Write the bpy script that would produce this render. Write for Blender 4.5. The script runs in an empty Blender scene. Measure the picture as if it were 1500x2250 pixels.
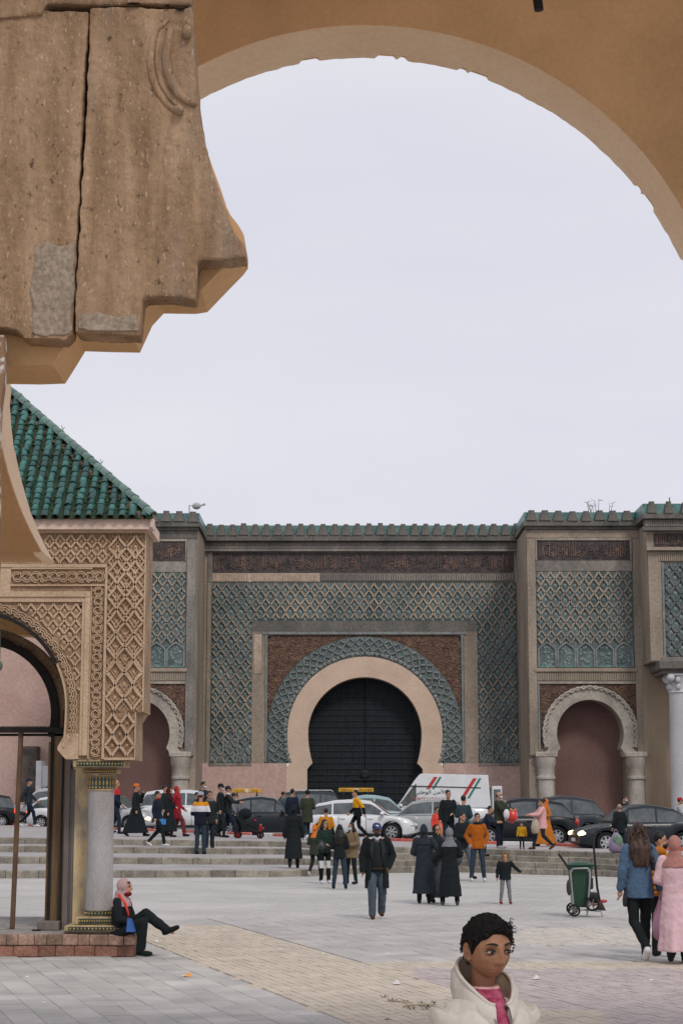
import bpy, bmesh, math, random
from math import sin, cos, pi, radians, sqrt, atan, atan2, hypot
from mathutils import Vector, Matrix, noise

R = random.Random(7)
S = bpy.context.scene
C = S.collection

# ---------------------------------------------------------------- camera
FPX, HZ, EYE = 4000.0, 1760.0, 2.15
TILT = atan((HZ - 1125) / FPX)
cam_d = bpy.data.cameras.new('camera')
cam_d.sensor_fit = 'VERTICAL'
cam_d.sensor_height = 36
cam_d.lens = 36 * FPX / 2250
cam_d.clip_start, cam_d.clip_end = 0.1, 3000
cam = bpy.data.objects.new('camera', cam_d)
C.objects.link(cam)
cam.location = (0, 0, EYE)
cam.rotation_euler = (pi / 2 + TILT, 0, 0)
S.camera = cam

# ---------------------------------------------------------------- overcast sky, soft sun, exposure
SUN_EL, SUN_AZ = radians(48), radians(205)       # sun high behind the camera, a little to the right
w = bpy.data.worlds.new('World')
S.world = w
w.use_nodes = True
nt = w.node_tree
nt.nodes.clear()
out = nt.nodes.new('ShaderNodeOutputWorld')
bg = nt.nodes.new('ShaderNodeBackground')
bg.inputs['Strength'].default_value = 0.1
sky = nt.nodes.new('ShaderNodeTexSky')
sky.sky_type = 'NISHITA'
sky.sun_disc = False
sky.sun_elevation = SUN_EL
sky.sun_rotation = SUN_AZ
tc = nt.nodes.new('ShaderNodeTexCoord')
mp = nt.nodes.new('ShaderNodeMapping')
mp.inputs['Scale'].default_value = (1.6, 1.6, 5.5)
nz = nt.nodes.new('ShaderNodeTexNoise')
nz.inputs['Scale'].default_value = 1.3
nz.inputs['Detail'].default_value = 4
nz.inputs['Roughness'].default_value = 0.45
rp = nt.nodes.new('ShaderNodeValToRGB')
rp.color_ramp.elements[0].position = 0.30
rp.color_ramp.elements[0].color = (0.605, 0.62, 0.71, 1)
rp.color_ramp.elements[1].position = 0.72
rp.color_ramp.elements[1].color = (0.745, 0.732, 0.78, 1)
sc = nt.nodes.new('ShaderNodeVectorMath')
sc.operation = 'SCALE'
sc.inputs['Scale'].default_value = 10.5
mx = nt.nodes.new('ShaderNodeMixRGB')
mx.inputs['Fac'].default_value = 0.95            # a closed cloud layer over a little blue
nt.links.new(tc.outputs['Generated'], mp.inputs['Vector'])
nt.links.new(mp.outputs['Vector'], nz.inputs['Vector'])
nt.links.new(nz.outputs['Fac'], rp.inputs['Fac'])
nt.links.new(rp.outputs['Color'], sc.inputs[0])
nt.links.new(sky.outputs['Color'], mx.inputs['Color1'])
nt.links.new(sc.outputs['Vector'], mx.inputs['Color2'])
nt.links.new(mx.outputs['Color'], bg.inputs['Color'])
nt.links.new(bg.outputs['Background'], out.inputs['Surface'])

sun_d = bpy.data.lights.new('sun', 'SUN')
sun_d.energy = 1.5
sun_d.angle = radians(12)
sun_d.color = (1.0, 0.95, 0.88)
sun = bpy.data.objects.new('sun', sun_d)
C.objects.link(sun)
sdir = Vector((sin(SUN_AZ) * cos(SUN_EL) * -1, cos(SUN_AZ) * cos(SUN_EL), sin(SUN_EL)))
sun.rotation_euler = sdir.to_track_quat('Z', 'Y').to_euler()

vs = S.view_settings
vs.view_transform = 'Standard'
vs.look = 'None'
vs.exposure = 0.08
vs.gamma = 1.0
vs.use_curve_mapping = False
S.cycles.max_bounces = 6
S.cycles.diffuse_bounces = 4

# ---------------------------------------------------------------- picture rays -> places in the world
def ray(x, y):
    u, v = (x - 750) / FPX, (1125 - y) / FPX
    return Vector((u, cos(TILT) - v * sin(TILT), sin(TILT) + v * cos(TILT)))
def at(x, y, Y):
    r = ray(x, y)
    k = Y / r.y
    return Vector((k * r.x, Y, EYE + k * r.z))
def wx(x, Y, y=1450): return at(x, y, Y).x
def wz(y, Y): return at(750, y, Y).z
def ppm(p):                                       # pixels of the photograph per metre at p
    return FPX / (p.y * cos(TILT) + (p.z - EYE) * sin(TILT))
def floor_at(x, y, z=0.0):
    r = ray(x, y)
    k = (z - EYE) / r.z
    return Vector((k * r.x, k * r.y, z))
def zp(X): return min(0.86, max(0.60, 0.72 - 0.0105 * X))     # the raised pavement falls a little to the right
def pave_at(x, y, dz=0.0):
    z = 0.7
    for _ in range(6):
        p = floor_at(x, y, z + dz)
        z = zp(p.x)
    return p

# ---------------------------------------------------------------- materials
MATS = {}
def M(name, col, rough=0.85, var=0.18, scale=5.0, bump=0.0, bscale=30.0, col2=None, mix=(0.35, 0.65), metal=0.0, spec=0.3,
      stretch=(1, 1, 1), rand=0.0, coat=0.0, emit=None, estr=0.0, fine=0.0, fscale=60.0):
    if name in MATS: return MATS[name]
    m = bpy.data.materials.new(name)
    m.use_nodes = True
    t = m.node_tree
    b = t.nodes['Principled BSDF']
    b.inputs['Roughness'].default_value = rough
    b.inputs['Metallic'].default_value = metal
    b.inputs['Specular IOR Level'].default_value = spec
    if coat: b.inputs['Coat Weight'].default_value = coat; b.inputs['Coat Roughness'].default_value = 0.08
    tc = t.nodes.new('ShaderNodeTexCoord')
    mp = t.nodes.new('ShaderNodeMapping')
    mp.inputs['Scale'].default_value = stretch
    t.links.new(tc.outputs['Object'], mp.inputs['Vector'])
    n = t.nodes.new('ShaderNodeTexNoise')
    n.inputs['Scale'].default_value = scale
    n.inputs['Detail'].default_value = 6
    n.inputs['Roughness'].default_value = 0.62
    t.links.new(mp.outputs['Vector'], n.inputs['Vector'])
    r = t.nodes.new('ShaderNodeValToRGB')
    c2 = col2 or tuple(min(1, c * (1 + var)) for c in col)
    c1 = col if col2 else tuple(c * (1 - var) for c in col)
    r.color_ramp.elements[0].position, r.color_ramp.elements[1].position = mix
    r.color_ramp.elements[0].color = (*c1, 1)
    r.color_ramp.elements[1].color = (*c2, 1)
    t.links.new(n.outputs['Fac'], r.inputs['Fac'])
    last = r.outputs['Color']
    def mul(facsock, lo, hi, src):
        mr = t.nodes.new('ShaderNodeMapRange')
        mr.inputs['From Min'].default_value, mr.inputs['From Max'].default_value = (0.25, 0.75) if facsock.name != 'Random' else (0, 1)
        mr.inputs['To Min'].default_value, mr.inputs['To Max'].default_value = lo, hi
        t.links.new(facsock, mr.inputs['Value'])
        vm = t.nodes.new('ShaderNodeVectorMath'); vm.operation = 'SCALE'
        t.links.new(src, vm.inputs[0]); t.links.new(mr.outputs['Result'], vm.inputs['Scale'])
        return vm.outputs['Vector']
    if fine:
        n2 = t.nodes.new('ShaderNodeTexNoise')
        n2.inputs['Scale'].default_value = fscale
        n2.inputs['Detail'].default_value = 3
        t.links.new(tc.outputs['Object'], n2.inputs['Vector'])
        last = mul(n2.outputs['Fac'], 1 - fine, 1 + fine, last)
    if rand:
        oi = t.nodes.new('ShaderNodeObjectInfo')
        last = mul(oi.outputs['Random'], 1 - rand, 1 + rand, last)
    t.links.new(last, b.inputs['Base Color'])
    if bump:
        n3 = t.nodes.new('ShaderNodeTexNoise')
        n3.inputs['Scale'].default_value = bscale
        n3.inputs['Detail'].default_value = 5
        t.links.new(mp.outputs['Vector'], n3.inputs['Vector'])
        bp = t.nodes.new('ShaderNodeBump')
        bp.inputs['Strength'].default_value = 1.0
        bp.inputs['Distance'].default_value = bump
        t.links.new(n3.outputs['Fac'], bp.inputs['Height'])
        t.links.new(bp.outputs['Normal'], b.inputs['Normal'])
    if emit:
        b.inputs['Emission Color'].default_value = (*emit, 1)
        b.inputs['Emission Strength'].default_value = estr
    MATS[name] = m
    return m
def hexc(h):
    f = lambda c: c / 12.92 if c <= 0.04045 else ((c + 0.055) / 1.055) ** 2.4
    return tuple(f(int(h[i:i + 2], 16) / 255) for i in (0, 2, 4))

# ---------------------------------------------------------------- mesh building
class MB:
    def __init__(s): s.v, s.f, s.m, s.mi = [], [], [], 0
    def add(s, vs, fs):
        k = len(s.v)
        s.v += [tuple(p) for p in vs]
        for f in fs:
            s.f.append(tuple(k + i for i in f)); s.m.append(s.mi)
    def box(s, x0, x1, y0, y1, z0, z1, bev=0.0):
        if x1 < x0: x0, x1 = x1, x0
        if y1 < y0: y0, y1 = y1, y0
        if z1 < z0: z0, z1 = z1, z0
        if bev:                                    # top and upright edges chamfered
            b = min(bev, (x1 - x0) / 3, (y1 - y0) / 3, (z1 - z0) / 3)
            s.loft([[(x0 + b, y0 + b, z0), (x1 - b, y0 + b, z0), (x1 - b, y1 - b, z0), (x0 + b, y1 - b, z0)],
                    [(x0, y0, z0 + b), (x1, y0, z0 + b), (x1, y1, z0 + b), (x0, y1, z0 + b)],
                    [(x0, y0, z1 - b), (x1, y0, z1 - b), (x1, y1, z1 - b), (x0, y1, z1 - b)],
                    [(x0 + b, y0 + b, z1), (x1 - b, y0 + b, z1), (x1 - b, y1 - b, z1), (x0 + b, y1 - b, z1)]])
            return
        s.add([(x0, y0, z0), (x1, y0, z0), (x1, y1, z0), (x0, y1, z0), (x0, y0, z1), (x1, y0, z1), (x1, y1, z1), (x0, y1, z1)],
              [(3, 2, 1, 0), (4, 5, 6, 7), (0, 1, 5, 4), (1, 2, 6, 5), (2, 3, 7, 6), (3, 0, 4, 7)])
    def loft(s, rings, cap=True, closed=True):
        n = len(rings[0])
        vs = [p for r in rings for p in r]
        fs = []
        for i in range(len(rings) - 1):
            for j in range(n if closed else n - 1):
                a, b = i * n + j, i * n + (j + 1) % n
                fs.append((a, b, b + n, a + n))
        if cap:
            fs.append(tuple(range(n - 1, -1, -1)))
            fs.append(tuple((len(rings) - 1) * n + j for j in range(n)))
        s.add(vs, fs)
    def prism(s, poly, y0, y1):                    # polygon in x, z extruded along y
        s.loft([[(x, y0, z) for x, z in poly], [(x, y1, z) for x, z in poly]])
    def tube(s, pts, rad, n=8, cap=True):
        pts = [Vector(p) for p in pts]
        rads = rad if isinstance(rad, (list, tuple)) else [rad] * len(pts)
        rings, up = [], None
        for i, p in enumerate(pts):
            d = (pts[min(i + 1, len(pts) - 1)] - pts[max(i - 1, 0)])
            if d.length < 1e-9: d = Vector((0, 0, 1))
            d.normalize()
            if up is None: up = Vector((0, 0, 1)) if abs(d.z) < 0.9 else Vector((1, 0, 0))
            a = d.cross(up).normalized(); b = d.cross(a).normalized(); up = -b if (-b).length else up
            rings.append([p + (a * cos(2 * pi * k / n) + b * sin(2 * pi * k / n)) * rads[i] for k in range(n)])
        s.loft(rings, cap)
    def lathe(s, prof, c, n=20, a0=0, a1=2 * pi):  # profile (radius, z) turned about a vertical axis at c
        full = abs(a1 - a0 - 2 * pi) < 1e-6
        m = n if full else n + 1
        rings = [[(c[0] + r * cos(a0 + (a1 - a0) * k / n), c[1] + r * sin(a0 + (a1 - a0) * k / n), c[2] + z) for k in range(m)] for r, z in prof]
        s.loft(rings, True, full)
    def ball(s, c, r, n=12, m=8, rot=None):
        r = r if isinstance(r, (tuple, list)) else (r, r, r)
        rings = []
        for i in range(m + 1):
            t = -pi / 2 + pi * (0.02 + 0.96 * i / m)
            ring = []
            for k in range(n):
                p = Vector((r[0] * cos(t) * cos(2 * pi * k / n), r[1] * cos(t) * sin(2 * pi * k / n), r[2] * sin(t)))
                if rot: p = rot @ p
                ring.append(p + Vector(c))
            rings.append(ring)
        s.loft(rings)
    def disc(s, c, r, axis='y', n=16, th=0.01):
        ring = lambda o: [((c[0] + r * cos(2 * pi * k / n), c[1] + o, c[2] + r * sin(2 * pi * k / n)) if axis == 'y' else
                           (c[0] + o, c[1] + r * cos(2 * pi * k / n), c[2] + r * sin(2 * pi * k / n))) for k in range(n)]
        s.loft([ring(-th / 2), ring(th / 2)])
    def mesh(s, name, mats, smooth=False, off=None):
        me = bpy.data.meshes.new(name)
        vs = s.v if off is None else [(p[0] - off[0], p[1] - off[1], p[2] - off[2]) for p in s.v]
        me.from_pydata(vs, [], s.f)
        mats = mats if isinstance(mats, (list, tuple)) else [mats]
        for m in mats: me.materials.append(m)
        if len(mats) > 1: me.polygons.foreach_set('material_index', s.m)
        bm = bmesh.new(); bm.from_mesh(me)
        bmesh.ops.recalc_face_normals(bm, faces=bm.faces)
        bm.to_mesh(me); bm.free()
        if smooth:
            me.polygons.foreach_set('use_smooth', [True] * len(me.polygons))
            if smooth != True: me.set_sharp_from_angle(angle=radians(smooth))
        me.update()
        return me

def tag(o, label=None, cat=None, group=None, kind=None):
    if label: o['label'] = label
    if cat: o['category'] = cat
    if group: o['group'] = group
    if kind: o['kind'] = kind
    return o
def empty(name, loc=(0, 0, 0), rz=0.0, label=None, cat=None, group=None, kind=None):
    o = bpy.data.objects.new(name, None)
    C.objects.link(o)
    o.location = loc
    o.rotation_euler = (0, 0, rz)
    o.empty_display_size = 0.2
    return tag(o, label, cat, group, kind)
def rootloc(o):
    v = Vector((0, 0, 0))
    while o is not None: v += o.location; o = o.parent
    return v
def obj(name, mb, mats, parent=None, smooth=False, local=False, kind=None, label=None, loc=None):
    """One mesh object. local=False: the shape was laid out in world coordinates and is moved into its parent's frame."""
    off = None if local or parent is None else rootloc(parent)
    me = mb.mesh(name, mats, smooth, off) if isinstance(mb, MB) else mb
    o = bpy.data.objects.new(name, me)
    C.objects.link(o)
    if parent is not None: o.parent = parent
    if loc is not None: o.location = loc
    return tag(o, label, None, None, kind)
def copy_tree(o, parent=None):
    c = o.copy(); C.objects.link(c)
    if parent is not None: c.parent = parent
    for ch in o.children: copy_tree(ch, c)
    return c
def share(name, me, parent, loc=(0, 0, 0), rot=(0, 0, 0), scale=None):
    o = bpy.data.objects.new(name, me)
    C.objects.link(o); o.parent = parent; o.location = loc; o.rotation_euler = rot
    if scale: o.scale = scale
    return o
def ribbon(mb, pts, hw, y, depth):
    """A raised band along points (x, z) on the plane y, standing depth proud towards -y."""
    n = len(pts)
    L, Rr = [], []
    for i in range(n):
        a, b = pts[max(i - 1, 0)], pts[min(i + 1, n - 1)]
        dx, dz = b[0] - a[0], b[1] - a[1]
        l = hypot(dx, dz) or 1
        nx, nz_ = -dz / l * hw, dx / l * hw
        L.append((pts[i][0] + nx, pts[i][1] + nz_)); Rr.append((pts[i][0] - nx, pts[i][1] - nz_))
    rings = [[(L[i][0], y, L[i][1]), (L[i][0] * .8 + Rr[i][0] * .2, y - depth, L[i][1] * .8 + Rr[i][1] * .2),
              (L[i][0] * .2 + Rr[i][0] * .8, y - depth, L[i][1] * .2 + Rr[i][1] * .8), (Rr[i][0], y, Rr[i][1])] for i in range(n)]
    mb.loft(rings, True, False)
def wave(t):                                       # ogee-like swing between -1 and 1
    c = cos(pi * t)
    tri = 1 - 2 * abs(((t + 0) % 2) - 1); tri = -tri
    return 0.55 * c + 0.45 * tri
def lattice(mb, u0, u1, v0, v1, wcell, hcell, hw, y, depth, fmap=None, keep=None, seg=4, boss=None, bossr=0.3, bossd=None):
    """Interlaced ogee net (sebka) over the rectangle u0..u1, v0..v1; fmap bends it, keep(u, v) clips it."""
    n = max(1, round((u1 - u0) / wcell)); wc = (u1 - u0) / n
    m = max(1, round((v1 - v0) / hcell)); hc = (v1 - v0) / m
    f = fmap or (lambda u, v: (u, v))
    for i in range(n + 1):
        for sg in (-1, 1):
            run = []
            for k in range(m * seg + 1):
                v = v0 + hc * k / seg
                u = u0 + wc * i + sg * wc / 2 * wave(k / seg)
                if u < u0 - 1e-6 or u > u1 + 1e-6 or (keep and not keep(u, v)):
                    if len(run) > 1: ribbon(mb, run, hw, y, depth)
                    run = []
                else: run.append(f(u, v))
            if len(run) > 1: ribbon(mb, run, hw, y, depth)
    if boss is not None:
        for i in range(n + 1):
            for k in range(2 * m + 1):             # cell centres, where the two nets are widest apart
                u = u0 + wc * (i + (0.5 if k % 2 else 0))
                v = v0 + hc * k / 2
                if u < u0 + wc * .2 or u > u1 - wc * .2 or v < v0 + hc * .2 or v > v1 - hc * .2 or (keep and not keep(u, v)): continue
                cx_, cz_ = f(u, v)
                rr = wc * bossr
                q = 8
                base = [(cx_ + rr * cos(2 * pi * j / q) * (1 if j % 2 else .7), y, cz_ + rr * 1.25 * sin(2 * pi * j / q) * (1 if j % 2 else .7)) for j in range(q)]
                boss.add(base + [(cx_, y - (bossd or depth), cz_)], [(j, (j + 1) % q, q) for j in range(q)])
def arcpts(cx, cz, r, a0, a1, n): return [(cx + r * cos(a0 + (a1 - a0) * i / n), cz + r * sin(a0 + (a1 - a0) * i / n)) for i in range(n + 1)]
def ring_prism(mb, inner, outer, y0, y1):
    """Solid between two polylines of equal length (x, z)."""
    rings = [[(i[0], y0, i[1]), (o[0], y0, o[1]), (o[0], y1, o[1]), (i[0], y1, i[1])] for i, o in zip(inner, outer)]
    mb.loft(rings)
# ================================================================ THE SETTING
asphalt = M('asphalt', (0.155, 0.155, 0.16), 0.9, 0.2, 1.2, 0.004, 60, fine=0.25, fscale=90)
pav_stone = M('pavement stone', (0.33, 0.31, 0.305), 0.85, 0.14, 0.8, 0.004, 40, fine=0.15)
step_mat = M('step stone', (0.25, 0.225, 0.185), 0.9, 0.3, 2.2, 0.02, 12, rand=0.16, fine=0.3, fscale=25)
joint_mat = M('sandy joint', (0.20, 0.18, 0.16), 0.95, 0.2, 8)

# far ground: one sheet to the horizon, under everything else
g = MB(); g.box(-900, 900, -300, 2200, -0.6, -0.05)
obj('ground', g, M('dry earth', (0.30, 0.26, 0.22), 0.95, 0.15, 0.05), kind='structure')

# the plaza: a bedding sheet with paving laid on it; the same three colours of stone make grey fields, sand bands and a pink field
def plaza_mat():
    m = bpy.data.materials.new('plaza paving')
    m.use_nodes = True
    t = m.node_tree; b = t.nodes['Principled BSDF']
    b.inputs['Roughness'].default_value = 0.8
    tc = t.nodes.new('ShaderNodeTexCoord')
    mp = t.nodes.new('ShaderNodeMapping'); mp.inputs['Rotation'].default_value = (0, 0, radians(16 + 90))
    t.links.new(tc.outputs['Object'], mp.inputs['Vector'])
    br = t.nodes.new('ShaderNodeTexBrick')
    br.inputs['Scale'].default_value = 1.0
    br.inputs['Brick Width'].default_value = 0.45
    br.inputs['Row Height'].default_value = 0.31
    br.inputs['Mortar Size'].default_value = 0.006
    br.inputs['Color1'].default_value = (0.41, 0.393, 0.37, 1)
    br.inputs['Color2'].default_value = (0.45, 0.432, 0.407, 1)
    br.inputs['Mortar'].default_value = (0.27, 0.26, 0.25, 1)
    t.links.new(mp.outputs['Vector'], br.inputs['Vector'])
    n = t.nodes.new('ShaderNodeTexNoise'); n.inputs['Scale'].default_value = 0.35; n.inputs['Detail'].default_value = 5
    t.links.new(tc.outputs['Object'], n.inputs['Vector'])
    n2 = t.nodes.new('ShaderNodeTexNoise'); n2.inputs['Scale'].default_value = 14; n2.inputs['Detail'].default_value = 4
    t.links.new(tc.outputs['Object'], n2.inputs['Vector'])
    r = t.nodes.new('ShaderNodeMapRange'); r.inputs['From Min'].default_value = .3; r.inputs['From Max'].default_value = .7
    r.inputs['To Min'].default_value = .83; r.inputs['To Max'].default_value = 1.12
    t.links.new(n.outputs['Fac'], r.inputs['Value'])
    r2 = t.nodes.new('ShaderNodeMapRange'); r2.inputs['From Min'].default_value = .3; r2.inputs['From Max'].default_value = .7
    r2.inputs['To Min'].default_value = .86; r2.inputs['To Max'].default_value = 1.14
    t.links.new(n2.outputs['Fac'], r2.inputs['Value'])
    q = t.nodes.new('ShaderNodeMath'); q.operation = 'MULTIPLY'
    t.links.new(r.outputs['Result'], q.inputs[0]); t.links.new(r2.outputs['Result'], q.inputs[1])
    s = t.nodes.new('ShaderNodeVectorMath'); s.operation = 'SCALE'
    t.links.new(br.outputs['Color'], s.inputs[0]); t.links.new(q.outputs['Value'], s.inputs['Scale'])
    t.links.new(s.outputs['Vector'], b.inputs['Base Color'])
    return m
pm = MB(); pm.box(-70, 60, -30, 66, -0.05, 0.0)
plaza = obj('plaza', pm, plaza_mat(), kind='structure')

GA = radians(16.5)                                   # the paving runs askew: rows lead to the right towards the viewer
gd = Vector((sin(GA), -cos(GA)))                     # along a row
gn = Vector((cos(GA), sin(GA)))                      # across the rows
def gl(a, b): return (gd.x * a + gn.x * b, gd.y * a + gn.y * b)
def ab(x, y): return (gd.x * x + gd.y * y, gn.x * x + gn.y * y)
P1 = floor_at(450, 2125, 0); P2 = floor_at(450, 2019, 0)
B1, B2 = ab(P1.x, P1.y)[1], ab(P2.x, P2.y)[1]        # the sand-coloured band between the two grey fields
def zone(x, y):
    a, b = ab(x, y)
    j = 0.10 * noise.noise((x * 1.3, y * 1.3, 0))
    if B1 + j <= b < B2 + j: return 'sand'
    if b >= B2:
        if y < 25.2 + j:
            if y > 24.1 + j * 2: return 'sand'
            e = 18.9 + 0.55 * (x - 2.0) * -1 + j * 3
            if x > 0.9 and y > max(17.9, 19.6 - 0.5 * (x - 2.2)) + j * 3: return 'pink'
            return 'sand' if x < 2.6 else 'pink'
        if 28.0 + j < y < 31.8 + 3 * j and x > 2.2 + 0.25 * (y - 28): return 'sand2'
    return 'grey'
paver_m = [M('grey paver', (0.425, 0.405, 0.38), 0.8, 0.15, 1.1, 0.003, 40, rand=0.11, fine=0.10),
           M('sand paver', (0.55, 0.475, 0.385), 0.85, 0.12, 2.0, 0.003, 40, rand=0.1, fine=0.14),
           M('pink paver', (0.43, 0.365, 0.35), 0.85, 0.15, 3.0, 0.003, 40, rand=0.1, fine=0.14),
           M('pale sand paver', (0.46, 0.42, 0.37), 0.85, 0.12, 2.0, 0.003, 40, rand=0.1, fine=0.14)]
ZP = 0.012
def paver_bm(mb, a, b, la, lb, z=ZP):
    q = [gl(a, b), gl(a + la, b), gl(a + la, b + lb), gl(a, b + lb)]
    cx_, cy_ = sum(p[0] for p in q) / 4, sum(p[1] for p in q) / 4
    dz = R.uniform(-.003, .003)
    top = [(cx_ + (p[0] - cx_) * .982, cy_ + (p[1] - cy_) * .982, z + dz + R.uniform(-.0012, .0012)) for p in q]
    mid = [(p[0], p[1], z + dz - .005) for p in q]
    bot = [(p[0], p[1], 0.001) for p in q]
    mb.loft([bot, mid, top])
def inview(x, y, m=0.35): return y > 16.6 and abs(x) < y * 750 / FPX + m
slabs, small = [], {0: MB(), 1: MB(), 2: MB(), 3: MB()}
rows = int(30 / 0.31)
for i in range(-rows, rows):
    b = B1 - 0.005 - 0.31 * (i + 1)
    off = R.uniform(0, .45)
    for k in range(-110, 0):
        a = off + k * 0.45
        x, y = gl(a + .22, b + .15)
        if y < 34.5 and inview(x, y) and zone(x, y) == 'grey' and not (x < -2.75 and 26.0 < y < 30.5): slabs.append((y, a, b))
slabs.sort()
for n_, (y, a, b) in enumerate(slabs):
    la, lb = 0.45 - .006, 0.31 - .006
    if n_ < 300:
        mb = MB(); paver_bm(mb, a, b, la, lb)
        x, yy = gl(a, b)
        o = obj('paver', mb, paver_m[0], plaza)
    else: paver_bm(small[0], a, b, la, lb)
for i in range(-260, 260):
    b = i * 0.115
    off = (i % 2) * .11
    for k in range(-170, 0):
        a = off + k * 0.22
        x, y = gl(a + .11, b + .055)
        if y < 32.5 and inview(x, y, .2):
            z_ = zone(x, y)
            if z_ != 'grey': paver_bm(small[{'sand': 1, 'pink': 2, 'sand2': 3}[z_]], a, b, .213, .108)
names = ['grey_paving', 'sand_paving', 'pink_paving', 'pale_paving']
for k in range(4): obj(names[k], small[k], paver_m[k], plaza, kind='stuff')

# broad steps up to the street pavement: four risers, deep treads on the left closing up on the right
XP = [-60, -12, -2.2, 1.7, 3.7, 6.5, 9.6, 30]
FR = [[52.0, 52.2, 53.0, 56.3, 56.6, 54.4, 51.2, 47],
      [58.3, 58.3, 58.0, 57.0, 57.1, 54.9, 51.7, 47.6],
      [63.5, 63.5, 62.4, 57.7, 57.6, 55.4, 52.2, 48.2],
      [66.4, 66.4, 65.2, 58.6, 58.1, 55.9, 52.7, 48.8]]
def front(k, x):
    for i in range(len(XP) - 1):
        if x <= XP[i + 1]:
            f = (x - XP[i]) / (XP[i + 1] - XP[i]); f = f * f * (3 - 2 * f) if 0 < i < len(XP) - 2 else f
            return FR[k][i] * (1 - f) + FR[k][i + 1] * f
    return FR[k][-1]
def stepz(k, x): return zp(x) * (k + 1) / 4
xs = [-60 + 0.75 * i for i in range(121)]
tm = MB()
KERB = [(-60, 118), (-25, 112)] + [(p.x, p.y) for p in (pave_at(50, 1814), pave_at(220, 1822), pave_at(400, 1829), pave_at(550, 1835), pave_at(760, 1845), pave_at(920, 1850),
        pave_at(1050, 1854), pave_at(1200, 1858), pave_at(1300, 1863), pave_at(1400, 1867), pave_at(1500, 1870))]
dx_, dy_ = KERB[-1][0] - KERB[-2][0], KERB[-1][1] - KERB[-2][1]
KERB.append((KERB[-1][0] + 12 * dx_, KERB[-1][1] + 12 * dy_ * .3))
def kerb_y(x):
    for a, b in zip(KERB, KERB[1:]):
        if x <= b[0]: return a[1] + (b[1] - a[1]) * (x - a[0]) / (b[0] - a[0])
    return KERB[-1][1]
for k in range(4):
    A = [(x, front(k, x), stepz(k, x)) for x in xs]
    B = [(x, (front(k + 1, x) + .3 if k < 3 else max(kerb_y(x), front(3, x) + .5) + .05), stepz(k, x)) for x in xs]
    D = [(x, front(k, x), 0.0 if k == 0 else stepz(k - 1, x) - .02) for x in xs]
    tm.loft([D, A, B], cap=False, closed=False)
steps = obj('terrace_steps', tm, pav_stone, kind='structure')
for k in range(4):
    x = -14.0
    while x < 12.5:
        L = R.uniform(0.55, 1.0)
        xm, x2 = x + L / 2, x + L - .015
        y1, y2 = front(k, x), front(k, x2)
        px = 750 + xm / front(k, xm) * FPX
        if -40 < px < 1560:
            mb = MB()
            j = R.uniform(-.02, .012)
            z0 = 0.0 if k == 0 else stepz(k - 1, xm)
            h1, h2 = stepz(k, x) + .006 + R.uniform(0, .008), stepz(k, x2) + .006
            dpt = .36
            bv = .018
            mb.loft([[(x, y1 - .10 + j, z0 - .01), (x2, y2 - .10 + j, z0 - .01), (x2, y2 + dpt, z0 - .01), (x, y1 + dpt, z0 - .01)],
                     [(x, y1 - .10 + j, h1 - bv), (x2, y2 - .10 + j, h2 - bv), (x2, y2 + dpt, h2 - bv), (x, y1 + dpt, h1 - bv)],
                     [(x, y1 - .10 + j + bv, h1), (x2, y2 - .10 + j + bv, h2), (x2, y2 + dpt, h2), (x, y1 + dpt, h1)]])
            obj('step_stone', mb, step_mat, steps)
        x += L

# the street behind the kerb, and the kerb itself in red and white stones
rm = MB()
xs2 = [-90 + 3.0 * i for i in range(61)]
rm.loft([[(x, min(kerb_y(max(x, -59)), 112) - .02, zp(x) - .13) for x in xs2], [(x, 400, zp(x) - .13) for x in xs2]], cap=False, closed=False)
obj('street', rm, asphalt, kind='structure')
red_p = M('red kerb paint', (0.50, 0.115, 0.085), 0.6, 0.2, 6, 0.004, 40, rand=0.15, fine=0.3, fscale=14)
white_p = M('white kerb paint', (0.62, 0.61, 0.61), 0.6, 0.15, 6, 0.004, 40, rand=0.1, fine=0.25, fscale=14)
kerb = empty('kerb', (0, 60, 0.6), kind='structure')
pts = []
for a, b in zip(KERB[1:], KERB[2:]):
    n_ = max(1, int(hypot(b[0] - a[0], b[1] - a[1]) / 0.9))
    for i in range(n_): pts.append((a[0] + (b[0] - a[0]) * i / n_, a[1] + (b[1] - a[1]) * i / n_))
for i, (a, b) in enumerate(zip(pts, pts[1:])):
    if not -40 < 750 + a[0] / a[1] * FPX < 1560: continue
    d = Vector((b[0] - a[0], b[1] - a[1])); d.normalize(); n2 = Vector((-d.y, d.x)) * .15
    if n2.y < 0: n2 = -n2
    e = d * .012
    q = [(a[0] + e.x, a[1] + e.y), (b[0] - e.x, b[1] - e.y)]
    z0, z1 = zp(a[0]) - .14, zp(a[0]) + .10
    mb = MB()
    mb.loft([[(*q[0], z0), (*q[1], z0), (q[1][0] + n2.x, q[1][1] + n2.y, z0), (q[0][0] + n2.x, q[0][1] + n2.y, z0)],
             [(*q[0], z1 - .02), (*q[1], z1 - .02), (q[1][0] + n2.x, q[1][1] + n2.y, z1 - .02), (q[0][0] + n2.x, q[0][1] + n2.y, z1 - .02)],
             [(q[0][0] + n2.x * .15, q[0][1] + n2.y * .15, z1), (q[1][0] + n2.x * .15, q[1][1] + n2.y * .15, z1), (q[1][0] + n2.x * .9, q[1][1] + n2.y * .9, z1), (q[0][0] + n2.x * .9, q[0][1] + n2.y * .9, z1)]])
    obj('kerb_stone', mb, red_p if (i // 2) % 2 else white_p, kerb)
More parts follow.
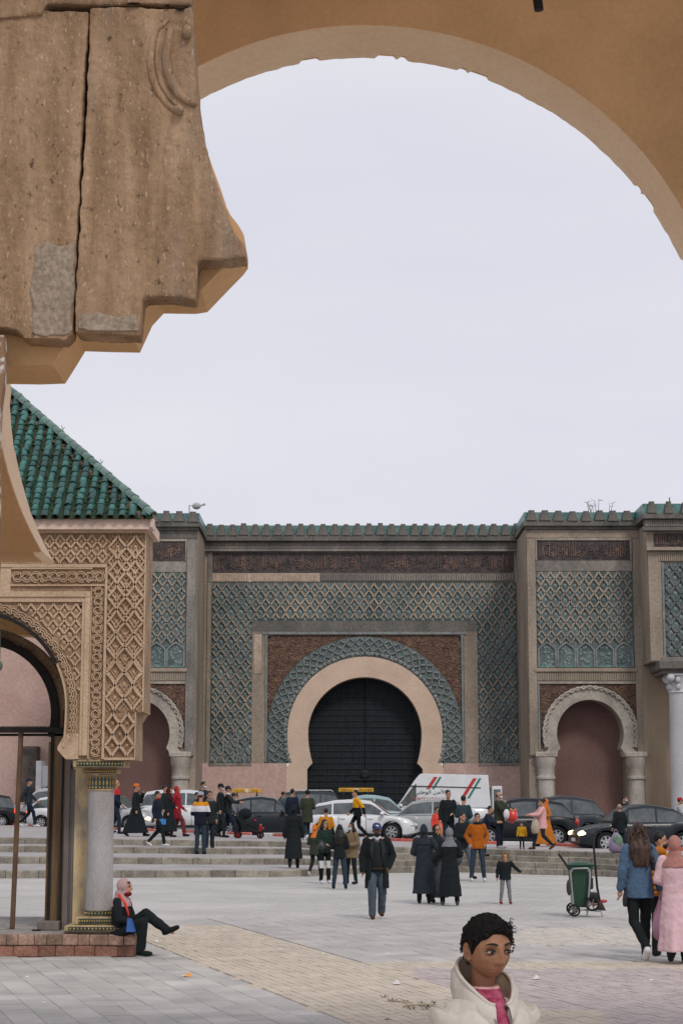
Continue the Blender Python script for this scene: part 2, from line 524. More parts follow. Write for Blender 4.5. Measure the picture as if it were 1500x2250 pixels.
# ================================================================ THE GREAT GATE
dark_stone = M('sooty cornice stone', (0.085, 0.083, 0.075), 0.9, 0.3, 0.5, 0.03, 6, col2=(0.20, 0.18, 0.155), mix=(0.3, 0.75), fine=0.3, fscale=8, stretch=(1, 1, .5))
grey_stone = M('grey weathered stone', (0.135, 0.125, 0.115), 0.9, 0.3, 0.45, 0.03, 5, col2=(0.31, 0.275, 0.24), mix=(0.34, 0.68), fine=0.25, fscale=7, stretch=(1, 1, .4))
tan_stone = M('tan weathered stone', (0.20, 0.165, 0.13), 0.9, 0.3, 0.35, 0.03, 5, col2=(0.40, 0.32, 0.245), mix=(0.34, 0.7), fine=0.2, fscale=7, stretch=(1, 1, .35))
cream_stone = M('cream arch plaster', (0.57, 0.425, 0.32), 0.85, 0.08, 0.8, 0.01, 8, fine=0.10, fscale=9)
pale_stone = M('pale carved stone', (0.23, 0.205, 0.175), 0.85, 0.2, 0.6, 0.03, 6, col2=(0.44, 0.39, 0.33), fine=0.2, fscale=7)
pink_wall = M('pink rendered wall', (0.42, 0.275, 0.235), 0.9, 0.2, 0.25, 0.01, 5, col2=(0.58, 0.42, 0.355), mix=(0.3, 0.7), fine=0.14, fscale=5)
niche_wall = M('rose niche wall', (0.175, 0.10, 0.086), 0.9, 0.14, 0.4, 0.01, 6, fine=0.1, fscale=6)
teal_tile = M('teal glazed mosaic', (0.046, 0.070, 0.070), 0.55, 0.3, 0.5, 0.02, 10, col2=(0.15, 0.185, 0.178), mix=(0.32, 0.68), fine=0.45, fscale=9, spec=0.4)
teal_light = M('pale teal boss', (0.085, 0.125, 0.127), 0.55, 0.3, 0.5, col2=(0.25, 0.30, 0.29), mix=(0.3, 0.7), fine=0.35, fscale=8)
teal_merlon = M('bright teal glaze', (0.05, 0.16, 0.15), 0.4, 0.3, 1.5, col2=(0.22, 0.33, 0.31), mix=(0.35, 0.7), fine=0.3, fscale=8)
rib_mat = M('tile rib', (0.15, 0.165, 0.155), 0.8, 0.3, 0.16, col2=(0.46, 0.36, 0.26), mix=(0.38, 0.64), fine=0.25, fscale=6)
brown_carved = M('brown carved mosaic', (0.055, 0.034, 0.028), 0.8, 0.3, 3.0, 0.05, 9, col2=(0.15, 0.09, 0.064), mix=(0.35, 0.65), fine=0.5, fscale=10)
brown_chip = M('russet chips', (0.105, 0.057, 0.04), 0.8, 0.3, 2.0, col2=(0.22, 0.135, 0.09), mix=(0.35, 0.65), rand=0.2)
inscr_dark = M('dark inscription ground', (0.045, 0.038, 0.040), 0.7, 0.3, 2.0, 0.03, 10, col2=(0.095, 0.075, 0.072))
inscr_lines = M('worn letters', (0.085, 0.068, 0.064), 0.8, 0.3, 0.9, col2=(0.27, 0.165, 0.125), mix=(0.42, 0.66), fine=0.4, fscale=6)
trim_blue = M('grey green trim', (0.19, 0.21, 0.20), 0.7, 0.2, 2.0, fine=0.15, fscale=8)
door_mat = M('dark gate wood', (0.012, 0.0165, 0.020), 0.8, 0.3, 1.5, 0.02, 8, stretch=(3, 1, .6), fine=0.3, fscale=12)
door_strap = M('dark iron', (0.014, 0.0185, 0.022), 0.75, 0.3, 3)
marble = M('white marble', (0.52, 0.515, 0.52), 0.5, 0.12, 0.6, 0.006, 6, stretch=(1, 1, .35), fine=0.08, fscale=6)
column_stone = M('worn column stone', (0.27, 0.225, 0.18), 0.8, 0.25, 0.7, 0.015, 6, col2=(0.48, 0.44, 0.395), stretch=(1, 1, .5), fine=0.12, fscale=6)

class Face:
    """A facade plane at depth Y: pixel columns and rows of the frontal view become metres."""
    def __init__(s, Y): s.Y = Y; s.k = ppm(Vector((0, Y, 8)))
    def X(s, x): return wx(x, s.Y)
    def Z(s, y): return wz(y, s.Y)
    def pt(s, x, y): return (s.X(x), s.Z(y))
    def d(s, px): return px / s.k
    def plate(s, mb, x0, x1, y0, y1, proud=0.05, back=0.02):
        mb.box(s.X(x0), s.X(x1), s.Y - proud, s.Y + back, s.Z(y1), s.Z(y0))

gate = empty('city_gate', (wx(801, 110), 110, 0.5), label='monumental city gate with a dark wooden door under a tiled horseshoe arch', cat='gate')

def put(name, mb, mat, parent=None, **k): return obj(name, mb, mat, parent or gate, **k)
def merlons(F, x0, x1, y0, y1, n, parent, depth=0.6, proud=0.12, wb=.78, wt=.44):
    """Stepped merlons of stone with glazed infill standing behind them."""
    back = MB(); back.box(F.X(x0), F.X(x1), F.Y - proud + .18, F.Y + depth, F.Z(y1 + 1), F.Z(y0 + 2.5))
    put('glazed_parapet', back, teal_merlon, parent)
    w = (F.X(x1) - F.X(x0)) / n
    zt, zb = F.Z(y0), F.Z(y1)
    me = None
    for i in range(n):
        c = F.X(x0) + w * (i + .5)
        if me is None:
            mb = MB()
            poly = []
            st = 4
            for s in range(st):
                f0 = wb + (wt - wb) * s / (st - 1)
                poly += [(w / 2 * f0, (zt - zb) * s / st), (w / 2 * f0, (zt - zb) * (s + 1) / st)]
            poly = poly + [(-x, z) for x, z in reversed(poly)]
            mb.prism(poly, -.16, .16)
            me = mb.mesh('merlon', [dark_stone])
        share('merlon', me, parent, Vector((c, F.Y - proud + .05, zb)) - rootloc(parent) + Vector((R.uniform(-.02, .02), 0, R.uniform(-.03, .02))), (0, 0, 0), (R.uniform(.92, 1.05), 1, R.uniform(.93, 1.04)))
def inscription(F, x0, x1, y0, y1, parent, seed):
    r = random.Random(seed)
    bg_ = MB(); F.plate(bg_, x0, x1, y0, y1, .03)
    put('inscription_panel', bg_, inscr_dark, parent)
    mb = MB()
    X0, X1, Z0, Z1 = F.X(x0), F.X(x1), F.Z(y1), F.Z(y0)
    h = Z1 - Z0; x = X0 + .1; yf = F.Y - .03
    while x < X1 - .25:
        k = r.random()
        s = .034
        if k < .45:                                # tall uprights
            t = h * r.uniform(.45, .86); b = h * r.uniform(.05, .25)
            ribbon(mb, [(x, Z0 + b), (x + r.uniform(-.04, .06), Z0 + b + t * .5), (x, min(Z0 + b + t, Z1 - .05))], s * .8, yf, .06)
            x += r.uniform(.06, .12)
        elif k < .8:                               # bowls and loops
            cz, rr = Z0 + h * r.uniform(.22, .75), h * r.uniform(.06, .13)
            a0 = r.uniform(0, 6.28)
            ribbon(mb, [(x + rr + rr * cos(a0 + q * .6), cz + rr * .8 * sin(a0 + q * .6)) for q in range(8)], s * .7, yf, .06)
            x += rr * r.uniform(.4, .8)
        else:                                      # long base strokes
            L = r.uniform(.2, .45); z = Z0 + h * r.uniform(.14, .6)
            ribbon(mb, [(x, z), (x + L * .5, z - h * .06), (min(x + L, X1 - .06), z + h * .05)], s * .7, yf, .05)
            x += L * .2
        if r.random() < .6:
            z = Z0 + h * r.uniform(.15, .85)
            mb.box(x, x + .06, yf - .05, yf, z, z + .06)
    put('inscription', mb, inscr_lines, parent, kind='stuff')
def chips(F, x0, x1, y0, y1, parent, n, seed, keep=None, mat=None, base=.0):
    r = random.Random(seed); mb = MB()
    for _ in range(n):
        px, py = r.uniform(x0, x1), r.uniform(y0, y1)
        if keep and not keep(px, py): continue
        cx_, cz_ = F.pt(px, py); a = r.uniform(0, 6.28); l, w_ = r.uniform(.10, .22), r.uniform(.04, .08)
        p = [(cx_ + l * cos(a), cz_ + l * sin(a)), (cx_ - w_ * sin(a), cz_ + w_ * cos(a)), (cx_ - l * cos(a), cz_ - l * sin(a)), (cx_ + w_ * sin(a), cz_ - w_ * cos(a))]
        mb.add([(q[0], F.Y - base, q[1]) for q in p] + [(cx_, F.Y - base - .05, cz_)], [(0, 1, 4), (1, 2, 4), (2, 3, 4), (3, 0, 4)])
    put('carved_leaves', mb, mat or brown_chip, parent, kind='stuff')
def sebka(F, x0, x1, y0, y1, parent, wc=22, hc=34, keep=None, proud=.04, field=True, hw=.06, mat=None, boss=True):
    if field:
        f = MB(); F.plate(f, x0, x1, y0, y1, proud)
        put('tile_field', f, teal_tile, parent)
    mb, bs = MB(), MB()
    lattice(mb, F.X(x0), F.X(x1), F.Z(y1), F.Z(y0), F.d(wc), F.d(hc), hw, F.Y - proud, .11, keep=keep, seg=5, boss=bs, bossr=.27, bossd=.08)
    put('tile_lattice', mb, mat or rib_mat, parent, kind='stuff')
    if boss: put('tile_bosses', bs, teal_light, parent, kind='stuff')
def blind_arcade(F, x0, x1, y0, y1, n, parent):
    """Row of little pointed niches at the foot of a tile panel."""
    f, tr, bb = MB(), MB(), MB()
    w = (x1 - x0) / n
    F.plate(f, x0, x1, y0 + 2, y1, .055)
    put('arcade_field', f, teal_tile, parent)
    for i in range(n):
        a, b = x0 + w * i, x0 + w * (i + 1); m = (a + b) / 2
        pts_ = [(a + 2.2, y1), (a + 2.2, y0 + 16), (a + w * .22, y0 + 8), (m, y0), (b - w * .22, y0 + 8), (b - 2.2, y0 + 16), (b - 2.2, y1)]
        ribbon(tr, [F.pt(*p) for p in pts_], .07, F.Y - .055, .10)
        for _ in range(16):
            px, py = m + R.uniform(-w * .27, w * .27), R.uniform(y0 + 10, y1 - 4)
            cx_, cz_ = F.pt(px, py)
            bb.ball((cx_, F.Y - .055, cz_), (.09, .05, .09), 6, 4)
        tb = MB(); F.plate(tb, a + 2.5, b - 2.5, y1 - 4, y1, .075); put('niche_sill', tb, teal_merlon, parent)
    put('niche_trim', tr, trim_blue, parent)
    put('mosaic_studs', bb, teal_light, parent, kind='stuff')
def band(name, F, x0, x1, y0, y1, proud, mat, parent=None, back=.02):
    mb = MB(); F.plate(mb, x0, x1, y0, y1, proud, back); return put(name, mb, mat, parent or gate)
def corbels(F, x0, x1, y0, y1, proud, mat, parent, pitch=5.5):
    mb = MB(); n = max(2, int((x1 - x0) / pitch)); w_ = (F.X(x1) - F.X(x0)) / n
    for i in range(n):
        a = F.X(x0) + w_ * i
        mb.box(a + w_ * .18, a + w_ * .86, F.Y - proud - .06, F.Y, F.Z(y1), F.Z(y0))
    put('corbel_row', mb, mat, parent, kind='stuff')

# ---- central wall
F = Face(110.0)
CX, CY = 801, 1612
wall_mb = MB()
ZB = 0.35
wall_mb.box(F.X(400), F.X(588), F.Y, F.Y + 4, ZB, F.Z(1180))
wall_mb.box(F.X(1012), F.X(1180), F.Y, F.Y + 4, ZB, F.Z(1180))
wall_mb.box(F.X(588), F.X(1012), F.Y, F.Y + 4, F.Z(1398), F.Z(1180))
put('wall', wall_mb, tan_stone)
band('parapet', F, 440, 1150, 1178, 1190, .45, dark_stone, back=1.0)
band('cornice', F, 440, 1150, 1190.5, 1207, .12, dark_stone)
corbels(F, 446, 1146, 1194, 1206, .12, grey_stone, gate, 4.6)
band('string_course', F, 446, 1150, 1207.5, 1212, .26, grey_stone)
merlons(F, 446, 1150, 1153, 1178, 28, gate, proud=.40)
inscription(F, 465, 1131, 1214, 1258, gate, 3)
for x0, x1 in ((455, 463.5), (1132.5, 1140)): band('panel_frame', F, x0, x1, 1212, 1279, .10, grey_stone)
corb_l = M('pale corbel course', (0.43, 0.335, 0.26), 0.85, 0.2, 0.7, fine=0.2, fscale=6)
band('corbel_course', F, 464, 702, 1260, 1279, .07, corb_l)
corbels(F, 466, 546, 1261, 1277, .07, corb_l, gate); corbels(F, 552, 700, 1261, 1277, .07, corb_l, gate)
band('corbel_course', F, 702.5, 1132, 1260, 1279, .06, dark_stone)
corbels(F, 704, 1130, 1262, 1276, .06, grey_stone, gate)
# the tile field round the arch: upright left, across the top, upright right
keepL = lambda u, v: not (F.X(554) < u < F.X(1048) and v < F.Z(1364))
fld = MB()
for a in ((464, 553, 1280.5, 1677), (1049, 1136, 1280.5, 1677), (553.2, 1048.8, 1280.5, 1363)): F.plate(fld, *a, .04)
put('tile_field', fld, teal_tile)
mb, bs = MB(), MB()
lattice(mb, F.X(464), F.X(1136), F.Z(1677), F.Z(1281), F.d(21.7), F.d(34), .06, F.Y - .04, .12, keep=keepL, seg=5, boss=bs, bossr=.27, bossd=.08)
put('tile_lattice', mb, rib_mat, kind='stuff'); put('tile_bosses', bs, teal_light, kind='stuff')
for x0, x1 in ((455, 463.5), (1136.5, 1145)): band('tile_border', F, x0, x1, 1280, 1680, .10, tan_stone)
for x0 in (464, 1050):
    blind_arcade(F, x0 + 26, x0 + 62, 1604, 1674, 1, gate)
    for a in (0, 63): blind_arcade(F, x0 + a, x0 + a + 25, 1642, 1674, 1, gate)
# square frame round the arch
band('frame_lintel', F, 554, 1048, 1364, 1387, .10, dark_stone)
band('frame_jamb', F, 554, 582.5, 1387.5, 1677, .11, tan_stone); band('frame_jamb', F, 1018.5, 1048, 1387.5, 1677, .11, tan_stone)
band('jamb_facing', F, 558, 575, 1394, 1480, .14, corb_l)
mb = MB(); F.plate(mb, 576, 1025, 1388, 1394.5, .17); put('blue_trim', mb, trim_blue)
for a in (583, 1012.5): band('blue_trim', F, a, a + 5, 1395, 1674, .15, trim_blue)
# spandrel, tile archivolt, cream archivolt, gate opening
def curve(rad, low, y_end, foot=None):
    pts_ = []
    n = 40
    for i in range(n + 1):
        t = pi - pi * i / n
        rr = rad
        pts_.append((CX + rr * cos(t), CY - rr * sin(t)))
    L, Rr = [], []
    for j in range(1, 6):
        dy = (y_end - CY) * j / 5
        h = rad - low * (j / 5) ** 2
        L.append((CX - h, CY + dy)); Rr.append((CX + h, CY + dy))
    if foot:
        for fx, fy in foot: L.append((CX - fx, fy)); Rr.append((CX + fx, fy))
    return list(reversed(L)) + pts_ + Rr
def toXZ(pl): return [F.pt(*p) for p in pl]
cin = curve(124, 10, 1677, [(120, 1683), (125.5, 1690), (126, 1800)])
cout = curve(169, 4, 1677, [(168, 1683), (171, 1690), (171, 1800)])
mb = MB(); ring_prism(mb, toXZ(cin), toXZ(cout), F.Y - .12, F.Y + 1.3); put('arch_band', mb, cream_stone)
tin, tout = curve(169.3, 4, 1677), curve(213, 4, 1677)
mb = MB(); ring_prism(mb, toXZ(tin), toXZ(tout), F.Y - .07, F.Y + .5); put('tile_archivolt', mb, teal_tile)
mb, bs = MB(), MB()
r0, r1 = F.d(170.5), F.d(212)
acx, acz = F.pt(CX, CY)
lattice(mb, -.42, pi + .42, r0, r1, .105, F.d(21), .055, F.Y - .07, .09, fmap=lambda u, v: (acx + v * cos(u) * (1 if abs(sin(u)) > 0 else 1), acz + v * sin(u)), seg=5, boss=None,
        keep=lambda u, v: acz + v * sin(u) > F.Z(1676))
put('archivolt_lattice', mb, trim_blue, kind='stuff')
mb = MB()
for i in range(62):                                # little lobes on the inner edge of the tile band
    t = -.33 + (pi + .66) * i / 61
    mb.ball((acx + (r0 + .12) * cos(t), F.Y - .1, acz + (r0 + .12) * sin(t)), (.13, .1, .13), 8, 5)
put('archivolt_lobes', mb, trim_blue, kind='stuff')
def spandrel(F, cx, cy, rad, x0, x1, y0, y1, proud=.03, back=.6):
    inn, outr = [], []
    yl = min(y1, cy + rad * .35)
    ang = [pi + .30 - (pi + .60) * i / 60 for i in range(61)]
    for t in ang:
        px, py = cx + rad * cos(t), cy - rad * sin(t)
        dx, dy = cos(t), -sin(t)
        k = 1e9
        if dx > 1e-6: k = min(k, (x1 - cx) / dx)
        if dx < -1e-6: k = min(k, (x0 - cx) / dx)
        if dy < -1e-6: k = min(k, (y0 - cy) / dy)
        ox, oy = cx + dx * k, cy + dy * k
        if py > y1: py = y1; px = cx + (1 if dx > 0 else -1) * rad * .985
        inn.append(F.pt(px, py)); outr.append(F.pt(ox, min(oy, y1)))
    mb = MB(); ring_prism(mb, inn, outr, F.Y - proud, F.Y + back); return mb
put('spandrel', spandrel(F, CX, CY, 212.5, 588, 1012.4, 1395, 1676), brown_carved)
chips(F, 589, 1011, 1397, 1674, gate, 4200, 5, keep=lambda x, y: hypot(x - CX, min(y - CY, 0)) > 216 and (y < CY or abs(x - CX) > 213), base=.03)
# the two dark leaves of the door
for sgn in (-1, 1):
    leaf = MB()
    xa, xb = sorted((F.X(CX + sgn * .8), F.X(CX + sgn * 135)))
    leaf.box(xa, xb, F.Y + 1.05, F.Y + 1.3, .4, F.Z(1478))
    lo = put('door_leaf', leaf, door_mat)
    st = MB()
    for i in range(26):
        z = .8 + i * .36
        st.box(xa + .04, xb - .04, F.Y + 1.0, F.Y + 1.05, z, z + .07)
    for i in range(7):
        x = xa + (xb - xa) * (i + .5) / 7
        st.box(x - .03, x + .03, F.Y + 1.015, F.Y + 1.05, .6, F.Z(1485))
    obj('iron_strap', st, door_strap, lo, kind='stuff')
bk = MB(); bk.box(F.X(CX - 3), F.X(CX + 3), F.Y + 1.2, F.Y + 1.35, .4, F.Z(1478)); put('meeting_strip', bk, door_strap)
kn = MB()
kn.ball((F.X(801), F.Y + .97, F.Z(1700)), (.28, .1, .28), 10, 6); kn.box(F.X(770), F.X(843), F.Y + .94, F.Y + 1.0, F.Z(1714), F.Z(1711))
put('door_bolt', kn, door_strap)
# pink render at the foot of the wall
band('pink_dado', F, 430, 630.5, 1677.2, 1800, .14, pink_wall, back=.7); band('pink_dado', F, 971.5, 1170, 1677.2, 1800, .14, pink_wall, back=.7)
for a, b in ((464, 552), (1050, 1136)): band('sill', F, a - 3, b + 3, 1676, 1683, .17, grey_stone)

# ---- towers: the same scheme for the left and the right one
def tower(F, xf0, xf1, cx, pil_l, pil_r, px0, px1, y_top, parent, seed, frieze_mat):
    yt = y_top
    body = MB()
    body.box(F.X(xf0), F.X(cx - 78), F.Y, F.Y + 8.5, .3, F.Z(yt + 36))
    body.box(F.X(cx + 78), F.X(xf1), F.Y, F.Y + 8.5, .3, F.Z(yt + 36))
    body.box(F.X(cx - 78), F.X(cx + 78), F.Y, F.Y + 8.5, F.Z(1527), F.Z(yt + 36))
    put('tower_wall', body, tan_stone, parent)
    band('parapet', F, xf0 - 5, xf1 + 5, yt + 22, yt + 33, .40, dark_stone, parent, back=8.3)
    band('cornice', F, xf0 - 1, xf1 + 1, yt + 33.5, yt + 40, .18, dark_stone, parent)
    merlons(F, xf0 - 3, xf1 + 3, yt, yt + 22, max(3, int((xf1 - xf0) / 27)), parent, depth=7.9, proud=.36)
    band('frieze', F, xf0 + 1, xf1 - 1, yt + 41, yt + 58, .06, frieze_mat, parent)
    inscription(F, px0 + 4, px1 - 4, yt + 64, yt + 107, parent, seed)
    for a in ((px0, px1, yt + 59, yt + 63.5), (px0, px0 + 3.5, yt + 64, yt + 107), (px1 - 3.5, px1, yt + 64, yt + 107)): band('pale_trim', F, *a, .10, pale_stone, parent)
    band('sooty_band', F, px0, px1, yt + 108, yt + 131, .07, grey_stone, parent)
    sebka(F, px0, px1, yt + 132, 1416, parent, 21.5, 33)
    blind_arcade(F, px0 + 1, px1 - 1, 1412, 1466, max(2, round((px1 - px0) / 43)), parent)
    for a in (px0 - 3.5, px1 + .5): band('pale_trim', F, a, a + 3, yt + 131, 1467, .12, trim_blue, parent)
    band('sill', F, px0 - 6, px1 + 4, 1468, 1476, .22, tan_stone, parent)
    band('corbel_course', F, px0 - 2, px1 + 3, 1476.5, 1497, .08, tan_stone, parent)
    corbels(F, px0, px1, 1479, 1495, .08, tan_stone, parent, 5)
    for a, b in (pil_l, pil_r): band('pilaster', F, a, b, yt + 60, 1660, .16, tan_stone if a > 800 else grey_stone, parent)
    # horseshoe niche with a scalloped edge
    cy = 1612
    r_in, r_o = 73, 96
    def half(rad, low, end, foot):
        pts_ = [(cx + rad * cos(pi - pi * i / 30), cy - rad * sin(pi - pi * i / 30) * (1.02)) for i in range(31)]
        L, Rr = [], []
        for j in range(1, 5):
            dy = (end - cy) * j / 4; h = rad - low * (j / 4) ** 2
            L.append((cx - h, cy + dy)); Rr.append((cx + h, cy + dy))
        for fx, fy in foot: L.append((cx - fx, fy)); Rr.append((cx + fx, fy))
        return [F.pt(*p) for p in list(reversed(L)) + pts_ + Rr]
    ci = half(r_in, 7, 1643, [(67, 1646), (71, 1650), (73, 1662)])
    co = half(r_o, 3, 1643, [(93, 1646), (97, 1650), (101, 1662)])
    mb = MB(); ring_prism(mb, ci, co, F.Y - .14, F.Y + 1.6); put('arch_band', mb, pale_stone, parent)
    sp = spandrel(F, cx, cy, r_o - .5, max(px0, cx - 108), min(px1 + 6, cx + 108), 1503, 1650)
    put('spandrel', sp, brown_carved, parent)
    chips(F, cx - 106, cx + 106, 1505, 1648, parent, 900, seed + 9, keep=lambda x, y: hypot(x - cx, min(y - cy, 0)) > r_o + 12, base=.03)
    sc_ = MB()
    X0, Z0 = F.pt(cx, cy)
    for q in range(2):
        pl = []
        for i in range(161):
            t = -.30 + (pi + .60) * i / 160
            rr = F.d(r_o + 1 + 6 * abs(sin((t + .3) / (pi + .6) * pi * 14 + q * pi / 2)))
            pl.append((X0 + rr * cos(t), F.Y - .17 - .03 * q, Z0 + rr * sin(t)))
        sc_.tube(pl, .07, 6)
    put('scalloped_edge', sc_, pale_stone, parent)
    for a in ((cx - 113, cx + 113, 1497.5, 1502.5),): band('pale_trim', F, *a, .13, pale_stone, parent)
    for a in (cx - 113, cx + 109): band('pale_trim', F, a, a + 4, 1503, 1650, .11, trim_blue, parent)
    ni = MB(); ni.box(F.X(cx - 80), F.X(cx + 80), F.Y + 1.5, F.Y + 1.8, .3, F.Z(1530)); put('niche_back', ni, niche_wall, parent)
    for sg in (-1, 1):
        im = MB(); xa, xb = sorted((F.X(cx + sg * 74), F.X(cx + sg * 121)))
        im.box(xa, xb, F.Y - .45, F.Y + 1.4, F.Z(1664), F.Z(1652), .05); put('impost', im, pale_stone, parent)
        col = MB(); ccx, ccy = F.X(cx + sg * 98), F.Y - .12
        zt_ = F.Z(1664); r_ = F.d(18)
        col.lathe([(r_ * 1.0, 0.3), (r_ * .99, 2.0), (r_ * .95, zt_ - 1.25), (r_ * 1.12, zt_ - 1.22), (r_ * 1.12, zt_ - 1.08), (r_ * .98, zt_ - 1.05), (r_ * 1.0, zt_ - .6), (r_ * 1.22, zt_ - .38), (r_ * 1.25, zt_ - .01)], (ccx, ccy, 0), 20)
        put('column', col, column_stone, parent, smooth=35)

FT = Face(104.5)
lt = empty('gate_tower', (FT.X(303), 104.5, .5), label='sooty gate tower behind the green roofed pavilion, left of the great door', cat='tower', group='towers of the great gate')
tower(FT, 176, 432, 303, (409, 428), (180, 194), 197, 408, 1126, lt, 21, dark_stone)
rt = empty('gate_tower', (FT.X(1292), 104.5, .5), label='gate tower with a rose walled niche between the great door and the marble column', cat='tower', group='towers of the great gate')
tower(FT, 1158, 1424, 1292, (1160, 1178), (1394, 1412), 1179, 1392, 1124, rt, 22, tan_stone)

# ---- projecting pavilion with marble columns at the right edge
F9 = Face(102.0)
pv = empty('gate_pavilion', (F9.X(1490), 102, .5), label='projecting gate pavilion on a white marble column at the right edge', cat='pavilion')
b = MB(); b.box(F9.X(1426), F9.X(1640), 102, 110, F9.Z(1455), F9.Z(1150)); put('pavilion_wall', b, tan_stone, pv)
b = MB(); b.box(F9.X(1424), F9.X(1640), 104.3, 110, .3, F9.Z(1455)); put('rear_wall', b, M('ochre stained stone', (0.22, 0.165, 0.11), .9, .3, .3, .02, 5, col2=(0.40, 0.30, 0.21), stretch=(1, 1, .3)), pv)
band('parapet', F9, 1416, 1640, 1131, 1142, .55, dark_stone, pv, back=7)
band('cornice', F9, 1420, 1640, 1142.5, 1160, .25, dark_stone, pv); corbels(F9, 1422, 1600, 1145, 1158, .25, grey_stone, pv, 4)
band('string_course', F9, 1416, 1640, 1160.5, 1168, .5, dark_stone, pv)
merlons(F9, 1418, 1640, 1106, 1131, 6, pv, depth=6.5, proud=.5, wb=.55, wt=.3)
inscription(F9, 1442, 1600, 1172, 1203, pv, 40)
band('string_course', F9, 1424, 1640, 1204, 1211, .4, tan_stone, pv)
band('corbel_course', F9, 1444, 1640, 1212, 1234, .1, tan_stone, pv); corbels(F9, 1450, 1600, 1214, 1233, .1, tan_stone, pv, 4.5)
band('pilaster', F9, 1428, 1456, 1212, 1452, .12, tan_stone, pv)
sebka(F9, 1462, 1606, 1238, 1442, pv, 24, 36, mat=M('dark tile rib', (0.10, 0.115, 0.115), .8, .3, .5, col2=(0.2, 0.2, 0.185)))
band('pale_trim', F9, 1457, 1461.5, 1236, 1444, .14, trim_blue, pv)
band('sill', F9, 1452, 1640, 1444, 1452, .2, grey_stone, pv)
b = MB(); b.box(F9.X(1440), F9.X(1640), 100.9, 104.4, F9.Z(1474), F9.Z(1453), .08); b.box(F9.X(1448), F9.X(1640), 101.2, 104.35, F9.Z(1482), F9.Z(1474.4)); put('architrave', b, dark_stone, pv)
col = MB(); cc = (F9.X(1493), 102.0, 0); r_ = F9.d(28); zt = F9.Z(1524)
col.lathe([(r_ * 1.25, .45), (r_ * 1.25, 1.0), (r_ * 1.1, 1.25), (r_ * 1.02, 1.4), (r_ * 1.0, 3.0), (r_ * .95, zt)], cc, 28)
shaft = put('column', col, marble, pv, smooth=35)
cap = MB(); zc = F9.Z(1482)
cap.lathe([(r_ * .98, zt), (r_ * 1.04, zt + .05), (r_ * .98, zt + .12), (r_ * .95, zt + .3), (r_ * 1.0, zc - .3), (r_ * 1.15, zc - .12)], cc, 24)
for a in range(8):
    t = a * pi / 4 + pi / 8
    for zz, rr in ((zt + .35, .95), (zc - .35, 1.06)): cap.ball((cc[0] + r_ * rr * cos(t), cc[1] + r_ * rr * sin(t), zz), (.16, .16, .2), 8, 6)
for sx in (-1, 1):
    for sy in (-1, 1): cap.ball((cc[0] + sx * r_ * .95, cc[1] + sy * r_ * .95, zc - .22), (.24, .24, .24), 10, 8)
cap.box(cc[0] - r_ * 1.15, cc[0] + r_ * 1.15, cc[1] - r_ * 1.15, cc[1] + r_ * 1.15, zc - .1, zc)
obj('capital', cap, marble, shaft, smooth=35)

# small life on the parapets
cm = empty('floodlight', at(431, 1114, 104.3), label='small grey floodlight on an arm atop the left gate tower', cat='floodlight')
p = at(416, 1126, 104.3)
b = MB(); b.tube([(p.x, p.y, p.z - .3), (p.x, p.y, p.z + .42), (p.x + .32, p.y, p.z + .34)], .04, 6); obj('arm', b, M('lamp metal', (0.35, 0.35, 0.36), .5), cm)
b = MB(); q = at(432, 1112, 104.2); b.ball(q, (.26, .2, .2), 10, 8); b.tube([q, (q.x + .35, q.y, q.z + .06), (q.x + .5, q.y, q.z + .12)], [.1, .05, .08], 8); obj('lamp_head', b, MATS['lamp metal'], cm)
tw = MB(); r = random.Random(4)
for i in range(9):
    p = at(1292 + r.uniform(0, 50), 1124, 106)
    h = r.uniform(.25, .7); q = (p.x + r.uniform(-.3, .3), p.y, p.z + h)
    tw.tube([(p.x, p.y, p.z - .4), q], [.022, .012], 5)
    for _ in range(3): tw.tube([q, (q[0] + r.uniform(-.3, .3), q[1] + r.uniform(-.2, .2), q[2] + r.uniform(-.05, .3))], [.012, .006], 4)
tag(obj('dry_weed', tw, M('dry stalk', (0.10, 0.085, 0.07), .9)), 'bare dry weed stalks growing on the parapet of the right tower', 'weed')
mp_ = MB(); p = at(1470, 1108, 103); mp_.tube([(p.x, 103, p.z - .3), (p.x, 103, p.z + .4)], .03, 6)
obj('spike', mp_, door_strap, pv)

# pink town wall running on behind, left of the gate
cw = MB(); cw.box(wx(-160, 118), wx(330, 118), 118, 120, .3, wz(1300, 118))
tag(obj('town_wall', cw, pink_wall), 'long pink rendered town wall seen through the left pavilion arch', 'wall')
st_ = MB(); st_.box(wx(56, 117), wx(89, 117), 116.6, 118, .4, wz(1640, 117)); 
tag(obj('buttress', st_, M('dark damp render', (0.07, 0.06, 0.055), .9, .3, .8, col2=(.2, .16, .13), mix=(.4, .7))), 'dark stained buttress on the pink town wall', 'buttress')
wb_ = MB(); wb_.box(wx(89, 112), wx(101, 112), 111.5, 113, .5, wz(1672, 112)); wb_.box(wx(101.2, 112), wx(114, 112), 111.6, 113, .5, wz(1683, 112))
tag(obj('white_hut', wb_, M('hut white', (.55, .55, .57), .8, .08)), 'small stepped white hut between the pavilion post and its board', 'hut')
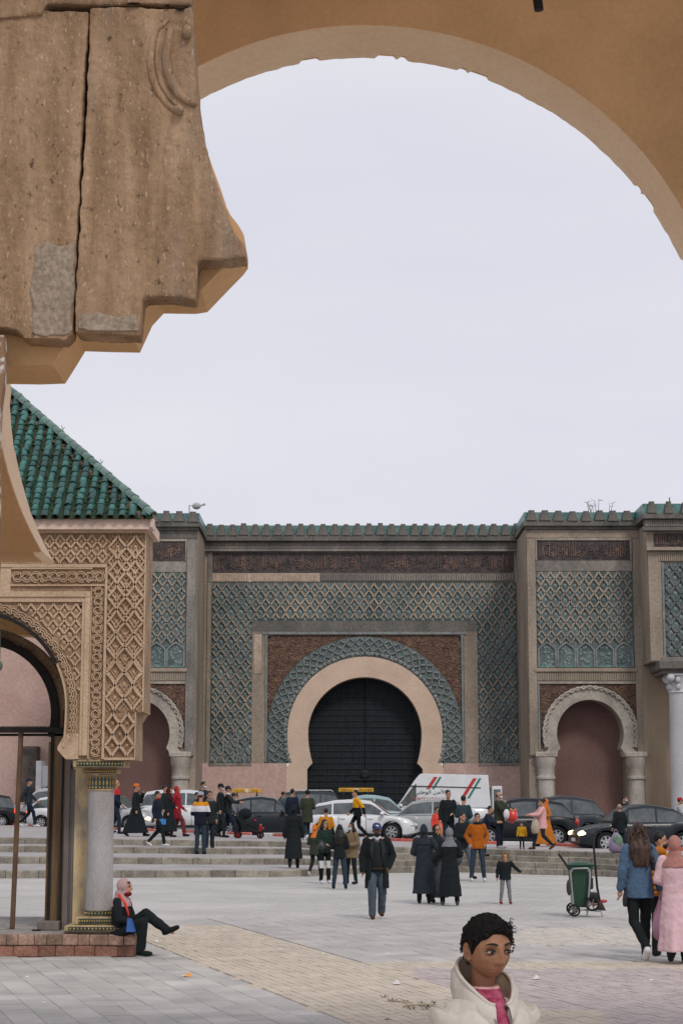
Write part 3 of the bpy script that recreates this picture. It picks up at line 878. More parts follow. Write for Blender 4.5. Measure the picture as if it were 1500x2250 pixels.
# ================================================================ GREEN ROOFED PAVILION (left)
plaster = M('carved tan plaster', (0.40, 0.275, 0.178), 0.9, 0.16, 1.6, 0.012, 22, col2=(0.56, 0.42, 0.295), mix=(0.3, 0.7), fine=0.16, fscale=30)
plaster_shade = M('shaded plaster ground', (0.31, 0.207, 0.13), 0.9, 0.25, 2.4, 0.02, 24, fine=0.3, fscale=26)  # darker copy of the plaster: shade between the carving put into colour
ochre = M('ochre limewash', (0.46, 0.285, 0.135), 0.9, 0.15, 0.9, 0.006, 14, fine=0.10, fscale=24)
fascia_m = M('pinkish fascia plaster', (0.60, 0.46, 0.385), 0.85, 0.14, 2.0, 0.008, 20, fine=0.12, fscale=20)
roof_green = M('green glazed roof tile', (0.012, 0.060, 0.050), 0.38, 0.3, 7.0, 0.004, 30, col2=(0.042, 0.135, 0.118), mix=(0.3, 0.7), rand=0.5, spec=0.5, fine=0.3, fscale=30)
ridge_green = M('weathered ridge tile', (0.06, 0.135, 0.115), 0.55, 0.3, 5.0, 0.006, 30, col2=(0.21, 0.27, 0.235), mix=(0.3, 0.7), rand=0.25, fine=0.25, fscale=28)
moss = M('moss and dirt', (0.04, 0.045, 0.02), 0.95, 0.4, 4.0, 0.01, 30, col2=(0.09, 0.07, 0.04))
post_stone = M('grey speckled column', (0.29, 0.275, 0.27), 0.85, 0.2, 2.0, 0.006, 40, col2=(0.43, 0.42, 0.42), stretch=(1, 1, .35), fine=0.22, fscale=60)
brick_m = M('old red brick', (0.19, 0.085, 0.058), 0.9, 0.35, 5.0, 0.014, 30, col2=(0.31, 0.165, 0.12), mix=(0.3, 0.7), rand=0.22, fine=0.3, fscale=25)
brick_top = M('worn coping brick', (0.27, 0.175, 0.13), 0.9, 0.3, 5.0, 0.012, 30, rand=0.2, fine=0.3, fscale=25)
mortar = M('grey mortar', (0.27, 0.245, 0.225), 0.95, 0.25, 3.0, 0.012, 25, fine=0.25, fscale=30)
iron = M('rusty black iron', (0.014, 0.012, 0.011), 0.7, 0.4, 6, fine=0.3)
rust_pole = M('rusty brown pole', (0.075, 0.045, 0.028), 0.8, 0.4, 5, col2=(0.17, 0.10, 0.06), stretch=(1, 1, .4))
wood_b = M('varnished board', (0.11, 0.07, 0.036), 0.6, 0.3, 3, col2=(0.22, 0.14, 0.07), stretch=(3, 3, .25), fine=.2)
cream_pl = M('flaking cream paint', (0.30, 0.26, 0.21), 0.85, 0.2, 3.5, 0.01, 20, col2=(0.60, 0.47, 0.27), mix=(0.36, 0.56), stretch=(1, 1, .5), fine=.12)
grey_board = M('grey painted board', (0.16, 0.135, 0.125), 0.8, 0.25, 3, stretch=(2, 2, .3))
zel_dark = M('dark teal zellij', (0.022, 0.045, 0.045), 0.35, 0.3, 14, spec=.5)
zel_gold = M('gold zellij', (0.48, 0.30, 0.08), 0.45, 0.3, 10)
zel_edge = M('worn tile edge', (0.36, 0.27, 0.15), 0.85, 0.3, 8)

FP = Face(26.06)
K = empty('tiled_pavilion', (FP.X(240), 26.06, 0.0), label='carved tan plaster pavilion with a green tiled hip roof', cat='pavilion')
D = FP.d
def pp(name, mb, mat, parent=None, **k): return obj(name, mb, mat, parent or K, **k)
LX = -170                                            # left end, beyond the frame
AX, AY, AR = -65, 1555, 213
# the carved front wall above the springing, pierced by the horseshoe arch
def archline(rad, drop=1642):
    pts_ = [(AX + rad * cos(t), AY - rad * sin(t)) for t in [pi - (pi + .0) * i / 44 for i in range(45)]]
    low = [(AX + rad - 1.2 * (j / 4) ** 2 * 3, AY + (drop - AY) * j / 4) for j in range(1, 5)]
    lowl = [(2 * AX - x, y) for x, y in low]
    return list(reversed(lowl)) + pts_ + low
inn = archline(AR)
def outer_of(p, x0=-300, x1=178, y0=1330):
    dx, dy = p[0] - AX, p[1] - AY
    if dy > 0: return (x1 if dx > 0 else x0, p[1])
    k = 1e9
    if dx > 1e-6: k = min(k, (x1 - AX) / dx)
    if dx < -1e-6: k = min(k, (x0 - AX) / dx)
    if dy < -1e-6: k = min(k, (y0 - AY) / dy)
    return (AX + dx * k, AY + dy * k)
mb = MB(); ring_prism(mb, [FP.pt(*p) for p in inn], [FP.pt(*outer_of(p)) for p in inn], 26.06, 26.75); pp('spandrel', mb, plaster_shade)
mb = MB()
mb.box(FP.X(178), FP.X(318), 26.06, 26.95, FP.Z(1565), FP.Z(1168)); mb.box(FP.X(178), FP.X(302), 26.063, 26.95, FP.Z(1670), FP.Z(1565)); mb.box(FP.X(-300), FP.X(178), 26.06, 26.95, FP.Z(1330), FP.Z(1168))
pp('wall', mb, plaster_shade)
# side returns and rear wall
mb = MB()                                            # the end wall runs back a little askew
sk = -.135
q0, q1 = FP.X(262), FP.X(316)
mb.loft([[(q0, 26.95, z), (q1, 26.95, z), (q1 + sk * 3.2, 30.2, z), (q0 + sk * 3.2, 30.2, z)] for z in (FP.Z(1560), FP.Z(1168))]); pp('side_wall', mb, plaster)
mb = MB(); ring_prism(mb, [(FP.X(AX) + (D(AR) * .97) * cos(pi - pi * i / 30), FP.Z(AY) + D(AR) * .97 * sin(pi - pi * i / 30)) for i in range(31)],
    [(FP.X(AX) + 1.85 * (cos(pi - pi * i / 30)) , FP.Z(AY) + (2.3 if 0 < i < 30 else 0)) for i in range(31)], 29.7, 30.2); pp('rear_wall', mb, ochre)
mb = MB(); mb.box(FP.X(-300), FP.X(230), 26.75, 30.2, FP.Z(1215), FP.Z(1168)); pp('ceiling', mb, ochre)
# step mouldings and panels
PL = MB()
def mould(x0, x1, y0, y1, proud, mat=plaster, name='moulding'):
    b = MB(); FP.plate(b, x0, x1, y0, y1, proud); return pp(name, b, mat)
mould(-300, 197, 1300, 1312, .055); mould(-300, 186, 1312.5, 1323, .035)
mould(186.3, 197, 1312.5, 1660, .050); mould(179, 186, 1323.5, 1660, .03)
mould(-300, 232, 1240, 1247, .035); mould(-300, 20, 1247.3, 1299.5, .02)
mould(197.3, 200, 1290, 1668, .02); mould(228.5, 234, 1247.5, 1668, .045); mould(314.6, 318, 1172, 1564, .03); mould(299, 302, 1565.5, 1669, .03)
mould(20, 228, 1284.5, 1288, .03); mould(20, 200, 1247.3, 1251, .03); mould(234.2, 302, 1664.5, 1670, .045)
# carved nets
def net(x0, x1, y0, y1, wc, hc, hw, dep, keep=None, boss=.26, nm='carved_net', seg=6):
    a, b = MB(), MB()
    lattice(a, FP.X(x0), FP.X(x1), FP.Z(y1), FP.Z(y0), D(wc), D(hc), D(hw), 26.06, dep, keep=keep, seg=seg, boss=b, bossr=boss, bossd=dep * .8)
    pp(nm, a, plaster, kind='stuff'); pp('carved_boss', b, plaster, kind='stuff')
net(92, 233, 1174, 1239, 25, 38, 2.7, .04)
net(235, 314, 1176, 1562, 39, 58, 3.4, .052, boss=.16)
net(235, 299, 1566, 1663, 32, 52, 3.4, .052, boss=.16)
net(235, 314, 1205, 1562, 39, 58, 2.4, .036, boss=.01)
net(235, 314, 1176, 1562, 19.5, 29, 1.3, .022, boss=.2)
spk = lambda u, v: hypot(u - FP.X(AX), max(v - FP.Z(AY), 0)) > D(AR + 22) and v > FP.Z(AY) - 9
net(-120, 178, 1326, 1640, 25, 33, 2.5, .038, keep=lambda u, v: spk(u, v) and (v > FP.Z(AY) or u > FP.X(AX) + D(AR + 20)))
# arabesque strip: scrolling leaves along the frieze and down the right side
def scroll(x0, y0, x1, y1, n, amp):
    a, b = MB(), MB()
    for s in range(n):
        f0, f1 = s / n, (s + 1) / n
        cx_, cy_ = x0 + (x1 - x0) * (f0 + f1) / 2, y0 + (y1 - y0) * (f0 + f1) / 2
        for q in range(2):
            pts_ = []
            for i in range(12):
                t = i / 11 * 1.7 * pi + q * pi + s * .6
                r_ = amp * (1 - .55 * i / 11)
                pts_.append(FP.pt(cx_ + r_ * cos(t), cy_ + r_ * sin(t)))
            ribbon(a, pts_, D(1.6), 26.06, .035)
        for q in range(5):
            t = R.uniform(0, 6.28); r_ = amp * R.uniform(.5, 1.1)
            c_ = FP.pt(cx_ + r_ * cos(t), cy_ + r_ * sin(t))
            b.ball((c_[0], 26.06, c_[1]), (D(2.6), .028, D(1.8)), 6, 4)
    pp('arabesque', a, plaster, kind='stuff'); pp('leaf_knots', b, plaster, kind='stuff')
scroll(24, 1268, 226, 1268, 10, 12.5)
scroll(214, 1290, 214, 1662, 18, 11.5)
# concentric scallops that edge the arch
sc_ = MB()
for i in range(-14, 46):
    t = .42 * pi - i * .085
    if t < -.30: break
    cx_, cy_ = AX + (AR + 8) * cos(t), AY - (AR + 8) * sin(t)
    if t < 0: cx_, cy_ = AX + AR + 8, AY + AR * (-t)
    for r_ in (16, 11, 6):
        pts_ = [FP.pt(cx_ + r_ * cos(t + a), cy_ - r_ * sin(t + a)) for a in [-1.5 + 3.0 * k / 9 for k in range(10)]]
        ribbon(sc_, pts_, D(1.5), 26.06, .04 - .001 * r_)
pp('scallop_edge', sc_, plaster, kind='stuff')
mb = MB(); P_ = [FP.pt(*p) for p in archline(AR - 1)]; Q_ = [FP.pt(*p) for p in archline(AR + 3)]
ring_prism(mb, P_, Q_, 26.02, 26.2); pp('arch_fillet', mb, plaster)
# springing block of the arch and the black rail that follows its curve
mb = MB(); mb.prism([FP.pt(*p) for p in ((132, 1648), (132, 1641), (141, 1625), (147, 1612), (178, 1612), (178, 1668), (150, 1668))], 26.04, 26.9); pp('impost', mb, plaster)
mb = MB(); a_ = arcpts(FP.X(AX), FP.Z(AY), D(AR - 9), .47, pi - .47, 30); b_ = arcpts(FP.X(AX), FP.Z(AY), D(AR - 1.2), .47, pi - .47, 30)
ring_prism(mb, a_, b_, 25.98, 26.3); pp('awning_rail', mb, iron)
# soffit is the ring itself; an inner carved arch and its iron frame stand deeper
mb = MB(); X0, Z0 = FP.X(AX - 8), FP.Z(AY + 8)
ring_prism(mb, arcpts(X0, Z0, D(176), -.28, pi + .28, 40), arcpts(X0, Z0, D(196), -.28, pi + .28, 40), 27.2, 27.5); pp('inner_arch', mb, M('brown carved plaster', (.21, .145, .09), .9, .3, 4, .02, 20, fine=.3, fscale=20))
mb = MB(); ring_prism(mb, arcpts(X0, Z0, D(158), -.3, pi + .3, 40), arcpts(X0, Z0, D(175.6), -.3, pi + .3, 40), 27.15, 27.4); pp('iron_arch', mb, iron)
mb = MB(); mb.box(FP.X(-200), FP.X(122), 26.9, 27.15, FP.Z(1604), FP.Z(1593)); 
for i in range(40):
    x = FP.X(-60 + i * 4.4); mb.ball((x, 26.9, FP.Z(1592)), (.014, .014, .012), 5, 4)
mb.box(FP.X(-200), FP.X(120), 27.0, 27.1, FP.Z(1612), FP.Z(1606.5)); pp('transom', mb, iron)
lb = MB(); q = at(-1, 1463, 26.3); lb.ball(q, (.05, .05, .075), 10, 8); lb.tube([q, (q.x, q.y, q.z + .5)], .012, 5)
tag(obj('hanging_lamp', lb, M('lamp glass green', (.12, .16, .13), .4)), 'small greenish lamp hanging in the carved pavilion arch', 'lamp')
# plinth of brick courses with a mortar top
ZT = wz(2052, 26.06)
yF, yB = 26.02, 29.9
mb = MB(); mb.box(FP.X(-260), FP.X(150), yF + .03, yB, 0, ZT); mb.box(FP.X(150), FP.X(307), yF + .031, yF + .95, 0, ZT - .001); pp('plinth_core', mb, mortar)
mb = MB(); mb.box(FP.X(154), FP.X(306), yF + .05, yF + .9, ZT, ZT + .035, .015); pp('mortar_bed', mb, mortar)
hc = ZT / 2
for c_ in range(2):
    x = -12 + (22 if c_ else 0)
    while x < 306:
        w_ = R.uniform(34, 62) if c_ == 0 else R.uniform(24, 46)
        x2 = min(x + w_, 309)
        b = MB(); j = R.uniform(-.012, .012)
        b.box(FP.X(x) + .004, FP.X(x2) - .004, yF - .02 + j, yF + .22, c_ * hc + .004, (c_ + 1) * hc - .004 + R.uniform(-.006, .004), .012)
        pp('brick', b, brick_m if c_ == 0 else brick_top); x = x2
for i in range(2):
    b = MB(); y0 = yF + .24 + i * .3
    b.box(FP.X(303), FP.X(310), y0, y0 + .29, .004, ZT - .004, .012); pp('brick', b, brick_m)
b = MB(); q = floor_at(275, 2089, 0); b.ball((q.x, q.y - .12, .03), (.035, .03, .025), 7, 5)
tag(obj('pebble', b, M('pale chip', (.5, .42, .36), .9)), 'pale broken chip on the ground before the brick plinth', 'pebble')
# column with zellij collars
ccx, ccy = FP.X(222), 26.42
Fc = Face(26.42)
rc = Fc.d(28)
zb, zt = Fc.Z(1998), Fc.Z(1738)
mb = MB(); mb.lathe([(rc * 1.02, zb), (rc * 1.02, zb + .3), (rc * .99, zb + 1.0), (rc * .97, zt)], (ccx, ccy, 0), 32); colo = pp('column', mb, post_stone, smooth=40)
def collar(r0, z0, z1, n=26, square=None, parent=colo):
    b = MB()
    if square: b.box(ccx - square, ccx + square, ccy - square, ccy + square, z0, z1, .012)
    else: b.lathe([(r0, z0), (r0, z1)], (ccx, ccy, 0), 32)
    o = obj('tile_collar', b, zel_edge, parent)
    t, g_ = MB(), MB()
    m_ = (z0 + z1) / 2; h = (z1 - z0)
    if square:
        f = ccy - square
        t.box(ccx - square * .86, ccx + square * .97, f - .006, f, z0 + h * .16, z1 - h * .2)
        for i in range(15):
            x = ccx - square * .8 + square * 1.7 * i / 14
            g_.add([(x - .012, f - .006, m_), (x, f - .006, m_ - .018), (x + .012, f - .006, m_), (x, f - .006, m_ + .018), (x, f - .014, m_)], [(0, 1, 4), (1, 2, 4), (2, 3, 4), (3, 0, 4)])
    else:
        t.lathe([(r0 + .005, z0 + h * .12), (r0 + .005, z1 - h * .12)], (ccx, ccy, 0), 32)
        for i in range(n):
            a = 2 * pi * i / n
            for zz in ((m_,) if h < .14 else (z0 + h * .2, m_, z1 - h * .2)):
                g_.ball((ccx + (r0 + .006) * cos(a), ccy + (r0 + .006) * sin(a), zz), (.011, .011, .015 if zz != m_ or h < .14 else .04), 5, 4)
    obj('tile_band', t, zel_dark, o); obj('gold_tiles', g_, zel_gold, o, kind='stuff')
collar(rc * 1.03, zt + .005, Fc.Z(1703), 24)
collar(rc * 1.04, Fc.Z(2012), zb - .004, 26)
collar(0, Fc.Z(1701), Fc.Z(1689), square=rc * 1.27); collar(0, Fc.Z(1687), Fc.Z(1671), square=rc * 1.92)
collar(0, Fc.Z(2029), Fc.Z(2012.5), square=rc * 1.52); collar(0, ZT + .036, Fc.Z(2029.6), square=rc * 2.24)
# cream pilaster, grey and brown boards, iron edges of the shop door
Fd = Face(27.0)
def board(name, x0, x1, y0, mat, Y, th, ylow=None):
    F_ = Face(Y); b = MB(); b.box(F_.X(x0), F_.X(x1), Y, Y + th, ZT + .002, F_.Z(y0)); return pp(name, b, mat)
board('pilaster', 172, 205, 1672, cream_pl, 26.75, .45); board('pilaster_edge', 166.5, 171.6, 1690, grey_board, 26.8, .3)
board('grey_jamb', 150, 161, 1655, grey_board, 26.85, .3); board('white_strip', 161.4, 166, 1690, M('white strip', (.42, .43, .44), .7, .15, 6), 26.9, .1)
board('iron_edge', 142.5, 146, 1560, iron, 26.9, .12); board('wood_jamb', 124, 142.2, 1600, wood_b, 27.0, .25); board('pale_strip', 146.3, 149.6, 1640, plaster, 26.95, .1)  # the narrow strip is pale plaster
board('iron_edge', 117, 123.6, 1602, iron, 26.98, .2); board('wood_jamb', 112.5, 116.8, 1630, wood_b, 27.05, .2)
b = MB(); f_ = Face(27.0); b.box(f_.X(104), f_.X(150), 26.7, 27.3, ZT + .001, f_.Z(2022), .01); pp('door_foot', b, grey_board)
mb = MB(); pA, pB = at(50, 1608, 27.0), at(39, 2031, 27.0); mb.tube([(pA.x - .07, 27.0, ZT), (pA.x - .02, 27.0, pA.z)], .037, 10)
tag(obj('iron_post', mb, rust_pole, smooth=60), 'thin rusty brown post standing on the brick plinth', 'post')
lt_ = MB(); q = at(92, 2036, 27.1); lt_.box(q.x - .06, q.x + .06, 26.6, 26.7, ZT, ZT + .02, .008)
tag(obj('dark_stone', lt_, iron), 'small dark lump lying on the plinth between post and column', 'stone')

# eaves and hip roof
b = MB(); FP.plate(b, -300, 328, 1144, 1166, .16, 1.2); pp('fascia', b, fascia_m)
b = MB(); FP.plate(b, -300, 322, 1166.4, 1172, .07, .6); pp('eaves_moulding', b, plaster)
b = MB(); q = FP.pt(328, 1152); b.box(q[0], q[0] + .035, 25.86, 26.2, q[1] - .08, q[1] + .09, .012); b.ball((q[0], 25.95, q[1] + .16), (.05, .05, .06), 8, 6); pp('corner_stone', b, fascia_m)
EY = 25.86; ez = FP.Z(1145); ex = FP.X(334) ; SL = 1.0          # the roof rises at 45 degrees to its hip
apx = at(22, 866, EY + 2.05)
run = ex - apx.x
rise = (apx.z - ez) / 2.05
LXm = FP.X(-330)
base = MB()
top_y = EY + 2.05
base.loft([[(LXm - 2, EY, ez), (ex, EY, ez)], [(LXm - 2, top_y, ez + 2.05 * rise), (apx.x, top_y, ez + 2.05 * rise)]], cap=False, closed=False)
base.loft([[(ex, EY, ez), (ex - .6, EY + 4.1, ez)], [(apx.x, top_y, ez + 2.05 * rise), (apx.x, top_y + .05, ez + 2.05 * rise)]], cap=False, closed=False)
pp('roof_bed', base, moss)
th = atan(rise)
tp = 0.158; tl = 0.168
def barrel(r, L, n=7, thick=.016):
    b = MB()
    r2 = r * .86
    a_ = [(r * cos(pi * k / n), r * sin(pi * k / n)) for k in range(n + 1)]
    c_ = [(r2 * cos(pi * k / n), r2 * sin(pi * k / n)) for k in range(n + 1)]
    rows_ = [[(x, 0, z) for x, z in a_], [(x * .86, L, z * .86) for x, z in a_]]
    b.loft(rows_, cap=False, closed=False)
    b.loft([[(x, 0, z) for x, z in a_], [(x * .8, 0, z * .8) for x, z in a_]], cap=False, closed=False)
    b.loft([[(x * .8, 0, z * .8) for x, z in a_], [(x * .7, L, z * .7) for x, z in a_]], cap=False, closed=False)
    return b
me_t = barrel(.058, .205).mesh('roof_tile', [roof_green], 50)
me_r = barrel(.075, .20).mesh('ridge_tile', [ridge_green], 50)
sl_len = 2.05 / cos(th)
tl = 0.128
n_t = 0
KL = rootloc(K)
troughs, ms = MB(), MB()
for i in range(16):
    x = ex - .13 - i * tp
    if x < FP.X(-60): break
    # how far up this column runs before it meets the hip
    ymax = (ex - x) / run * 2.05
    k = 0
    while k * tl * cos(th) < ymax - .05 and n_t < 290:
        d_ = k * tl
        p = Vector((x + R.uniform(-.006, .006), EY - .03 + d_ * cos(th), ez + .02 + d_ * sin(th)))
        share('roof_tile', me_t, K, p - KL, (th + R.uniform(-.06, .05) - .05, R.uniform(-.06, .06), R.uniform(-.09, .09)), (R.uniform(.90, 1.10), R.uniform(.92, 1.06), R.uniform(.82, 1.10)))
        n_t += 1; k += 1
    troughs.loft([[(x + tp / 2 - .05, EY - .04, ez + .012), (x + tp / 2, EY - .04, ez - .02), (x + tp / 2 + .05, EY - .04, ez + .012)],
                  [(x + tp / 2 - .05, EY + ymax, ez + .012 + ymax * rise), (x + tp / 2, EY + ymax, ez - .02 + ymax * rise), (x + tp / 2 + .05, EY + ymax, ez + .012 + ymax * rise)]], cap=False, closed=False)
    for _ in range(9):                              # tufts of moss in the channels
        f = R.uniform(0, max(ymax - .1, .02))
        ms.ball((x + tp / 2 + R.uniform(-.03, .03), EY + f, ez + f * rise + .015), (R.uniform(.015, .04), R.uniform(.02, .05), R.uniform(.012, .03)), 6, 4)
pp('trough_tiles', troughs, M('mossy shaded trough tile', (.012, .03, .02), .8, .4, 8, col2=(.045, .06, .03))); pp('moss_tufts', ms, M('green moss', (.05, .075, .02), .95, .4, 9), kind='stuff')  # mossy troughs, darkened to paint in shade between the tile columns
hp0, hp1 = Vector((ex, EY, ez + .05)), Vector((apx.x, top_y, ez + 2.05 * rise + .06))
hd = (hp1 - hp0); nh = int(hd.length / .165); hd.normalize()
side = hd.cross(Vector((0, 0, 1))).normalized(); upv = side.cross(hd).normalized()
rotm = Matrix((side, hd, upv)).transposed()
for i in range(nh):
    p = hp0 + hd * (i * hd.length * (hp1 - hp0).length / nh)
    o = share('ridge_tile', me_r, K, p - KL, rotm.to_euler(), (1, 1.05, R.uniform(.9, 1.1)))
dm = MB()
for i in range(150):
    f = R.random(); p = hp0.lerp(hp1, f) + Vector((-.11 + R.uniform(-.04, .02), -.05, -.07 + R.uniform(-.02, .02)))
    dm.ball(p, (R.uniform(.02, .05), .03, R.uniform(.015, .03)), 6, 4)
pp('ridge_bedding', dm, M('brown bedding', (.13, .085, .06), .95, .4, 8), kind='stuff')
wd = MB()
for f in (.35, .62): 
    p = hp0.lerp(hp1, f); wd.tube([p, p + Vector((.02, 0, .1)), p + Vector((.0, 0, .16))], .004, 4); wd.tube([p + Vector((.015, 0, .08)), p + Vector((.05, 0, .13))], .004, 4)
pp('weed_sprig', wd, M('sprig', (.06, .07, .04), .9), kind='stuff')
# ================================================================ THE GALLERY THE PICTURE IS TAKEN FROM
def near_stone_mat():
    """Old plaster: streaked browns run through with grey washes, pale flecks and pits."""
    m = M('weathered grey brown plaster', (.3, .2, .13), .95, .2, 3.0)
    t = m.node_tree; b = t.nodes['Principled BSDF']; N, L = t.nodes.new, t.links.new
    tc = N('ShaderNodeTexCoord')
    def noise_(scale, stretch, detail=6, rough=.65):
        mp = N('ShaderNodeMapping'); mp.inputs['Scale'].default_value = stretch; L(tc.outputs['Object'], mp.inputs['Vector'])
        n = N('ShaderNodeTexNoise'); n.inputs['Scale'].default_value = scale; n.inputs['Detail'].default_value = detail; n.inputs['Roughness'].default_value = rough; L(mp.outputs['Vector'], n.inputs['Vector']); return n.outputs['Fac']
    def ramp(f, stops):
        r = N('ShaderNodeValToRGB'); e = r.color_ramp.elements
        while len(e) < len(stops): e.new(.5)
        for q, (p, c) in zip(e, stops): q.position = p; q.color = (*c, 1)
        L(f, r.inputs['Fac']); return r.outputs['Color']
    def mix(fac, a_, c_):
        x = N('ShaderNodeMixRGB'); L(fac, x.inputs['Fac']); L(a_, x.inputs['Color1'])
        if isinstance(c_, tuple): x.inputs['Color2'].default_value = (*c_, 1)
        else: L(c_, x.inputs['Color2'])
        return x.outputs['Color']
    base = ramp(noise_(5.0, (1.5, 1, .3)), [(.25, (.17, .098, .052)), (.45, (.30, .187, .108)), (.6, (.42, .275, .168)), (.8, (.54, .385, .255))])
    grey = ramp(noise_(1.6, (1.3, 1, .25), 4), [(.52, (0, 0, 0)), (.68, (.75, .75, .75))])
    c = mix(grey, base, (.27, .225, .18))
    fl = ramp(noise_(58, (1.4, 1, .55), 3, .6), [(.60, (0, 0, 0)), (.70, (.8, .8, .8))]); c = mix(fl, c, (.56, .43, .31))
    pit = ramp(noise_(38, (1, 1, .6), 4, .7), [(.30, (.85, .85, .85)), (.40, (0, 0, 0))]); c = mix(pit, c, (.075, .045, .028))
    L(c, b.inputs['Base Color'])
    bp = N('ShaderNodeBump'); bp.inputs['Distance'].default_value = .014; bp.inputs['Strength'].default_value = 1
    L(noise_(45, (1.2, 1, .6), 6, .7), bp.inputs['Height']); L(bp.outputs['Normal'], b.inputs['Normal'])
    return m
near_stone = near_stone_mat()
grey_patch = M('grey cement patch', (0.24, 0.185, 0.135), 0.95, 0.2, 5, 0.012, 50, col2=(.34, .275, .21), fine=0.3, fscale=60, stretch=(1.3, 1, .5))
near_ochre = M('ochre arcade limewash', (0.62, 0.39, 0.20), 0.9, 0.15, 0.7, 0.003, 12, fine=0.07, fscale=30)
soffit_m = M('arch soffit with painted light', (0.82, 0.60, 0.40), 0.9, 0.10, 1.2, 0.004, 10, col2=(0.88, 0.69, 0.49), fine=0.07, fscale=24)  # raised above the wall's limewash to paint in light from the plaza
flake = M('flaking white limewash', (0.25, 0.15, 0.09), 0.9, 0.3, 9, 0.01, 30, col2=(0.60, 0.55, 0.49), mix=(0.50, 0.56))
floor_m = M('gallery floor slab', (0.50, 0.46, 0.41), 0.9, 0.15, 2)  # unseen floor, made pale to bounce light up to the soffit

gal = empty('arcade_gallery', (0, 9.5, 0.5), label='ochre arcade gallery framing the view with a large round arch', cat='arcade')
def gp(name, mb, mat, parent=None, **k): return obj(name, mb, mat, parent or gal, **k)
b = MB(); b.box(-9, 9, -6, 12.7, -.04, .5); obj('gallery_floor', b, floor_m, kind='structure')
# far wall of the gallery with the round horseshoe arch
class NearFace(Face):
    def pt(s, x, y): p = at(x, y, s.Y); return (p.x, p.z)
    def X(s, x, y=834): return at(x, y, s.Y).x
F1 = NearFace(11.4)
cx, cz = F1.pt(800, 834); ra = F1.Z(54) - cz
zs = F1.Z(1212)
def hs(r, t):                                       # a slightly flattened circle
    c_ = cos(t)
    if c_ > 0: c_ = 1.022 * (1 if sin(t) < 0 else c_)
    else: c_ *= 1.0 + .040 * min(1, max(0, .35 - sin(t)) / .35)
    return F1.pt(800 + 780 * r / ra * c_, 834 - 780 * r / ra * sin(t))
def horseshoe(r, n=90):
    a = math.asin(max(-.99, -(1212 - 834) / 780))
    return [hs(r, (pi - a) - ((pi - a) - a) * i / n) for i in range(n + 1)]
inn = horseshoe(ra)
def rim(p):
    dx, dz = p[0] - cx, p[1] - cz; k = 1e9
    if dx > 1e-6: k = min(k, (7.5 - cx) / dx)
    if dx < -1e-6: k = min(k, (-6.5 - cx) / dx)
    if dz > 1e-6: k = min(k, (9.3 - cz) / dz)
    return (cx + dx * k, max(cz + dz * k, zs) if dz < 0 else cz + dz * k)
outr = [rim(p) for p in inn]
outr[0] = (-6.5, zs); outr[-1] = (7.5, zs)
mb = MB(); ring_prism(mb, inn, outr, 11.4, 11.4 + .5); gp('arch_wall', mb, near_ochre)
# the soffit lining, chipped along its far edge
mb = MB()
rr = random.Random(12)
ring = []
N = 260
a = math.asin(-(1212 - 834) / 780)
for i in range(N + 1):
    t = (pi - a) - ((pi - a) - a) * i / N
    chip = (.007 * noise.noise((i * .55, 0, 3)) + .010 * noise.noise((i * .09, 2, 3)) + (.018 if noise.noise((i * .13, 5, 3)) > .18 and noise.noise((i * .8, 9, 3)) > -.05 else 0))
    r0, r1 = ra - .006, ra - .004 + chip
    wob = .004 * noise.noise((i * .1, 8, 0))
    A_, B_, C_, D_ = hs(r0 + wob, t), hs(ra + .05, t), hs(r1, t), hs(r0 + wob, t)
    ring.append([(A_[0], 11.405, A_[1]), (B_[0], 11.405, B_[1]), (B_[0], 11.94, B_[1]), (C_[0], 11.94 - .03 * (chip > .01), C_[1]), (D_[0], 11.86, D_[1])])
mb.loft(ring); gp('arch_soffit', mb, soffit_m)
for sg in (-1, 1):                                  # piers under the springing
    b = MB(); xa, xb = sorted((cx + sg * ra * 1.05, cx + sg * (ra + 1.6)))
    b.box(xa, xb, 11.38, 11.96, .5, zs - .004); gp('pier', b, near_ochre)
# unseen roof over the gallery, its reach set to dim the arch wall
b = MB(); b.box(-9, 9, 5.4, 12.0, 9.3, 9.6); gp('roof', b, near_ochre)
lampm = MB(); q = at(1183, 12, 10.2)
lampm.tube([(q.x - .03, q.y, q.z + .6), (q.x - .015, q.y, q.z + .12), (q.x, q.y, q.z - .03)], [.035, .03, .028], 8)
lampm.tube([(q.x - .03, q.y, q.z + .6), (q.x - .03, q.y, 9.3)], .02, 6)
tag(obj('lamp_bracket', lampm, M('black lamp iron', (.006, .006, .006), .6)), 'black iron lamp bracket hanging from the ochre vault', 'lamp bracket')

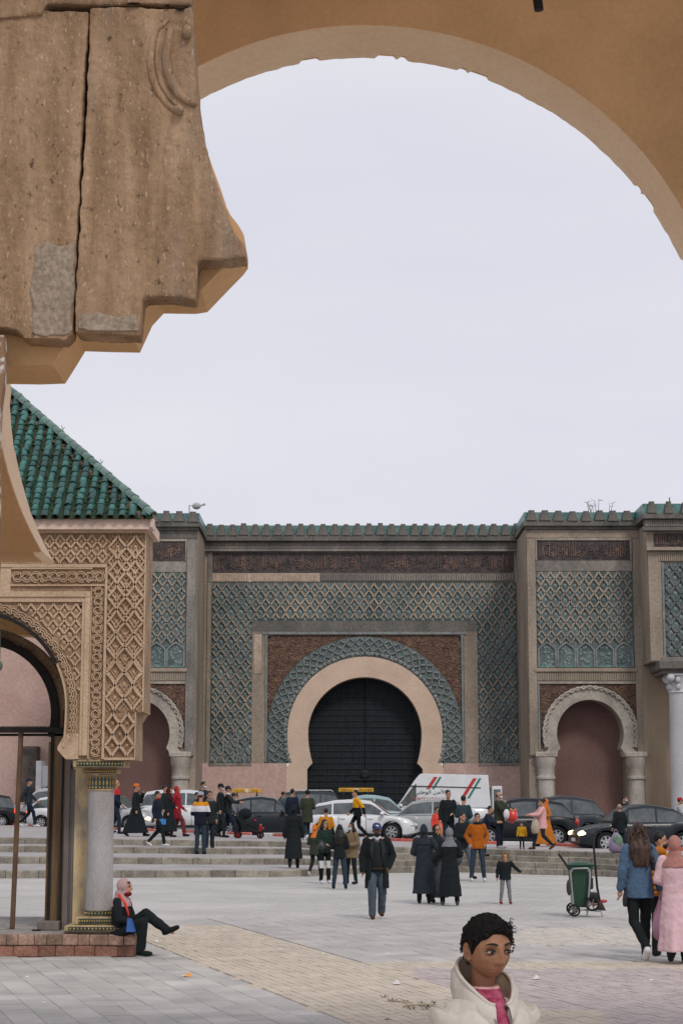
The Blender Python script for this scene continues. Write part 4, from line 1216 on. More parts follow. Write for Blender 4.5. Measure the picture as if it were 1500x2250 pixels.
# near arcade wall: two skins, the weathered front and the ochre core with chamfered corbel steps
FN = NearFace(7.0)
fr = [(-420, -700), (425, -700)] + [(425, -200), (425, 0), (428, 60), (432, 150), (438, 230), (447, 290), (459, 345), (470, 395), (482, 430), (497, 470), (510, 510), (519, 528), (535, 548), (543, 566), (542, 578),
     (500, 583), (438, 585), (436, 630), (433, 671), (400, 666), (360, 663), (319, 664), (315, 710), (312, 748), (240, 746), (172, 742), (150, 757), (60, 752), (45, 735), (0, 726), (-420, 726)]
def crack(y):
    return 203 - 33 * ((y - 40) / 645) + 2.5 * noise.noise((y * .03, 2, 1)) * 1.2
def chunk(name, poly, y0, y1, mat, vox=.0088, disp=.012, scale=.16):
    b = MB(); b.prism([FN.pt(*p) for p in poly], y0, y1)
    o = gp(name, b, mat)
    m = o.modifiers.new('remesh', 'REMESH'); m.mode = 'VOXEL'; m.voxel_size = vox; m.use_smooth_shade = False
    for sc_, st in ((scale, disp), (.035, disp * .7)):
        tx = bpy.data.textures.new(name + '_rough', 'CLOUDS'); tx.noise_scale = sc_; tx.noise_depth = 4
        d = o.modifiers.new('rough', 'DISPLACE'); d.texture = tx; d.strength = st; d.mid_level = .5; d.texture_coords = 'LOCAL'
    return o
ys = [40 + 12 * i for i in range(54)]
cr = [(crack(y), y) for y in ys]
half_w = lambda y: 0.8 + 4.2 * max(0, sin(pi * min(1, max(0, (y - 60) / 330)))) ** .6 + (2.2 if 380 < y < 690 else 0)
left_poly = [(-420, 38)] + [(x - half_w(y), y) for x, y in cr] + [(165, 742), (150, 757), (60, 752), (45, 735), (0, 726), (-420, 726)]
i0 = fr.index((172, 742))
right_poly = [(202, 36), (300, 34), (400, 40), (424, 34)] + fr[fr.index((428, 60)):i0 + 1] + [(x + half_w(y), y) for x, y in reversed(cr)]
top_poly = [(-420, -500), (425, -500), (425, -200), (425, 0), (424, 27), (402, 30), (330, 27), (250, 30), (110, 27), (100, 50), (0, 60), (-420, 40)]
chunk('weathered_face', left_poly, 6.93, 7.06, near_stone)
chunk('weathered_face', right_poly, 6.915, 7.06, near_stone)
chunk('weathered_face', top_poly, 6.915, 7.06, near_stone)
chunk('cement_patch', [(84, 548), (112, 541), (140, 552), (172, 548), (169, 600), (172, 650), (164, 690), (166, 738), (150, 747), (100, 749), (78, 742), (80, 690), (72, 650), (82, 600)], 6.923, 6.95, grey_patch, .009, .012)
chunk('cement_patch', [(178, 706), (220, 697), (262, 708), (310, 700), (310, 741), (240, 742), (176, 737)], 6.908, 6.94, grey_patch, .009, .012)
core = [(-420, -700), (423, -700), (423, 0), (426, 60), (430, 150), (437, 232), (446, 292), (458, 347), (469, 397), (481, 432), (496, 472), (509, 512), (518, 530), (534, 550), (545, 570), (545, 590),
        (535, 604), (500, 640), (456, 686), (430, 690), (360, 689), (335, 716), (308, 775), (250, 774), (188, 772), (166, 808), (144, 843), (90, 845), (24, 844), (-420, 844)]
FK = NearFace(7.40)
b = MB(); b.prism([FK.pt(*p) for p in core], 7.062, 7.40); gp('ochre_core', b, near_ochre)
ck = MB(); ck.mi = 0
ck.prism([FN.pt(x - half_w(y) - .6, y) for x, y in cr[1:-1]] + [FN.pt(x + half_w(y) + .6, y) for x, y in reversed(cr[1:-1])], 6.99, 7.05); gp('crack', ck, M('painted hollow shade', (.03, .022, .016), .95))  # dark strip set in the gap, painting the shade of a deeper crack
# pier below, with flaking limewash
skin = [(-420, 752), (20, 752), (22, 790), (20, 850), (13, 900), (9, 960), (8, 1240), (4, 1330), (-12, 1420), (-20, 2700), (-420, 2700)]
b = MB(); b.prism([FN.pt(*p) for p in skin], 6.89, 6.95); gp('pier_face', b, flake)
pier = [(-420, 726), (12, 726), (12, 850), (5, 900), (0, 960), (0, 1240), (-4, 1330), (-12, 1420), (-20, 2700), (-420, 2700)]
pier = [(750 - (750 - x) * 7.40 / 7.0, 1760 - (1760 - y) * 7.40 / 7.0 if y < 1700 else y) if x > -100 else (x, y) for x, y in pier]
b = MB(); b.prism([FN.pt(*p) for p in pier], 6.95, 7.40); gp('pier', b, flake)
b = MB(); b.box(-7.5, FN.X(-400), 6.98, 7.42, .5, 8.9); gp('near_wall', b, near_ochre)
# scroll carved on the weathered face
sm = MB()
def arc_px(cx_, cy_, r0, r1, a0, a1, n): return [(cx_ + (r0 + (r1 - r0) * i / n) * cos(a0 + (a1 - a0) * i / n), cy_ - (r0 + (r1 - r0) * i / n) * 1.55 * sin(a0 + (a1 - a0) * i / n)) for i in range(n + 1)]
for pl, w_ in (([(375, 62), (352, 80), (340, 110), (335, 150), (340, 190), (352, 220), (372, 248), (396, 268)], 8), ([(380, 82), (374, 110), (369, 140), (372, 170), (382, 200), (398, 225), (416, 240), (436, 246)], 11.0),
               ([(357, 90), (350, 130), (350, 165), (358, 200), (376, 232), (400, 255)], 5.0)):
    sm.tube([(FN.pt(x, y)[0], 6.917, FN.pt(x, y)[1]) for x, y in pl], [FN.d(w_) * (.5 + .5 * sin(pi * (i + .7) / (len(pl) + .4))) for i in range(len(pl))], 8)
sm.ball((FN.pt(416, 92)[0], 6.90, FN.pt(416, 92)[1]), (.02, .025, .03), 8, 6); sm.ball((FN.pt(398, 262)[0], 6.90, FN.pt(398, 262)[1]), (.022, .03, .02), 8, 6)
gp('carved_scroll', sm, near_stone, smooth=True)
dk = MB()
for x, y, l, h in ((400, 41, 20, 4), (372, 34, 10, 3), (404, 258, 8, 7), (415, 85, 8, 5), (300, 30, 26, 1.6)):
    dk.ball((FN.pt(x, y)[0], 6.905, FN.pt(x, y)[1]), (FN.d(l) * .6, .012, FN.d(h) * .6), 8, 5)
gp('hollow_shade', dk, M('painted hollow shade', (.03, .022, .016), .95))  # raised dark blobs that paint the shade of small hollows
# ================================================================ VEHICLES ON THE STREET
def paint(name, col, rough=.32):
    k = sum(col) / 3 > .1
    return M(name, col, rough if k else .36, 0.06, 1.5, coat=.4 if k else .1, spec=.5 if k else .3, fine=.04, fscale=20)
glass_m = M('car glass', (0.075, 0.088, 0.09), 0.07, 0.45, 2.5, spec=.7, coat=.2)  # base colour raised to stand for reflected sky
tyre_m = M('tyre rubber', (0.012, 0.013, 0.014), 0.85, 0.2, 8)
rim_m = M('alloy rim', (0.42, 0.43, 0.44), 0.35, 0.1, 5, metal=.6)
trim_b = M('black car trim', (0.012, 0.014, 0.016), 0.55, 0.2, 6)
lamp_w = M('headlamp glass', (0.50, 0.52, 0.54), 0.12, 0.1, 6, spec=.8)
lamp_on = M('lit headlamp', (0.9, 0.7, 0.45), 0.3, 0.05, 6, emit=(1.0, 0.62, 0.25), estr=9)
tail_m = M('red tail lamp', (0.38, 0.02, 0.015), 0.2, 0.1, 6, spec=.7)
tail_on = M('lit tail lamp', (0.5, 0.03, 0.02), 0.2, 0.1, 6, emit=(1.0, 0.06, 0.03), estr=2.5)
plate_m = M('number plate white', (0.55, 0.55, 0.55), 0.5, 0.05, 6)
sign_y = M('yellow taxi board', (0.55, 0.29, 0.03), 0.6, 0.15, 4)

WH = {}
def wheel_mesh(r, key):
    if key in WH: return WH[key]
    t = MB()
    prof = [(r * .64, -.09), (r * .93, -.105), (r, -.06), (r, .06), (r * .93, .105), (r * .64, .09)]
    n = 22
    rings = [[(p * cos(2 * pi * k / n), y, p * sin(2 * pi * k / n)) for p, y in prof] for k in range(n)]
    rings.append(rings[0]); t.loft(rings, False)
    m = MB()
    m.lathe([(.01, 0)], (0, 0, 0), 3) if False else None
    rr = r * .65
    m.add([(rr * cos(2 * pi * k / n), -.05, rr * sin(2 * pi * k / n)) for k in range(n)] + [(0, -.04, 0)], [(k, (k + 1) % n, n) for k in range(n)])
    m.mi = 0
    sp = MB()
    for k in range(7):
        a = 2 * pi * k / 7
        d, e = Vector((cos(a), 0, sin(a))), Vector((-sin(a), 0, cos(a)))
        pts_ = [d * rr * .15 + e * .045, d * rr * .15 - e * .045, d * rr * .97 - e * .03, d * rr * .97 + e * .03]
        sp.loft([[p + Vector((0, -.055, 0)) for p in pts_], [p + Vector((0, -.10, 0)) for p in pts_]])
    ring_ = [[(q * cos(2 * pi * k / n), y, q * sin(2 * pi * k / n)) for q, y in ((rr * .90, -.07), (rr * .92, -.108), (rr * 1.0, -.108), (rr * 1.0, -.05))] for k in range(n)]
    ring_.append(ring_[0]); sp.loft(ring_, False)
    sp.lathe([(rr * .2, 0)], (0, 0, 0), 3) if False else None
    sp.ball((0, -.08, 0), (rr * .22, .04, rr * .22), 8, 6)
    WH[key] = (t.mesh('wheel', [tyre_m], 40), sp.mesh('rim', [rim_m], 40), m.mesh('wheel_well', [trim_b]))
    return WH[key]

def interp(tab, x):
    if x <= tab[0][0]: return tab[0][1]
    for a, b in zip(tab, tab[1:]):
        if x <= b[0]:
            f = (x - a[0]) / (b[0] - a[0]) if b[0] > a[0] else 0
            f2 = f * f * (3 - 2 * f)
            return a[1] + (b[1] - a[1]) * (f * .6 + f2 * .4)
    return tab[-1][1]

def car(name, label, cat, loc, yaw, L, W, H, mat, deck, roof, belt, group='vehicles queued on the street before the gate', wb=None, wr=.33, pillars=(), glass=None,
        tumble=.80, head='off', tail='off', rail=None, seams=(), lower_trim=True, roofmat=None, parts=None):
    """deck: (x, z) of bonnet and boot line; roof: rear base, rear top, front top, screen base as (x, z); forward is +x."""
    o = empty(name, loc, yaw, label, cat, group)
    hw = W / 2
    wb = wb or L * .6
    axF, axR = wb * .5 + L * .0, -wb * .5
    N = 56
    X = [-L / 2 + L * i / N for i in range(N + 1)]
    for a in (axF, axR):
        X += [a - wr * 1.18, a + wr * 1.18, a - wr * .8, a + wr * .8]
    X += [r[0] for r in roof] + [p + s * .035 for p in pillars for s in (-1, 1)]
    X = sorted(set(round(x, 4) for x in X))
    def zb(x):
        z = .20 + (.10 * max(0, abs(x) / (L / 2) - .86) / .14)
        for a in (axF, axR):
            d = abs(x - a)
            if d < wr * 1.18: z = max(z, wr + sqrt(max(0, (wr * 1.18) ** 2 - d * d)) - .02)
        return z
    def wid(x):
        f = abs(x) / (L / 2)
        return hw * (1 - .16 * max(0, (f - .72) / .28) ** 2.2)
    body = MB()
    rings = []
    for x in X:
        b_, d_, w_ = zb(x), interp(deck, x), wid(x)
        d_ = max(d_, b_ + .04)
        prof = [(0, b_), (w_ * .86, b_), (w_ * .965, b_ + (d_ - b_) * .10), (w_, b_ + (d_ - b_) * .42), (w_ * .995, b_ + (d_ - b_) * .72), (w_ * .965, b_ + (d_ - b_) * .90), (w_ * .88, d_ - .005), (w_ * .5, d_ + .012), (0, d_ + .016)]
        ring = [(x, y, z) for y, z in prof] + [(x, -y, z) for y, z in reversed(prof[1:-1])]
        rings.append(ring)
    body.loft(rings)
    # greenhouse, row by row: paint below and above, glass between
    xr0, xr1, xf0, xf1 = roof[0][0], roof[1][0], roof[-2][0], roof[-1][0]
    GX = [x for x in X if xr0 <= x <= xf1]
    screen, rearw, sides, roofp = MB(), MB(), {}, MB()
    wb_, wt_ = hw * .93, hw * tumble
    def sect(x):
        zt_ = interp(roof, x); b0 = belt - .03
        zt_ = max(zt_, b0 + .02)
        out_ = []
        for f in (0, .12, .84, 1.0):
            z = b0 + (zt_ - b0) * f
            g = (z - b0) / (H - b0)
            taper = 1 - .05 * max(0, (abs(x - (xr1 + xf0) / 2) / (L / 2)) - .4)
            out_.append(((wb_ + (wt_ - wb_) * g) * taper, z))
        yt = out_[-1][0]
        out_ += [(yt * .93, zt_ + .02), (yt * .5, zt_ + .035), (0, zt_ + .04)]
        return out_
    secs = [sect(x) for x in GX]
    gl_ = glass if glass is not None else [(xr0 + .05, xf1 - .02)]
    for i in range(len(GX) - 1):
        xm = (GX[i] + GX[i + 1]) / 2
        for sd in (1, -1):
            P0 = [(GX[i], sd * y, z) for y, z in secs[i]]; P1 = [(GX[i + 1], sd * y, z) for y, z in secs[i + 1]]
            for r in range(6):
                if r < 3:
                    is_glass = r == 1 and any(a < xm < b for a, b in gl_) and not any(abs(xm - p) < .035 for p in pillars)
                    if is_glass:
                        seg = sum(1 for p in pillars if p < xm)
                        tgt = sides.setdefault((sd, seg), MB())
                    else: tgt = body
                else:
                    tgt = screen if xm > xf0 and r >= 4 else rearw if xm < xr1 and r >= 4 and (roof[0][0] != roof[1][0]) else roofp
                tgt.add([P0[r], P1[r], P1[r + 1], P0[r + 1]], [(0, 1, 2, 3)])
    for s_, x_ in ((0, GX[0]), (-1, GX[-1])):       # close the ends
        q = secs[s_]
        body.add([(x_, y, z) for y, z in q] + [(x_, -y, z) for y, z in reversed(q[:-1])], [tuple(range(len(q) * 2 - 1))])
    bo = obj('body', body, mat, o, smooth=42, local=True)
    obj('roof', roofp, roofmat or mat, o, smooth=42, local=True)
    if screen.v: obj('windscreen', screen, glass_m, o, smooth=42, local=True)
    if rearw.v: obj('rear_window', rearw, glass_m, o, smooth=42, local=True)
    for k, m_ in sides.items(): obj('side_window', m_, glass_m, o, smooth=42, local=True)
    t_me, r_me, w_me = wheel_mesh(wr, round(wr, 2))
    for a in (axF, axR):
        for sd in (-1, 1):
            w_ = share('wheel', t_me, o, (a, sd * (hw - .115), wr), (0, 0, 0 if sd < 0 else pi))
            share('rim', r_me, w_); share('wheel_hub', w_me, w_)
    under = MB(); under.box(-L / 2 + .3, L / 2 - .3, -hw + .25, hw - .25, .17, .6); obj('underbody', under, trim_b, o, local=True)
    dF, dR = interp(deck, L / 2 - .05), interp(deck, -L / 2 + .05)
    hz_ = min(dF - .05, .78)
    for sd in (-1, 1):
        b = MB(); b.ball((L / 2 - .17, sd * (hw - .25), hz_), (.20, .18, .095), 12, 8); obj('headlight', b, lamp_on if head == 'on' or head == sd else lamp_w, o, smooth=True, local=True)
        b = MB(); b.ball((-L / 2 + .09, sd * (hw - .17), max(.85, dR - .16)), (.10, .13, .16), 10, 8); obj('tail_light', b, tail_on if tail == 'on' else tail_m, o, smooth=True, local=True)
        b = MB(); b.ball((xf1 - .28, sd * (hw + .10), belt + .07), (.09, .13, .085), 10, 6); b.box(xf1 - .33, xf1 - .23, sd * hw * .92, sd * (hw + .05), belt + .0, belt + .04); obj('mirror', b, mat, o, smooth=40, local=True)
    b = MB(); b.box(L / 2 - .10, L / 2 + .012, -hw * .5, hw * .5, .42, .56, .01); obj('grille', b, trim_b, o, local=True)
    for s_ in (-1, 1):
        b = MB(); x_ = s_ * (L / 2 + .005); b.box(x_ - .02, x_ + .02, -.26, .26, .36 if s_ > 0 else .62, .47 if s_ > 0 else .73); obj('number_plate', b, plate_m, o, local=True)
    if lower_trim:
        b = MB()
        for sd in (-1, 1):
            b.box(axR + wr * 1.25, axF - wr * 1.25, sd * (hw * .95), sd * (hw * 1.004), .2, .30)
        obj('side_skirt', b, trim_b, o, local=True)
    if seams:
        b = MB(); hd = MB()
        for x in seams:
            for sd in (-1, 1):
                w_ = wid(x)
                z0, z1 = zb(x) + .1, belt - .05
                pr = lambda z: w_ * (.985 + .018 * sin(pi * min(1, max(0, (z - .2) / (belt - .2)))))
                for k in range(5):
                    a_, c_ = z0 + (z1 - z0) * k / 5, z0 + (z1 - z0) * (k + 1) / 5
                    b.box(x - .007, x + .007, sd * (pr((a_ + c_) / 2) - .02), sd * (pr((a_ + c_) / 2) + .004), a_, c_)
                hd.box(x + .06, x + .26, sd * (w_ * .99), sd * (w_ * 1.02), belt - .14, belt - .105)
        obj('door_seam', b, trim_b, o, local=True, kind='stuff'); obj('door_handle', hd, mat, o, local=True, kind='stuff')
    if rail:
        for sd in (-1, 1):
            b = MB(); y = sd * wt_ * .9
            b.tube([(xr1 + .1, y, H + .0), (xr1 + .2, y, H + .07), (xf0 - .3, y, H + .07), (xf0 - .15, y, H + .0)], .022, 6); obj('roof_rail', b, rail, o, local=True)
    return o
def taxi_sign(o, x, H, L=1.9):
    s = MB(); s.box(x - L / 2, x + L / 2, -.09, .09, H + .18, H + .36, .015)
    r = obj('roof_sign', s, sign_y, o, local=True)
    c_ = MB()
    for y in (-.1, .1): c_.disc((x, y, H + .27), .085, 'y', 14, .02)
    obj('sign_disc', c_, plate_m, r, local=True)
    l_ = MB()
    for a in (-.7, .7):
        for y in (-.3, .3): l_.tube([(x + a * L / 2, y * .2, H + .2), (x + a * L / 2, y * 2, H - .02)], .02, 5)
        l_.box(x + a * L / 2 - .02, x + a * L / 2 + .02, -.6, .6, H + .03, H + .07)
    obj('sign_rack', l_, trim_b, o, local=True)
    t = MB(); rr = random.Random(3)
    for sgn in (-1, 1):
        q = x - L / 2 + .1
        while q < x + L / 2 - .12:
            w_ = rr.uniform(.03, .08)
            if abs(q - x) > .14: t.box(q, q + w_, sgn * .09, sgn * .094, H + .22, H + .22 + rr.uniform(.05, .10))
            q += w_ + .04
    obj('sign_lettering', t, M('worn sign lettering', (.25, .12, .02), .7), r, local=True, kind='stuff')

def sedan(L, H, b=.92):
    h = L / 2
    return dict(deck=[(-h, .62), (-h + .06, .93), (-h + .55, 1.0), (-h + 1.2, 1.0), (h - 1.45, b + .04), (h - .75, b - .06), (h - .28, b - .17), (h - .05, .66), (h, .52)],
                roof=[(-h + .50, b + .04), (-h + 1.15, H - .13), (-h + 1.75, H - .02), (-.02 * h, H), (.22 * h, H - .07), (h - 1.08, b + .02)], belt=b)
def hatch(L, H, b=.94):
    h = L / 2
    return dict(deck=[(-h, .60), (-h + .05, .92), (-h + .4, b + .03), (h - 1.25, b + .03), (h - .7, b - .05), (h - .25, b - .17), (h - .05, .66), (h, .52)],
                roof=[(-h + .14, b + .02), (-h + .66, H - .16), (-h + 1.4, H - .03), (-.05 * h, H), (.22 * h, H - .07), (h - .98, b + .0)], belt=b)
def estate(L, H, b=1.02):
    h = L / 2
    return dict(deck=[(-h, .62), (-h + .04, .95), (-h + .3, b + .02), (h - 1.2, b + .02), (h - .6, b - .04), (h - .2, b - .16), (h - .04, .7), (h, .52)],
                roof=[(-h + .08, b + .0), (-h + .42, H - .10), (-h + 1.0, H - .01), (-.02 * h, H), (.24 * h, H - .07), (h - .98, b - .0)], belt=b)
def place(px, Y, L, facing, yaw_off=0.0, edge='right'):
    """Centre so that the car's right (or left) end shows at picture column px."""
    X = wx(px, Y, 1810) + (-L / 2 if edge == 'right' else L / 2)
    return (X, Y, zp(X) - .125), (0 if facing == 'right' else pi) + yaw_off

silver, white, black_p = paint('silver paint', (.40, .41, .42)), paint('white paint', (.66, .67, .68)), paint('black paint', (.012, .014, .017))
dgrey, lblue, oldsil, navy_p = paint('dark grey paint', (.035, .042, .048)), paint('pale blue taxi paint', (.30, .44, .46)), paint('old silver paint', (.33, .345, .34), .4), paint('blue black paint', (.016, .022, .027))

# far left: dark car with its brake lights on, silver estate beyond
l, y = place(32, 99.5, 4.1, 'left', .35); car('parked_car', 'black car with red brake lights lit at the left edge behind the rusty post', 'car', l, y, 4.1, 1.75, 1.75, black_p, **estate(4.1, 1.75), pillars=(-.6, .35), tail='on')
l, y = place(13, 103, 5.0, 'left', 0, 'left'); car('parked_car', 'silver estate car seen between the rusty post and the door boards', 'car', l, y, 5.0, 2.0, 2.12, silver, **estate(5.0, 2.12, 1.22), pillars=(-1.3, -.15), wr=.38, rail=trim_b, seams=(-.9, .2))
l, y = place(236, 95, 4.3, 'right'); car('parked_car', 'white car with its red tail lamp at the edge of the door boards', 'car', l, y, 3.75, 1.8, 1.7, white, **hatch(3.75, 1.7, 1.02), pillars=(-.5, .4), tail='on')
l, y = place(346, 88.5, 4.9, 'right', -.22); oc = car('taxi_car', 'silver taxi with a lit headlamp behind the woman-free gap left of the men in black', 'taxi', l, y, 4.9, 1.95, 1.78, silver, **sedan(4.9, 1.78, 1.06), pillars=(-.35, .75), wr=.36, head='on', seams=(-.2, .9))
oc['label'] = 'silver taxi with one headlamp lit behind the man in an orange cap'
taxi_sign(oc, -.25, 1.78, 1.5)
l, y = place(528, 92, 5.0, 'right', -.05); car('parked_car', 'white people carrier behind the men in black, its lower edge dark', 'car', l, y, 5.0, 2.0, 2.0, white, **estate(5.0, 2.0, 1.2), pillars=(-1.3, -.1, .95), wr=.38, seams=(-.9, .2))
l, y = place(690, 81.5, 4.5, 'right', .0); oc = car('taxi_car', 'blue black taxi with a yellow roof board beside the twin stroller', 'taxi', l, y, 4.5, 1.85, 1.70, navy_p, **sedan(4.5, 1.70, 1.0), pillars=(-.5, .55), wr=.35, seams=(-.3, .75), roofmat=paint('painted roof sky sheen', (.14, .20, .22)))  # roof colour paints in the sky reflected by blue black bodywork
taxi_sign(oc, -.72, 1.70, 1.25)
l, y = place(754, 94, 4.7, 'left', .0); car('parked_car', 'dark grey estate with pale roof rails behind the black taxi', 'car', l, y, 4.7, 1.95, 2.0, dgrey, **estate(4.7, 2.0, 1.2), pillars=(-1.2, 0, .9), rail=M('pale rail', (.6, .6, .62), .4), tail='on')
l, y = place(914, 73.8, 4.5, 'right', -.12); car('parked_car', 'white hatchback with bright alloy wheels stopped at the kerb', 'car', l, y, 4.5, 1.8, 1.60, white, **hatch(4.5, 1.60, 1.0), pillars=(-1.0, .1), wr=.36, seams=(-.75, .35))
l, y = place(908, 84.5, 4.4, 'left', .0); oc = car('taxi_car', 'pale blue taxi with a yellow roof board behind the white hatchback', 'taxi', l, y, 4.4, 1.85, 1.82, lblue, **sedan(4.4, 1.82, 1.10), pillars=(-.4, .6), wr=.35)
taxi_sign(oc, .42, 1.80, 1.6)
l, y = place(1090, 79.5, 4.7, 'right', -.1); car('parked_car', 'old silver saloon with passengers inside behind the standing men', 'car', l, y, 4.7, 1.8, 1.68, oldsil, **sedan(4.7, 1.68, 1.02), pillars=(-.35, .6), wr=.33, seams=(-.2, .8), head=-1)
l, y = place(1264, 68.5, 4.2, 'left', .06); car('parked_car', 'black hatchback with a red tail lamp behind the toddler in yellow', 'car', l, y, 4.2, 1.8, 1.72, black_p, **hatch(4.2, 1.72, 1.02), pillars=(-.55, .45), wr=.35, seams=(-.4, .6))
l, y = place(1332, 77.5, 4.2, 'left', .0); car('parked_car', 'dark car half hidden behind the black hatchback and the rose niche', 'car', l, y, 4.2, 1.8, 1.84, dgrey, **hatch(4.2, 1.84, 1.08), pillars=(-.55, .45), wr=.35)
l, y = place(1256, 60.8, 4.3, 'left', .12, 'left'); car('parked_car', 'black saloon with a glaring headlamp at the kerb near the green bin', 'car', l, y, 4.3, 1.8, 1.52, navy_p, **sedan(4.3, 1.52, .94), pillars=(-.4, .55), wr=.33, head='on', seams=(-.3, .7))

# police van
VL, VH, VW = 5.7, 2.86, 2.05
l, y = place(1076, 88.5, VL, 'left', 0)
h = VL / 2
van = car('police_van', 'white high roofed police van with red and green stripes facing left', 'van', l, y, VL, VW, VH, white,
          deck=[(-h, .6), (-h + .03, 1.2), (-h + .2, 1.3), (h - 1.5, 1.3), (h - .8, 1.18), (h - .3, 1.0), (h - .05, .8), (h, .55)],
          roof=[(-h + .03, 1.3), (-h + .14, VH - .06), (h - 2.35, VH), (h - 1.12, 1.28)], belt=1.32, tumble=.90, wr=.36, wb=3.6, glass=[(h - 2.15, h - 1.3)], pillars=(), seams=(-1.0, .55))
def vs(px, py):                                     # a place on the van's near side from picture columns and rows
    p = at(px, py, 88.5 - VW / 2); return p.x - l[0], p.z - l[2]
def side_y(z): return -(VW / 2) * (.93 + (.90 - .93) * (z - 1.29) / (VH - 1.29)) - .012
def decal(name, quad, mat):
    b = MB(); pts_ = [vs(*q) for q in quad]
    # the van is turned about: its local frame looks the other way
    b.loft([[(-x, -side_y(z), z) for x, z in pts_], [(-x, -side_y(z) + .012, z) for x, z in pts_]])
    obj(name, b, mat, van, local=True)
red_s, green_s = M('stripe red', (.48, .035, .03), .5, .05), M('stripe green', (.02, .20, .13), .5, .05)
decal('red_stripe', [(953, 1707), (961, 1707), (944, 1733), (936, 1733)], red_s); decal('green_stripe', [(965, 1707), (970, 1707), (954, 1733), (949, 1733)], green_s)
decal('red_stripe', [(1039, 1710), (1047, 1710), (1022, 1750), (1014, 1750)], red_s); decal('green_stripe', [(1052, 1710), (1057, 1710), (1031, 1754), (1026, 1754)], green_s)
decal('side_moulding', [(880, 1725.5), (1056, 1730), (1056, 1732), (880, 1727.5)], trim_b)
def lettering(name, body, px0, px1, py0, py1, mat):
    c = bpy.data.curves.new(name, 'FONT'); c.body = body; c.resolution_u = 2; c.extrude = .01
    o = bpy.data.objects.new(name, c); C.objects.link(o)
    dg = bpy.context.evaluated_depsgraph_get()
    me = bpy.data.meshes.new_from_object(o.evaluated_get(dg))
    bpy.data.objects.remove(o); me.name = name
    xs_ = [v.co.x for v in me.vertices]; ys_ = [v.co.y for v in me.vertices]
    x0, x1, y0, y1 = min(xs_), max(xs_), min(ys_), max(ys_)
    a, b = vs(px0, py1), vs(px1, py0)
    for v in me.vertices:
        x = a[0] + (v.co.x - x0) / (x1 - x0) * (b[0] - a[0]); z = a[1] + (v.co.y - y0) / (y1 - y0) * (b[1] - a[1])
        v.co = Vector((-x, -side_y(z) + .006 + v.co.z * .3, z))
    me.materials.clear(); me.materials.append(mat)
    obj(name, me, mat, van, local=True, kind='stuff')
lettering('arabic_lettering', '\ufef2\ufee8\ufec3\ufeee\ufedf\ufe8d \ufee6\ufee3\ufef7\ufe8d', 910, 979, 1734, 1748.5, M('lettering grey green', (.06, .085, .08), .6))
lettering('latin_lettering', 'SÛRETÉ NATIONALE', 909.5, 977.5, 1750, 1758.5, M('lettering red', (.42, .09, .08), .6))
b = MB(); b.box(-h - .06, -h + .0, -.9, -.1, 1.0, 2.25, .02); obj('rear_window', b, glass_m, van, local=True)
b = MB(); b.box(-h - .5, -h - .04, .98, 1.03, .5, 2.3, .01); dr = obj('rear_door', b, white, van, local=True, label='open rear door with a dark pane')
b = MB(); b.box(-h - .44, -h - .10, .97, 1.04, 1.3, 2.15, .01); obj('pane', b, glass_m, dr, local=True)
# ================================================================ PEOPLE
skin_m = M('skin tan', (0.40, 0.215, 0.135), 0.6, 0.10, 8)
skin_d = M('skin dark', (0.16, 0.075, 0.045), 0.6, 0.12, 8)
hair_m = M('black hair', (0.010, 0.008, 0.008), 0.55, 0.4, 18)
hair_b = M('dark brown hair', (0.028, 0.016, 0.012), 0.55, 0.5, 20, col2=(0.07, 0.038, 0.026), stretch=(1, 1, .3))
eye_m = M('eye dark', (0.015, 0.012, 0.012), 0.3, 0.1, 8)
mask_m = M('pale blue face mask', (0.35, 0.50, 0.60), 0.8, 0.08, 10)
CL = {}
def cloth(name, h, var=.11, rough=.9):
    if name not in CL:
        c = hexc(h) if isinstance(h, str) else h
        CL[name] = M('cloth ' + name, c, rough, .04 if 'pink' in name else var, 7, .006, 26, spec=.15, fine=.10, fscale=60)
    return CL[name]
def banded(name, axis, stops):
    """Cloth of several dyed panels; stops are (position along the axis, colour), lowest first."""
    m = M('cloth ' + name, (.5, .5, .5), .9, .1, 7, .006, 26, spec=.15)
    t = m.node_tree; b = t.nodes['Principled BSDF']
    tc = t.nodes.new('ShaderNodeTexCoord'); sx = t.nodes.new('ShaderNodeSeparateXYZ'); t.links.new(tc.outputs['Object'], sx.inputs[0])
    lo, hi = (-.5, .5) if axis in 'XY' else (0, 2)
    mr = t.nodes.new('ShaderNodeMapRange'); mr.inputs['From Min'].default_value, mr.inputs['From Max'].default_value = lo, hi
    t.links.new(sx.outputs[axis], mr.inputs['Value'])
    r = t.nodes.new('ShaderNodeValToRGB'); r.color_ramp.interpolation = 'CONSTANT'
    el = r.color_ramp.elements
    while len(el) < len(stops): el.new(.5)
    for e, (p, c) in zip(el, stops): e.position = max(0, (p - lo) / (hi - lo)); e.color = (*hexc(c), 1)
    t.links.new(mr.outputs['Result'], r.inputs['Fac']); t.links.new(r.outputs['Color'], b.inputs['Base Color'])
    return m

